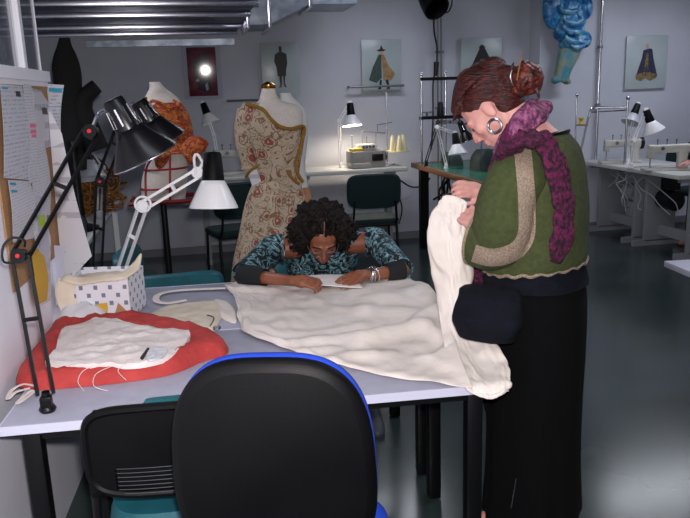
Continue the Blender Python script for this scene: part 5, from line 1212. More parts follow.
807, 855, 2369, 804, 841, 2315, 808, 830, 2264, 807, 819, 2215, 803, 807, 2170, 803, 796, 2126, 801, 787, 2086, 795, 779, 2048, 789, 772, 2013, 782, 767, 1981, 775, 762, 1950, 770,
759, 1922, 764, 756, 1898, 758, 754, 1878, 753, 753, 1863, 750, ]
lifted = [830, 2370, 1234, 833, 2369, 1234, 834, 2367, 1240, 836, 2370, 1245, 840, 2370, 1248, 845, 2369, 1250, 849, 2368, 1251, 854, 2367, 1251, 859, 2365, 1251, 864, 2363, 1250, 869, 2361,
1249, 874, 2359, 1248, 879, 2357, 1247, 884, 2355, 1245, 889, 2354, 1243, 893, 2352, 1240, 898, 2350, 1238, 902, 2347, 1236, 906, 2345, 1233, 909, 2342, 1230, 913, 2341, 1227, 916,
2340, 1224, 918, 2340, 1222, 822, 2375, 1232, 827, 2375, 1234, 832, 2373, 1234, 830, 2366, 1240, 837, 2369, 1240, 841, 2364, 1243, 847, 2366, 1242, 850, 2360, 1244, 856, 2363, 1242,
860, 2356, 1242, 866, 2359, 1241, 873, 2358, 1239, 875, 2350, 1238, 882, 2354, 1235, 884, 2346, 1235, 891, 2343, 1233, 895, 2348, 1228, 899, 2345, 1226, 904, 2339, 1225, 907, 2343,
1220, 910, 2337, 1218, 915, 2343, 1213, 911, 2342, 1213, 824, 2374, 1218, 821, 2368, 1224, 828, 2366, 1223, 832, 2364, 1224, 832, 2361, 1229, 841, 2365, 1227, 843, 2359, 1229, 850,
2361, 1226, 852, 2356, 1229, 858, 2360, 1224, 865, 2356, 1224, 866, 2350, 1224, 874, 2353, 1220, 875, 2347, 1221, 880, 2344, 1219, 887, 2348, 1216, 888, 2340, 1217, 895, 2337, 1214,
899, 2342, 1210, 900, 2341, 1203, 903, 2336, 1202, 910, 2331, 1200, 906, 2335, 1196, 813, 2377, 1211, 817, 2369, 1209, 814, 2364, 1216, 824, 2369, 1211, 825, 2358, 1214, 834, 2360,
1211, 839, 2353, 1213, 847, 2355, 1209, 849, 2347, 1213, 854, 2343, 1215, 859, 2348, 1208, 866, 2344, 1207, 867, 2339, 1208, 871, 2337, 1206, 875, 2341, 1202, 881, 2336, 1202, 888,
2339, 1197, 889, 2330, 1198, 893, 2335, 1190, 898, 2328, 1189, 904, 2332, 1182, 903, 2322, 1183, 909, 2322, 1178, 801, 2378, 1198, 807, 2374, 1201, 807, 2367, 1201, 814, 2359, 1200,
827, 2355, 1199, 836, 2361, 1199, 833, 2349, 1194, 838, 2341, 1196, 849, 2341, 1195, 856, 2346, 1194, 853, 2336, 1196, 857, 2338, 1191, 862, 2331, 1191, 865, 2332, 1187, 871, 2335,
1184, 875, 2328, 1185, 882, 2331, 1180, 887, 2326, 1179, 893, 2330, 1171, 895, 2322, 1171, 899, 2316, 1167, 902, 2323, 1161, 908, 2317, 1158, 798, 2379, 1186, 794, 2372, 1190, 805,
2375, 1188, 816, 2368, 1188, 827, 2366, 1188, 826, 2353, 1182, 837, 2356, 1182, 846, 2351, 1180, 851, 2346, 1178, 848, 2338, 1178, 855, 2335, 1177, 850, 2328, 1174, 861, 2330, 1172,
868, 2330, 1172, 869, 2321, 1171, 876, 2327, 1166, 881, 2321, 1166, 884, 2324, 1161, 887, 2314, 1161, 891, 2319, 1156, 898, 2314, 1149, 906, 2319, 1145, 909, 2324, 1143, 790, 2382,
1172, 795, 2376, 1173, 799, 2370, 1173, 814, 2371, 1171, 821, 2361, 1172, 834, 2367, 1172, 833, 2358, 1167, 838, 2347, 1163, 846, 2344, 1162, 852, 2343, 1157, 858, 2344, 1158, 859,
2335, 1155, 859, 2331, 1152, 867, 2326, 1154, 874, 2324, 1153, 872, 2314, 1151, 877, 2311, 1150, 885, 2316, 1147, 892, 2324, 1142, 894, 2313, 1136, 897, 2319, 1134, 904, 2323, 1129,
910, 2316, 1126, 786, 2375, 1158, 794, 2380, 1156, 797, 2366, 1158, 807, 2364, 1156, 818, 2361, 1152, 830, 2367, 1151, 835, 2359, 1153, 841, 2358, 1150, 849, 2352, 1149, 845, 2346,
1144, 846, 2338, 1138, 849, 2329, 1142, 858, 2323, 1140, 864, 2319, 1134, 875, 2325, 1132, 872, 2313, 1129, 879, 2320, 1130, 883, 2320, 1128, 889, 2323, 1124, 893, 2317, 1121, 903,
2323, 1115, 911, 2318, 1111, 910, 2327, 1108, 788, 2380, 1141, 783, 2370, 1143, 797, 2370, 1141, 804, 2355, 1139, 817, 2358, 1135, 829, 2362, 1133, 837, 2358, 1132, 837, 2350, 1132,
845, 2344, 1131, 853, 2349, 1126, 853, 2339, 1125, 860, 2335, 1121, 856, 2326, 1117, 865, 2327, 1116, 866, 2317, 1113, 873, 2325, 1112, 882, 2323, 1111, 887, 2314, 1110, 895, 2320,
1106, 901, 2311, 1102, 902, 2325, 1096, 907, 2325, 1094, 913, 2321, 1088, 779, 2380, 1124, 786, 2370, 1123, 793, 2362, 1124, 810, 2364, 1120, 817, 2348, 1117, 827, 2356, 1111, 832,
2346, 1113, 841, 2348, 1110, 842, 2341, 1109, 847, 2335, 1108, 855, 2340, 1102, 854, 2328, 1103, 864, 2330, 1097, 863, 2319, 1096, 872, 2323, 1093, 873, 2315, 1095, 880, 2318, 1090,
887, 2312, 1091, 896, 2312, 1090, 900, 2320, 1082, 911, 2319, 1080, 904, 2327, 1073, 911, 2333, 1070, 784, 2381, 1104, 777, 2371, 1104, 792, 2367, 1103, 804, 2354, 1100, 821, 2356,
1095, 825, 2343, 1093, 836, 2344, 1089, 840, 2335, 1089, 848, 2336, 1086, 846, 2327, 1087, 853, 2329, 1082, 858, 2323, 1080, 856, 2314, 1081, 864, 2318, 1075, 867, 2310, 1077, 875,
2312, 1073, 879, 2304, 1074, 892, 2303, 1072, 902, 2305, 1069, 910, 2317, 1065, 909, 2322, 1057, 919, 2327, 1053, 917, 2335, 1049, 786, 2383, 1082, 779, 2374, 1082, 786, 2365, 1079,
802, 2360, 1076, 815, 2347, 1073, 831, 2346, 1068, 833, 2336, 1066, 837, 2327, 1068, 847, 2330, 1062, 843, 2319, 1064, 852, 2321, 1059, 852, 2312, 1060, 859, 2312, 1057, 861, 2303,
1059, 869, 2304, 1055, 877, 2296, 1056, 882, 2302, 1052, 893, 2302, 1049, 903, 2311, 1045, 913, 2311, 1042, 923, 2322, 1036, 918, 2330, 1028, 928, 2336, 1026, 782, 2381, 1060, 790,
2372, 1062, 786, 2360, 1057, 793, 2350, 1054, 810, 2348, 1047, 824, 2339, 1043, 834, 2332, 1041, 835, 2322, 1043, 841, 2319, 1041, 849, 2313, 1040, 846, 2305, 1043, 856, 2309, 1038,
856, 2297, 1040, 865, 2291, 1039, 873, 2294, 1037, 885, 2292, 1035, 889, 2295, 1031, 896, 2303, 1026, 909, 2304, 1025, 923, 2314, 1022, 920, 2324, 1012, 929, 2333, 1006, 925, 2340,
999, 789, 2383, 1038, 798, 2375, 1040, 793, 2359, 1036, 792, 2341, 1033, 804, 2330, 1029, 820, 2329, 1022, 832, 2325, 1020, 838, 2316, 1021, 839, 2310, 1022, 850, 2309, 1020, 848, 2298,
1020, 857, 2294, 1021, 864, 2298, 1017, 868, 2293, 1018, 876, 2287, 1018, 884, 2294, 1013, 892, 2300, 1009, 903, 2291, 1007, 915, 2303, 1002, 930, 2309, 999, 929, 2325, 991, 925, 2337,
988, 935, 2336, 983, 790, 2377, 1017, 793, 2367, 1018, 807, 2357, 1016, 799, 2341, 1009, 806, 2322, 1008, 815, 2307, 1009, 828, 2303, 1008, 836, 2306, 1000, 843, 2301, 1000, 842, 2294,
1003, 850, 2291, 1002, 856, 2294, 997, 859, 2284, 999, 868, 2280, 997, 876, 2286, 995, 887, 2284, 993, 893, 2289, 989, 904, 2290, 985, 919, 2292, 984, 930, 2305, 977, 931, 2322, 972,
932, 2330, 970, 929, 2339, 964, 796, 2377, 995, 791, 2366, 995, 804, 2357, 992, 816, 2343, 992, 818, 2323, 990, 830, 2311, 988, 827, 2299, 984, 834, 2290, 982, 843, 2286, 980, 849,
2287, 979, 848, 2278, 980, 857, 2278, 978, 861, 2284, 973, 865, 2274, 973, 873, 2281, 970, 884, 2273, 971, 893, 2280, 966, 905, 2275, 968, 918, 2285, 963, 924, 2301, 958, 923, 2319,
955, 925, 2328, 953, 935, 2333, 951, 792, 2375, 974, 794, 2364, 973, 804, 2351, 970, 818, 2339, 967, 825, 2319, 967, 828, 2304, 967, 839, 2299, 961, 834, 2287, 962, 846, 2288, 956,
842, 2279, 956, 845, 2272, 956, 853, 2274, 952, 859, 2268, 953, 865, 2273, 948, 872, 2265, 951, 882, 2271, 947, 893, 2264, 949, 903, 2272, 945, 910, 2282, 944, 909, 2299, 943, 915,
2314, 941, 921, 2323, 938, 932, 2323, 937, 801, 2371, 953, 794, 2361, 950, 795, 2344, 953, 803, 2325, 954, 813, 2308, 949, 822, 2293, 946, 829, 2288, 940, 832, 2279, 938, 839, 2274,
936, 846, 2269, 932, 842, 2261, 933, 847, 2262, 929, 854, 2258, 928, 860, 2253, 930, 870, 2253, 928, 880, 2263, 923, 891, 2254, 926, 903, 2261, 924, 899, 2276, 925, 907, 2291, 925,
916, 2303, 927, 922, 2306, 929, 925, 2314, 923, 800, 2360, 932, 803, 2350, 934, 797, 2335, 932, 809, 2318, 931, 812, 2297, 929, 817, 2281, 926, 826, 2274, 921, 836, 2269, 915, 831,
2257, 917, 840, 2257, 909, 840, 2250, 907, 845, 2245, 909, 852, 2250, 904, 856, 2239, 908, 868, 2241, 906, 869, 2251, 904, 882, 2256, 902, 892, 2257, 906, 903, 2262, 908, 905, 2278,
912, 917, 2287, 912, 919, 2302, 908, 926, 2299, 914, 801, 2346, 917, 803, 2337, 916, 798, 2320, 917, 805, 2304, 912, 809, 2285, 912, 820, 2273, 902, 821, 2259, 901, 830, 2255, 893,
830, 2244, 893, 836, 2235, 893, 844, 2237, 884, 841, 2227, 889, 851, 2228, 885, 856, 2233, 881, 864, 2232, 883, 862, 2244, 879, 874, 2251, 878, 885, 2246, 883, 890, 2256, 887, 898,
2260, 896, 905, 2273, 896, 915, 2279, 900, 924, 2284, 902, 802, 2331, 897, 794, 2321, 898, 800, 2305, 898, 803, 2285, 899, 812, 2270, 889, 815, 2258, 880, 818, 2244, 879, 825, 2236,
876, 829, 2230, 870, 830, 2219, 870, 840, 2217, 864, 842, 2208, 868, 850, 2208, 865, 851, 2216, 859, 862, 2216, 859, 867, 2228, 856, 877, 2229, 862, 879, 2238, 856, 889, 2247, 860,
900, 2252, 870, 908, 2255, 881, 913, 2255, 888, 918, 2264, 885, 794, 2311, 881, 794, 2300, 883, 797, 2287, 883, 797, 2267, 878, 807, 2257, 863, 814, 2239, 861, 817, 2231, 857, 823,
2220, 854, 825, 2209, 852, 829, 2200, 851, 835, 2196, 844, 840, 2188, 847, 847, 2194, 840, 858, 2193, 843, 861, 2201, 837, 868, 2204, 839, 872, 2205, 846, 879, 2211, 845, 889, 2219,
849, 894, 2226, 858, 900, 2232, 869, 911, 2237, 867, 915, 2238, 875, 792, 2291, 868, 795, 2282, 865, 793, 2264, 864, 804, 2250, 854, 804, 2231, 850, 804, 2213, 853, 810, 2204, 845,
817, 2202, 832, 823, 2191, 830, 821, 2178, 833, 831, 2172, 831, 836, 2176, 822, 845, 2170, 824, 857, 2169, 826, 865, 2178, 820, 870, 2175, 832, 880, 2183, 829, 878, 2181, 841, 887,
2191, 838, 890, 2198, 850, 899, 2208, 849, 905, 2212, 859, 910, 2213, 867, 787, 2267, 856, 788, 2261, 844, 795, 2245, 839, 798, 2225, 840, 794, 2211, 836, 805, 2199, 825, 804, 2185,
824, 812, 2173, 825, 816, 2168, 814, 827, 2163, 809, 826, 2150, 814, 834, 2153, 805, 843, 2154, 801, 852, 2149, 807, 864, 2153, 807, 875, 2155, 813, 881, 2156, 821, 887, 2162, 822,
886, 2162, 834, 890, 2171, 840, 897, 2180, 841, 901, 2186, 850, 910, 2191, 846, 779, 2243, 833, 778, 2230, 835, 786, 2221, 824, 788, 2203, 820, 794, 2184, 820, 802, 2170, 811, 805,
2157, 812, 811, 2149, 806, 818, 2146, 798, 821, 2136, 799, 830, 2134, 790, 834, 2126, 795, 842, 2128, 790, 849, 2125, 799, 861, 2126, 801, 869, 2128, 810, 878, 2133, 807, 885, 2136,
810, 893, 2141, 815, 899, 2150, 820, 896, 2153, 830, 902, 2158, 837, 909, 2163, 834, 774, 2209, 825, 779, 2200, 814, 778, 2191, 812, 783, 2172, 808, 788, 2153, 815, 797, 2139, 804,
799, 2136, 789, 806, 2126, 788, 813, 2118, 782, 819, 2109, 785, 826, 2107, 777, 828, 2101, 785, 838, 2101, 781, 849, 2101, 785, 858, 2101, 794, 866, 2101, 805, 876, 2106, 804, 882,
2108, 812, 891, 2115, 809, 895, 2119, 818, 901, 2128, 816, 904, 2129, 826, 910, 2129, 832, 764, 2182, 807, 766, 2172, 800, 775, 2156, 804, 776, 2137, 810, 784, 2125, 793, 789, 2116,
781, 795, 2103, 784, 800, 2097, 775, 808, 2089, 773, 816, 2082, 772, 821, 2078, 773, 829, 2074, 774, 835, 2073, 781, 846, 2074, 778, 856, 2074, 786, 863, 2075, 796, 873, 2079, 795,
880, 2081, 803, 890, 2085, 807, 898, 2093, 804, 904, 2096, 812, 914, 2103, 811, 909, 2102, 818, 764, 2152, 795, 757, 2140, 801, 762, 2122, 799, 770, 2115, 784, 779, 2098, 777, 785,
2082, 782, 791, 2074, 773, 797, 2065, 775, 806, 2058, 776, 811, 2054, 770, 816, 2049, 775, 820, 2047, 774, 826, 2049, 770, 837, 2047, 775, 849, 2047, 782, 860, 2048, 788, 870, 2053,
786, 876, 2055, 797, 884, 2059, 795, 894, 2066, 793, 902, 2071, 795, 910, 2077, 793, 918, 2082, 794, 747, 2120, 781, 756, 2111, 777, 761, 2097, 778, 768, 2080, 784, 778, 2064, 777,
781, 2053, 765, 789, 2043, 765, 791, 2035, 771, 800, 2027, 773, 802, 2025, 765, 811, 2020, 769, 817, 2020, 762, 824, 2019, 767, 836, 2022, 762, 848, 2027, 761, 860, 2032, 764, 870,
2036, 768, 881, 2039, 772, 888, 2039, 780, 896, 2045, 785, 905, 2049, 790, 913, 2049, 797, 918, 2055, 793, 745, 2081, 777, 750, 2072, 776, 755, 2062, 774, 763, 2049, 764, 771, 2033,
762, 777, 2020, 768, 781, 2011, 760, 791, 2004, 760, 793, 1997, 767, 803, 1993, 765, 808, 1991, 758, 814, 1989, 760, 823, 1991, 754, 835, 1992, 759, 848, 1996, 760, 860, 2002, 760,
872, 2007, 761, 881, 2013, 758, 888, 2017, 765, 897, 2021, 769, 904, 2023, 776, 908, 2022, 787, 914, 2027, 783, 741, 2046, 769, 745, 2039, 769, 754, 2028, 760, 757, 2015, 768, 767,
2000, 768, 771, 1989, 760, 778, 1980, 766, 787, 1973, 764, 791, 1969, 757, 797, 1963, 764, 802, 1961, 754, 811, 1959, 758, 820, 1961, 751, 833, 1964, 750, 846, 1969, 751, 859, 1975,
753, 870, 1981, 755, 879, 1985, 755, 885, 1990, 761, 895, 1994, 758, 904, 1999, 760, 913, 2003, 764, 917, 2001, 773, 738, 2012, 767, 742, 2006, 760, 746, 1995, 760, 751, 1983, 765,
760, 1971, 763, 767, 1960, 763, 776, 1953, 760, 782, 1948, 754, 787, 1941, 754, 790, 1937, 758, 800, 1934, 756, 806, 1935, 749, 818, 1936, 748, 831, 1940, 749, 844, 1945, 750, 856,
1951, 751, 867, 1956, 755, 876, 1960, 763, 885, 1965, 761, 890, 1970, 770, 900, 1974, 766, 905, 1978, 772, 913, 1978, 766, 733, 1986, 755, 741, 1979, 754, 741, 1968, 759, 750, 1958,
753, 758, 1948, 751, 766, 1938, 757, 771, 1932, 749, 777, 1926, 748, 782, 1920, 755, 790, 1917, 749, 797, 1913, 755, 806, 1913, 748, 816, 1914, 750, 829, 1917, 751, 841, 1922, 750,
853, 1928, 749, 860, 1933, 757, 870, 1939, 754, 880, 1943, 758, 886, 1947, 766, 892, 1954, 760, 899, 1958, 765, 906, 1963, 761, 730, 1959, 758, 737, 1953, 752, 743, 1944, 749, 750,
1935, 751, 757, 1926, 756, 762, 1919, 749, 770, 1912, 754, 774, 1907, 747, 782, 1903, 747, 789, 1898, 754, 797, 1897, 746, 805, 1895, 754, 814, 1895, 748, 825, 1898, 747, 837, 1902,
746, 844, 1908, 753, 854, 1911, 756, 862, 1917, 751, 872, 1922, 753, 879, 1927, 762, 885, 1934, 757, 897, 1938, 758, 902, 1940, 765, 731, 1935, 749, 736, 1930, 756, 742, 1924, 759,
751, 1916, 756, 755, 1909, 748, 760, 1901, 753, 769, 1897, 747, 773, 1891, 754, 781, 1888, 755, 790, 1886, 753, 795, 1868, 747, 803, 1875, 741, 812, 1871, 746, 821, 1882, 753, 831,
1886, 753, 841, 1887, 753, 849, 1894, 747, 855, 1899, 753, 865, 1903, 747, 872, 1908, 755, 879, 1915, 754, 890, 1917, 754, 894, 1922, 762, 729, 1917, 756, 734, 1914, 751, 743, 1911,
746, 747, 1903, 750, 752, 1893, 753, 760, 1876, 744, 760, 1870, 744, 771, 1871, 740, 781, 1866, 738, 790, 1867, 736, 799, 1869, 731, 806, 1863, 733, 812, 1869, 730, 819, 1865, 736,
828, 1868, 737, 835, 1868, 743, 841, 1871, 747, 849, 1877, 752, 858, 1886, 755, 865, 1894, 756, 873, 1901, 747, 883, 1907, 747, 887, 1908, 757, 738, 1912, 753, 741, 1906, 749, 741,
1898, 749, 747, 1884, 748, 754, 1881, 740, 759, 1881, 734, 766, 1876, 732, 773, 1873, 727, 784, 1869, 726, 793, 1863, 728, 797, 1864, 721, 805, 1865, 720, 812, 1863, 719, 819, 1864,
721, 828, 1864, 724, 836, 1866, 727, 841, 1870, 732, 847, 1871, 740, 856, 1875, 746, 862, 1881, 748, 868, 1888, 755, 872, 1897, 748, 883, 1900, 749, 730, 1906, 747, 737, 1903, 754,
742, 1885, 750, 746, 1875, 743, 752, 1873, 736, 760, 1878, 729, 767, 1872, 730, 773, 1868, 729, 782, 1861, 727, 790, 1854, 726, 794, 1858, 723, 804, 1856, 723, 809, 1859, 724, 816,
1859, 725, 825, 1859, 726, 833, 1860, 729, 841, 1861, 733, 851, 1862, 738, 853, 1873, 739, 865, 1876, 746, 875, 1880, 751, 874, 1890, 748, 875, 1896, 754, 733, 1905, 749, 728, 1895,
757, 739, 1877, 747, 745, 1877, 732, 750, 1875, 725, 755, 1870, 729, 763, 1864, 728, 773, 1859, 728, 779, 1854, 724, 790, 1859, 720, 798, 1851, 720, 802, 1856, 721, 810, 1849, 720,
815, 1848, 723, 824, 1848, 724, 833, 1849, 727, 843, 1851, 730, 851, 1858, 731, 856, 1871, 734, 871, 1866, 741, 883, 1875, 745, 877, 1894, 745, 882, 1893, 755, 730, 1903, 752, 734,
1892, 752, 733, 1874, 739, 740, 1871, 738, 749, 1881, 727, 758, 1874, 724, 765, 1868, 721, 769, 1858, 718, 781, 1861, 716, 787, 1851, 713, 796, 1856, 712, 802, 1855, 711, 812, 1855,
712, 819, 1848, 714, 824, 1854, 717, 832, 1854, 719, 841, 1855, 722, 849, 1861, 725, 858, 1869, 728, 870, 1868, 728, 880, 1876, 734, 878, 1893, 751, 884, 1898, 749, 729, 1900, 752,
733, 1896, 752, 738, 1891, 736, 744, 1884, 733, 751, 1878, 729, 757, 1871, 726, 764, 1865, 724, 772, 1861, 721, 781, 1857, 719, 789, 1854, 717, 797, 1852, 715, 804, 1852, 714, 810,
1852, 714, 817, 1851, 716, 825, 1851, 719, 833, 1851, 722, 841, 1853, 725, 850, 1858, 726, 859, 1865, 729, 868, 1874, 732, 875, 1884, 735, 880, 1893, 752, 883, 1900, 752, 730, 1900,
752, 733, 1896, 752, 739, 1890, 736, 745, 1884, 732, 751, 1877, 729, 758, 1870, 726, 765, 1865, 724, 773, 1861, 722, 781, 1857, 719, 790, 1855, 717, 797, 1852, 716, 804, 1852, 714,
810, 1852, 715, 817, 1852, 717, 824, 1851, 720, 832, 1852, 723, 840, 1853, 725, 850, 1858, 727, 859, 1865, 729, 868, 1874, 731, 875, 1884, 734, 880, 1893, 752, 883, 1900, 752, ]
mb = MB()
for data, rows_n, cols_n in ((spread, 41, 25), (lifted, 42, 23)):
    k = len(mb.v); mb.v += [V((data[i]/1000, data[i+1]/1000, data[i+2]/1000)) for i in range(0, len(data), 3)]
    for i in range(rows_n-1):
        for j in range(cols_n-1):
            a = k+i*cols_n+j; mb.f.append((a, a+cols_n, a+cols_n+1, a+1))
solo(mb, 'cream_cloth', M['cream'], 'big cream cloth spread over both desks and lifted by the standing woman', 'cloth', angle=180, solid=.003, sub=1)

# ------------------------------------------------------------ people
def hand(mb, wr, dirv, up, side, curl=.5, k=1.0, spread=.08, thumb_in=.5):
    """wr wrist, dirv towards the fingers, up = back of the hand, side = +1 thumb at +cross"""
    d = V(dirv).normalized(); x = V(up); x = (x-d*x.dot(d)).normalized(); s = d.cross(x)*side
    palm = wr+d*.045*k
    mb.cone(wr-d*.005, palm+s*.012*k, .024*k, .026*k); mb.cone(wr, palm-s*.014*k, .02*k, .022*k)
    mb.cone(palm+s*.022*k, palm+s*.022*k+d*.03*k, .016*k, .014*k); mb.cone(palm-s*.024*k, palm-s*.022*k+d*.03*k, .014*k, .012*k); mb.cone(palm, palm+d*.032*k, .017*k, .014*k)
    for i, (off, L) in enumerate(((.031, .070), (.0105, .078), (-.0105, .072), (-.031, .056))):
        p0 = palm+s*off*k+d*.034*k; a = .25*curl; dd = (d+s*off*spread*20).normalized(); r0 = .0088*k
        for j, fr in enumerate((.45, .32, .23)):
            q = dd*math.cos(a)-x*math.sin(a); p1 = p0+q*L*fr*k; mb.cone(p0, p1, r0, r0*.9, 10); p0 = p1; r0 *= .9; a += curl*1.05
    t0 = wr+d*.02*k+s*.022*k; t1 = t0+(d*.7+s*.65-x*thumb_in*.4).normalized()*.036*k; t2 = t1+(d*.95+s*.1-x*thumb_in).normalized()*.028*k; t3 = t2+(d*.9-s*.25-x*thumb_in).normalized()*.022*k
    mb.cone(t0, t1, .013*k, .0105*k, 10); mb.cone(t1, t2, .0105*k, .0095*k, 10); mb.cone(t2, t3, .0095*k, .008*k, 10)
    return mb
def head(mb, c, hf, hu, k=1.0):
    hf = V(hf).normalized(); hu = V(hu); hu = (hu-hf*hu.dot(hf)).normalized(); hs = hf.cross(hu)
    m = Matrix((hs, hf, hu)).transposed()
    def L(s, f, u): return c+(hs*s+hf*f+hu*u)*k
    mb.ell(L(0, -.012, .035), (.076*k, .094*k, .082*k), m); mb.ell(L(0, .02, -.01), (.066*k, .07*k, .085*k), m)
    mb.ell(L(0, .036, -.058), (.05*k, .05*k, .05*k), m); mb.ell(L(0, .068, -.088), (.022*k, .018*k, .017*k), m)
    for sg in (-1, 1):
        mb.ell(L(sg*.036, .056, -.018), (.026*k, .024*k, .026*k), m)
        mb.cone(L(sg*.014, .084, .022), L(sg*.046, .07, .018), .010*k, .008*k)
        mb.ell(L(sg*.031, .073, .004), (.0135*k, .010*k, .009*k), m)
        mb.ell(L(sg*.073, -.006, -.005), (.008*k, .018*k, .031*k), m)
        mb.ell(L(sg*.011, .097, -.034), (.009*k, .010*k, .008*k), m)
    mb.cone(L(0, .082, .012), L(0, .106, -.028), .009*k, .0105*k)
    mb.cone(L(-.017, .084, -.058), L(.017, .084, -.058), .0085*k, .0085*k); mb.cone(L(-.012, .083, -.068), L(.012, .083, -.068), .0085*k, .0085*k)
    return L, m

# ---- standing woman
O = V((1.13, 2.25, 0)); Fd = V((-.76, .65, 0)).normalized(); Sd = V((-Fd.y, Fd.x, 0)); Zd = V((0, 0, 1))
def W(f, s, z): return O+Fd*f+Sd*s+Zd*z
wt = thing('person', 'standing woman in olive knit top and magenta scarf, head bowed, holding up the cream cloth', 'person', (O.x, O.y, 0))
Fh = V((-.80, .60, 0)).normalized(); pit = R(50)
hf = Fh*math.cos(pit)-Zd*math.sin(pit); hu = Fh*math.sin(pit)+Zd*math.cos(pit)
HC = at(492, 109, 2.33)
mb = MB(); Lh, mh = head(mb, HC, hf, hu, 1.08)
nb = W(-.045, 0, 1.40)
mb.cone(nb, HC-hf*.035-hu*.03, .062, .052).cone(nb, W(-.0, 0, 1.33), .068, .075)
mb.cone(W(-.0, -.12, 1.335), W(.0, .12, 1.335), .045, .045)
mb.ell(W(0, 0, 1.27), (.12, .12, .14)).ell(W(.02, 0, 1.12), (.12, .12, .14)).ell(W(0, 0, .93), (.13, .13, .13))
hl = at(468, 222, 2.26); hr = at(473, 186, 2.40)
el = W(.06, .185, 1.12); er = W(.08, -.24, 1.14)
wl = hl+(el-hl).normalized()*.07; wrr = hr+(er-hr).normalized()*.06
mb.cone(W(.03, .14, 1.30), W(.05, .19, 1.14), .042, .04).cone(W(.05, .19, 1.14), el, .04, .04).cone(el, wl, .038, .026)
mb.cone(W(-.02, -.17, 1.36), er, .05, .04).cone(er, wrr, .038, .026)
hand(mb, wl, (hl-wl)+V((0, .03, .03)), V((-.2, -.9, .2)), 1, .95, 1.0)
hand(mb, wrr, (hr-wrr)+V((-.02, 0, -.01)), V((-.3, -.6, .6)), -1, .9, 1.0)
for sg in (-1, 1):
    mb.cone(W(0, sg*.09, .88), W(.01, sg*.09, .5), .085, .055).cone(W(.01, sg*.09, .5), W(-.02, sg*.09, .09), .052, .035).cone(W(-.03, sg*.09, .05), W(.13, sg*.1, .04), .035, .03)
body = mb.build('body', M['skin'], wt, world=True, remesh=.0055, smoothit=3, angle=180)
MB().cone(Lh(-.015, .0905, -.059), Lh(.015, .0905, -.059), .0045, .0045).cone(Lh(-.011, .0895, -.067), Lh(.011, .0895, -.067), .005, .005).build('lips', M['lip'], body, world=True)
for sg in (-1, 1):
    MB().tube([Lh(sg*.044, .0765, .0), Lh(sg*.032, .083, -.004), Lh(sg*.02, .081, -.001)], .0018, 6, 4).build('eyelashes', M['hairdark'], body, world=True)
    MB().tube([Lh(sg*.052, .074, .026), Lh(sg*.035, .089, .031), Lh(sg*.015, .092, .026)], .0028, 6, 4).build('eyebrow', M['hairred'], body, world=True)
# hair: cap swept back into a bun
mb = MB()
mb.ell(Lh(0, -.022, .045), (.088, .104, .086), mh, 28, 16).ell(Lh(0, .02, .088), (.07, .066, .038), mh).ell(Lh(0, -.05, -.01), (.074, .062, .07), mh).ell(Lh(0, .06, .083), (.05, .034, .03), mh)
mb.cone(Lh(.03, -.05, .08), Lh(0, -.09, .07), .07, .05)
bc_ = at(526, 79, 2.22)
mb.cone(Lh(0, -.07, .05), bc_, .06, .035)
rnd = random.Random(4)
for k in range(46):   # strands from the hairline back to the bun
    a = rnd.uniform(-1.45, 1.45); st = Lh(math.sin(a)*.078, .055*math.cos(a)-.01+.02, .05+.055*math.cos(a*.7)); md = Lh(math.sin(a)*.088, -.04, .055+.085*math.cos(a)); 
    mb.tube([st, (st+md)/2+(hu*math.cos(a)+Lh(math.sin(a), 0, 0)-HC)*.012, md, Lh(math.sin(a)*.03, -.1, .06+.02*math.cos(a))], lambda u: .0075-.002*abs(u-.5), 6, 4)
for k in range(16):
    a = rnd.uniform(-1.1, 1.1); st = Lh(math.sin(a)*.07, .075*math.cos(a)+.0, .078)
    mb.tube([st, st+hf*.02-hu*.006+V((rnd.uniform(-.01, .01),)*3), st+hf*.024-hu*.02+V((rnd.uniform(-.014, .014), 0, rnd.uniform(-.01, .01)))], lambda u: .006-.004*u, 6, 4)
hair = mb.build('hair', M['hairred'], wt, world=True, remesh=.005, smoothit=1, angle=180)
mb = MB(); mb.ell(bc_, .046)
for k in range(26):
    ax = V((rnd.gauss(0, 1), rnd.gauss(0, 1), rnd.gauss(0, 1))).normalized(); x_, y_, z_ = frame(ax); r_ = rnd.uniform(.036, .05); a0 = rnd.random()*6
    mb.tube([bc_+(x_*math.cos(a0+t_)+y_*math.sin(a0+t_))*r_+z_*rnd.uniform(-.018, .018) for t_ in (0, .5, 1, 1.5, 2, 2.5, 3)], rnd.uniform(.006, .011), 7, 3)
mb.tube([bc_+V((.02, -.03, -.02)), at(537, 90, 2.17), at(539, 98, 2.17), at(534, 101, 2.17)], lambda u: .01-.007*u, 6, 4)
mb.tube([bc_+V((-.03, -.03, 0)), at(512, 68, 2.17), at(515, 62, 2.17)], lambda u: .009-.006*u, 6, 4)
mb.build('bun', mat('coppery_bun', (104, 38, 26), .45, c2=(44, 14, 12), sc=40, bump=.8, bsc=60), hair, world=True, remesh=.005, smoothit=1, angle=180)
MB().cyl(at(517, 80, 2.16), at(521.5, 54, 2.2), .0028, .002, 8).build('hair_stick', M['woodedge'], hair, world=True)
MB().tube([at(512, 70, 2.165), at(510.5, 76, 2.165), at(512, 83, 2.165), at(514, 86, 2.165)], .002, 6, 4).build('hair_clip', M['steel'], hair, world=True)
# earring
ea = Lh(-.082 if Lh(-1, 0, 0).y < Lh(1, 0, 0).y else .082, -.006, -.03)
ec = V((ea.x, ea.y-.006, ea.z-.036)); 
MB().tube([ec+Fh*.022*math.cos(a)+Zd*.022*math.sin(a) for a in (2*PI*i/24 for i in range(24))], .0052, 8, 1, True).build('hoop_earring', M['silver'], wt, world=True)
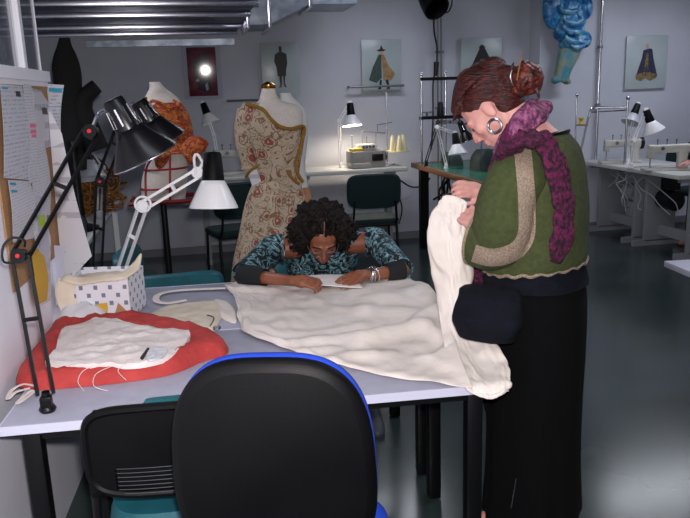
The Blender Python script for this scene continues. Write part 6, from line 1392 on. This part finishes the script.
# trousers/skirt
def ws(f, s, z, rf, rs, e=2.2): return (W(f, s, z), Fd, Sd, rf, rs, e)
MB().loft([ws(-.005, 0, 1.03, .15, .182), ws(-.002, 0, .97, .16, .194), ws(-.005, 0, .88, .17, .206), ws(-.008, 0, .7, .17, .203), ws(-.01, 0, .5, .165, .2), ws(-.012, 0, .3, .165, .2), ws(-.012, 0, .14, .172, .205), ws(-.012, 0, .06, .175, .21)], 64, 8, cap=True,
  disp=lambda u, a: (.012+.03*u)*math.sin(7*a+1)*u+.01*math.sin(11*a+5*u)*u).build('long_skirt', M['trousers'], wt, world=True)
mb = MB()
def flap(u, v):
    a = -.75+1.9*u; z = .9-.36*v-(.02*math.sin(40*u) if v > .98 else 0); rf = .20+.012*math.sin(9*u+3*v)+.03*v; return W(rf*math.cos(a), rf*1.08*math.sin(a), z)
mb.sheet(flap, 30, 14); mb.build('overskirt', M['trousers'], wt, world=True, solid=.004)
for k in range(22):
    u = k/21; p0 = flap(u, .99); MB().tube([p0, p0+V((.004*math.sin(k*3), 0, -.03)), p0+V((.008*math.sin(k*5), 0, -.055-.02*math.sin(k*2)))], .0022, 5, 3).build('fringe', M['trousers'], wt, world=True) if k % 3 == 0 else None
MB().tube([at(516, 478, 2.03), at(514, 492, 2.03), at(511, 508, 2.03)], .0018, 6, 3).build('zip', M['silver'], wt, world=True)
for sg in (-1, 1):
    MB().loft([(W(-.08, sg*.09, .0), Fd, Sd, .05, .045, 2.2), (W(.0, sg*.09, .0), Fd, Sd, .05, .045, 2.2)][:0] or [(W(.03, sg*.09, .002), Fd, Sd, .13, .046, 2.4), (W(.03, sg*.09, .03), Fd, Sd, .132, .048, 2.4), (W(.01, sg*.09, .07), Fd, Sd, .1, .042, 2.3), (W(-.03, sg*.09, .12), Fd, Sd, .055, .04, 2.2)], 28, 4).build('shoe', M['black'], wt, world=True)
MB().loft([ws(-.002, 0, 1.035, .16, .192), ws(-.002, 0, .985, .167, .2), ws(-.004, 0, .95, .172, .207)], 48, 4, cap=False, disp=lambda u, a: .01*math.sin(6*a+8*u)).build('waistband', M['navy'], wt, world=True, solid=.004)
# sweater
def sw(u, a): return .018*nz(3*math.cos(a), 3*math.sin(a), u*7)+.012*math.sin(3*a+9*u)*math.exp(-((u-.25)/.2)**2)
def wt_(f, s_, z, rf, rs, tl, e=2.2): return (W(f, s_, z), (Fd-Zd*tl), Sd, rf, rs, e)
hem = [wt_(.0, 0, 1.015, .168, .206, .1), wt_(.002, 0, 1.04, .174, .21, .1), wt_(.006, 0, 1.11, .175, .212, .06), wt_(.006, 0, 1.2, .171, .212, .03), wt_(.0, 0, 1.28, .158, .206, .0), wt_(-.012, 0, 1.345, .134, .188, .05), wt_(-.015, 0, 1.39, .116, .16, .15), wt_(-.012, 0, 1.42, .095, .125, .25), wt_(-.008, 0, 1.437, .083, .108, .3)]
MB().loft(hem, 64, 8, cap=False, disp=sw).build('knit_top', M['sweater'], wt, world=True, solid=.005, angle=180)
MB().tube([W(-.008+.085*math.cos(a), .110*math.sin(a), 1.438-.025*math.cos(a)) for a in (2*PI*i/32 for i in range(32))], .0085, 8, 1, True).build('neck_trim', M['black'], wt, world=True)
pts = [W(.0+.171*math.cos(a), .209*math.sin(a), 1.012-.018*math.cos(a)+.004*math.sin(a*20)) for a in (2*PI*i/96 for i in range(96))]
MB().tube(pts, .006, 6, 1, True).build('hem_trim', M['trim'], wt, world=True)
def sleeve(sg, cuff, nm):
    # centres; axes a = back->down, b = outward
    cs = [(W(-.01, sg*.12, 1.365), .07), (W(.012, sg*.165, 1.335), .09), (W(.045, sg*.2, 1.26), .09), (W(.055, sg*.21, 1.185), .094), (W(.075, sg*.19, 1.13), .098)]
    cs += [((cs[-1][0]*.5+cuff*.5)+V((0, 0, -.012)), .094), (cuff, .088)]
    out = Sd*sg; secs = []
    for i, (c, rr) in enumerate(cs):
        d = (cs[min(i+1, len(cs)-1)][0]-cs[max(i-1, 0)][0]).normalized(); b = (out-d*out.dot(d)).normalized(); a = d.cross(b)*(-sg)
        if i == 0: pass
        secs.append((c, a, b, rr, rr*.82, 2.1))
    return secs
cuffL = at(476, 238, 2.22); cuffR = hr+(er-hr).normalized()*.1
sL = sleeve(1, cuffL, 'l'); sR = sleeve(-1, cuffR, 'r')
fw = lambda u, a: .035*nz(2.2*math.cos(a), 2.2*math.sin(a), u*6)
MB().loft(sL, 44, 8, cap=False, disp=fw).build('sleeve', M['sweater'], wt, world=True, solid=.004, angle=180)
MB().loft(sR, 44, 8, cap=False, disp=fw).build('sleeve', M['sweater'], wt, world=True, solid=.004, angle=180)
rows_ = catmull([tuple(c)+tuple(a)+tuple(b)+(ra, rb) for c, a, b, ra, rb, e in sL], 10)
from mathutils.bvhtree import BVHTree
mbt = MB().loft(sL, 44, 8, cap=False, disp=fw); mbt.loft(hem, 64, 8, cap=False, disp=sw)
bvh = BVHTree.FromPolygons(mbt.v, mbt.f)
cl = [V((x, y, 0)) for x, y in ((522, 148), (524, 165), (526, 190), (527, 215), (526, 236), (518, 249), (503, 256), (488, 257), (474, 253))]
cl = smooth_pts(cl, 8)
def pan(u, v):
    k = u*(len(cl)-1); i = min(len(cl)-2, int(k)); q = cl[i].lerp(cl[i+1], k-i); d = (cl[i+1]-cl[i]).normalized(); nn = V((-d.y, d.x, 0))
    q = q+nn*(v-.5)*17; rd = ray(q.x, q.y).normalized(); h_ = bvh.ray_cast(EYE, rd)
    if h_[0] is None:
        for k in range(14):
            q = q.lerp(V((502, 222, 0)), .06); rd = ray(q.x, q.y).normalized(); h_ = bvh.ray_cast(EYE, rd)
            if h_[0] is not None: break
    return h_[0]-rd*.005
MB().sheet(pan, 60, 8).build('crochet_panel', M['trim'], wt, world=True, solid=.005)
q = rows_[-1]; c, a, b = V(q[0:3]), V(q[3:6]).normalized(), V(q[6:9]).normalized()
MB().tube([c+a*q[9]*math.cos(t_)+b*q[10]*math.sin(t_) for t_ in (2*PI*i/40 for i in range(40))], .0065, 6, 1, True).build('cuff_trim', M['trim'], wt, world=True)
# scarf
def scarf(pts, wd_, th, upf, m):
    mb = MB(); ribbon(mb, pts, wd_, th, upf, 8)
    for q in mb.v:
        q += V((nz(q.x*40, q.y*40, q.z*40), nz(q.y*40, q.z*40, q.x*40), nz(q.z*45, q.x*40, q.y*40)))*.010
    return mb.build('scarf', M[m], wt, world=True, sub=1, angle=180)
scarf([at(500, 168, 2.27), at(504, 152, 2.20), at(512, 138, 2.15), at(524, 122, 2.13), at(535, 112, 2.17), at(540, 108, 2.28), at(532, 112, 2.4), at(515, 125, 2.45), at(505, 145, 2.42)], lambda u: .085, .05, lambda u: (.5, -.6, .6) if u < .55 else (.3, .6, .6), 'scarf2')
scarf([at(519, 128, 2.12), at(510, 146, 2.13), at(502, 165, 2.16), at(494, 184, 2.22), at(486, 205, 2.28), at(481, 235, 2.33), at(478, 262, 2.34), at(476, 284, 2.3)], lambda u: .085-.02*u, .04, (-.5, -.8, .2), 'scarf')
scarf([at(504, 158, 2.14), at(514, 146, 2.08), at(528, 139, 2.03), at(543, 141, 2.02), at(554, 162, 2.0), at(561, 187, 1.99), at(564, 212, 1.99), at(562, 238, 1.99), at(556, 262, 2.0)], lambda u: .078+.008*u if u < .9 else max(.02, .085-.6*(u-.9)), .026, lambda u: (0, -.5, .9) if u < .35 else (.2, -1, .1), 'scarf')
# waist bag
mb = MB().loft([(at(490, 288, 2.1), Fd, Sd, .09, .035, 3), (at(490, 296, 2.08), Fd, Sd, .104, .05, 3), (at(488, 322, 2.06), Fd, Sd, .108, .06, 2.8), (at(487, 338, 2.07), Fd, Sd, .09, .045, 2.6)], 36, 5, disp=lambda u, a: .08*nz(2*math.cos(a), 2*math.sin(a), u*4))
bag = mb.build('waist_bag', M['navy'], wt, world=True)

# ---- seated woman
st = thing('person', 'seated woman with dark curls in a teal swirl print top, bent over the desk', 'person', (.6, 3.9, 0))
HC2 = at(322, 238, 3.33); pit = R(38); F2 = V((-.06, -1, 0)).normalized()
hf2 = F2*math.cos(pit)-Zd*math.sin(pit); hu2 = F2*math.sin(pit)+Zd*math.cos(pit)
mb = MB(); L2, m2_ = head(mb, HC2, hf2, hu2, 1.0)
shl, shr = at(262, 246, 3.62), at(388, 242, 3.6)
shl = V((shl.x+.05, 3.6, .845)); shr = V((shr.x-.07, 3.58, .85)); mid = (shl+shr)/2
mb.cone(mid+V((0, -.02, .0)), HC2-hf2*.04-hu2*.03, .06, .052); mb.cone(shl, shr, .055, .055)
mb.cone(mid+V((0, .09, -.1)), V((mid.x, 3.78, .62)), .09, .11).ell((mid.x, 3.84, .55), (.16, .13, .1))
eL = atz(243, 276, .79); eR = atz(398, 272, .79)
eL = V((eL.x+.0, eL.y, .795)); eR = V((eR.x+.02, eR.y, .795))
wL = at(293, 281, 3.08); wR = at(366, 277, 3.1); wL.z = max(wL.z, .8); wR.z = max(wR.z, .8)
mb.cone(shl, eL, .046, .036).cone(eL, wL, .036, .024).cone(shr, eR, .046, .036).cone(eR, wR, .036, .024)
tL = at(322, 284, 3.02); tR = at(330, 286, 3.02)
hand(mb, wL, V((tL.x, tL.y, .80))-wL, V((0, -.4, 1)), -1, .85, 1.0)
hand(mb, wR, V((tR.x, tR.y, .785))-wR, V((0, -.5, 1)), 1, .3, 1.0)
for sg in (-1, 1): mb.cone((mid.x+sg*.1, 3.82, .53), (mid.x+sg*.13, 3.42, .52), .075, .055).cone((mid.x+sg*.13, 3.42, .52), (mid.x+sg*.13, 3.28, .1), .05, .035).cone((mid.x+sg*.13, 3.28, .06), (mid.x+sg*.14, 3.14, .04), .035, .03)
bd = mb.build('body', M['skin2'], st, world=True, remesh=.0055, smoothit=3, angle=180)
MB().cone(L2(-.017, .091, -.059), L2(.017, .091, -.059), .005, .005).cone(L2(-.012, .09, -.068), L2(.012, .09, -.068), .0055, .0055).build('lips', M['lip2'], bd, world=True)
for sg in (-1, 1):
    MB().tube([L2(sg*.044, .0765, .0), L2(sg*.032, .083, -.004), L2(sg*.02, .081, -.001)], .002, 6, 4).build('eyelashes', M['hairdark'], bd, world=True)
    MB().tube([L2(sg*.054, .074, .026), L2(sg*.035, .089, .032), L2(sg*.015, .092, .027)], .003, 6, 4).build('eyebrow', M['hairdark'], bd, world=True)
gl = MB()
for sg in (-1, 1):
    cc = L2(sg*.033, .096, -.008); hs2 = (L2(1, 0, 0)-HC2)
    gl.tube([cc+hs2*.023*math.cos(a)+hu2*.016*math.sin(a) for a in (2*PI*i/20 for i in range(20))], .0016, 6, 1, True).tube([cc+hs2*sg*.023, L2(sg*.074, .05, .0), L2(sg*.076, -.01, .0)], .0016, 6)
gl.tube([L2(-.01, .098, -.006), L2(0, .103, -.003), L2(.01, .098, -.006)], .0016, 6).build('glasses', M['gmetal'], st, world=True)
mb = MB(); rnd = random.Random(11)
mb.ell(L2(0, -.05, .055), (.125, .11, .095), m2_, 28, 16).ell(L2(.09, -.02, -.01), (.055, .07, .09), m2_).ell(L2(-.09, -.02, -.01), (.055, .07, .09), m2_).ell(L2(0, -.08, .0), (.12, .07, .1), m2_)
for k in range(420):
    th = rnd.uniform(-PI, PI); ph = rnd.uniform(-.35, 1.45); d_ = V((math.cos(th)*math.cos(ph), math.sin(th)*math.cos(ph), math.sin(ph)))
    s_, f_, u_ = d_.x*.155, d_.y*.125-.03, d_.z*.115+.04
    if f_ > .03 and abs(s_) < .085 and u_ < .10: continue
    P = L2(s_*rnd.uniform(.85, 1.12), f_*rnd.uniform(.9, 1.1), u_*rnd.uniform(.9, 1.1)-(.05 if abs(s_) > .1 else 0))
    x_, y_, z_ = frame(V((rnd.gauss(0, 1), rnd.gauss(0, 1), rnd.gauss(0, 1)))); r_ = rnd.uniform(.008, .017)
    mb.tube([P+(x_*math.cos(q)+y_*math.sin(q))*r_+z_*q*.004 for q in (0, 1.2, 2.4, 3.6, 4.8, 6)], .0045, 5, 2)
hr2 = mb.build('hair', M['hairdark'], st, world=True, remesh=.0055, smoothit=0, angle=180)
# parting
for q in (0,):
    MB().tube([L2(.004, .075, .098), L2(.0, .045, .14), L2(.0, .0, .158)], .0035, 6, 4).build('parting', M['part_line'], hr2, world=True)
X1, Y1 = V((1, 0, 0)), V((0, 1, 0))
tn = V((0, -.5, .86)).normalized(); tf = V((0, .86, .5))
mb = MB().loft([((mid.x, 3.86, .5), X1, Y1, .19, .15), ((mid.x, 3.8, .62), X1, V((0, .9, .3)), .175, .145), ((mid.x, 3.72, .76), X1, V((0, .8, .5)), .19, .135), ((mid.x, 3.64, .84), X1, V((0, .75, .6)), .21, .105), ((mid.x, 3.58, .89), X1, V((0, .75, .65)), .19, .08), ((mid.x, 3.54, .92), X1, V((0, .8, .55)), .125, .075)], 56, 7, cap=False, disp=lambda u, a: .015*nz(3*math.cos(a), 3*math.sin(a), u*6))
mb.build('print_top', M['print'], st, world=True, solid=.005, angle=180)
MB().tube([V((mid.x+.128*math.cos(a), 3.54+.061*math.sin(a), .922+.041*math.sin(a))) for a in (2*PI*i/32 for i in range(32))], .008, 6, 1, True).build('neck_trim', M['black'], st, world=True)
for sh_, e1, w1_ in ((shl, eL, wL), (shr, eR, wR)):
    dn = (e1-sh_).normalized(); k1 = e1+(w1_-e1)*.0
    A = [sh_+(mid-sh_)*.2, sh_, sh_+(e1-sh_)*.5, e1+(sh_-e1)*.02]
    rr = [.075, .07, .062, .056]; secs = []
    for i, c in enumerate(A):
        d = (A[min(i+1, 3)]-A[max(i-1, 0)]).normalized(); b = V((0, 0, 1)); b = (b-d*b.dot(d)).normalized(); secs.append((c, d.cross(b), b, rr[i], rr[i], 2))
    MB().loft(secs, 32, 8, cap=False, disp=lambda u, a: .03*nz(3*math.cos(a), 3*math.sin(a), u*6)).build('sleeve', M['print'], st, world=True, solid=.004, angle=180)
    B_ = [e1+(w1_-e1)*.0, e1+(w1_-e1)*.12, e1+(w1_-e1)*.3, e1+(w1_-e1)*.46]; rr = [.048, .048, .044, .038]; secs = []
    for i, c in enumerate(B_):
        d = (B_[min(i+1, 3)]-B_[max(i-1, 0)]).normalized(); b = V((0, 0, 1)); b = (b-d*b.dot(d)).normalized(); secs.append((c, d.cross(b), b, rr[i], rr[i], 2))
    MB().loft(secs, 32, 6, cap=False).build('cuff', M['cloth_dark'], st, world=True, solid=.004, angle=180)
d_ = (eR-wR).normalized(); x_, y_, z_ = frame(d_)
for k, (o1, r1_) in enumerate(((.012, .031), (.024, .034), (.036, .033), (.05, .036))):
    MB().tube([wR+d_*o1+(x_*math.cos(a)+y_*math.sin(a))*r1_+d_*.006*math.sin(a+k) for a in (2*PI*i/24 for i in range(24))], .0035, 8, 1, True).build('bangle', M['silver'], st, world=True)
for sg in (-1, 1):
    MB().loft([((mid.x+sg*.1, 3.86, .53), Y1, X1, .11, .1), ((mid.x+sg*.12, 3.6, .535), V((0, 0, 1)), X1, .085, .085), ((mid.x+sg*.13, 3.42, .515), V((0, -.6, .8)), X1, .075, .07), ((mid.x+sg*.13, 3.36, .35), Y1, X1, .062, .062), ((mid.x+sg*.13, 3.28, .12), Y1, X1, .058, .058)], 28, 6).build('trouser_leg', M['navy'], st, world=True)
    MB().loft([((mid.x+sg*.135, 3.2, .002), X1, Y1, .047, .135, 2.4), ((mid.x+sg*.135, 3.2, .03), X1, Y1, .048, .137, 2.4), ((mid.x+sg*.135, 3.22, .07), X1, Y1, .043, .1, 2.3), ((mid.x+sg*.13, 3.27, .12), X1, Y1, .042, .055, 2.2)], 26, 4).build('shoe', M['shoe'], st, world=True)
solo(MB().sheet(lambda u, v: V((0, 0, 0))+atz(308+46*u+8*v, 276+10*v, .778)+V((0, 0, .006*math.sin(3*u+2*v))), 8, 6), 'white_cloth_piece', M['white_cloth'], 'white cloth held flat under the seated woman\'s hands', 'cloth', solid=.004)

solo(MB().tube([at(392, 173, 7.5), at(400, 180, 7.55), at(412, 187, 7.6), at(424, 185, 7.62), at(430, 178, 7.66)], .009, 6, 6), 'power_cable', M['rope'], 'black power cable sagging between the overlocker table and the green topped table', 'cable')
solo(MB().tube([at(386, 175, 7.5), at(396, 190, 7.55), at(402, 208, 7.6), at(399, 224, 7.64)], .008, 6, 6), 'power_cable', M['rope'], 'black cable hanging beside the right leg of the overlocker table', 'cable')
# ---- machinist at the right edge of the photo: only a dark sleeve and a hand reach into it
pt_ = thing('person', 'person at the right edge, only a dark sleeve and hand at the sewing machine showing', 'person', (5.28, 6.2, 0))
B = V((5.32, 6.2, 0))
def Q(x, y, z): return V((B.x+x, B.y+y, z))
hn = at(684, 162, 6.05)
mb = MB(); head(mb, Q(-.1, 0, 1.3), (-.8, 0, -.6), (-.6, 0, .8), 1.0)
mb.cone(Q(-.02, 0, 1.1), Q(-.07, 0, 1.26), .06, .05).ell(Q(.0, 0, .95), (.11, .16, .2)).ell(Q(.02, 0, .6), (.14, .17, .14))
for sg in (-1, 1):
    e1 = Q(-.16, sg*.23, .9); w1 = V((hn.x+.07, hn.y, max(hn.z, .84))) if sg < 0 else Q(-.3, .1, .66)
    mb.cone(Q(0, sg*.17, 1.08), e1, .048, .038).cone(e1, w1, .036, .025); hand(mb, w1, (-1, 0, -.12), (0, 0, 1), sg, .5, 1.0)
    mb.cone(Q(0, sg*.09, .56), Q(-.4, sg*.11, .54), .08, .055).cone(Q(-.4, sg*.11, .54), Q(-.42, sg*.11, .1), .052, .035).cone(Q(-.42, sg*.11, .05), Q(-.56, sg*.11, .04), .035, .03)
mb.build('body', M['skin'], pt_, world=True, remesh=.008, smoothit=3, angle=180)
mb = MB(); mb.ell(Q(-.08, 0, 1.345), (.1, .09, .09)).ell(Q(-.03, 0, 1.29), (.07, .085, .09))
mb.build('hair', M['hairdark'], pt_, world=True, remesh=.01, angle=180)
mb = MB(); mb.ell(Q(0, 0, .93), (.14, .19, .22)).cone(Q(0, -.14, 1.07), Q(0, .14, 1.07), .075, .075).ell(Q(.01, 0, .66), (.15, .185, .16))
for sg in (-1, 1):
    e1 = Q(-.16, sg*.23, .9); w1 = V((hn.x+.07, hn.y, max(hn.z, .84))) if sg < 0 else Q(-.3, .1, .66); c1_ = e1.lerp(w1, .86)
    mb.cone(Q(0, sg*.17, 1.08), e1, .066, .056).cone(e1, c1_, .056, .04)
mb.build('jumper', M['cloth_dark'], pt_, world=True, remesh=.011, smoothit=2, angle=180)
mb = MB()
for sg in (-1, 1): mb.cone(Q(0, sg*.09, .56), Q(-.4, sg*.11, .54), .1, .07).cone(Q(-.4, sg*.11, .54), Q(-.42, sg*.11, .1), .068, .055)
mb.build('trousers', M['navy'], pt_, world=True, remesh=.012, smoothit=2, angle=180)
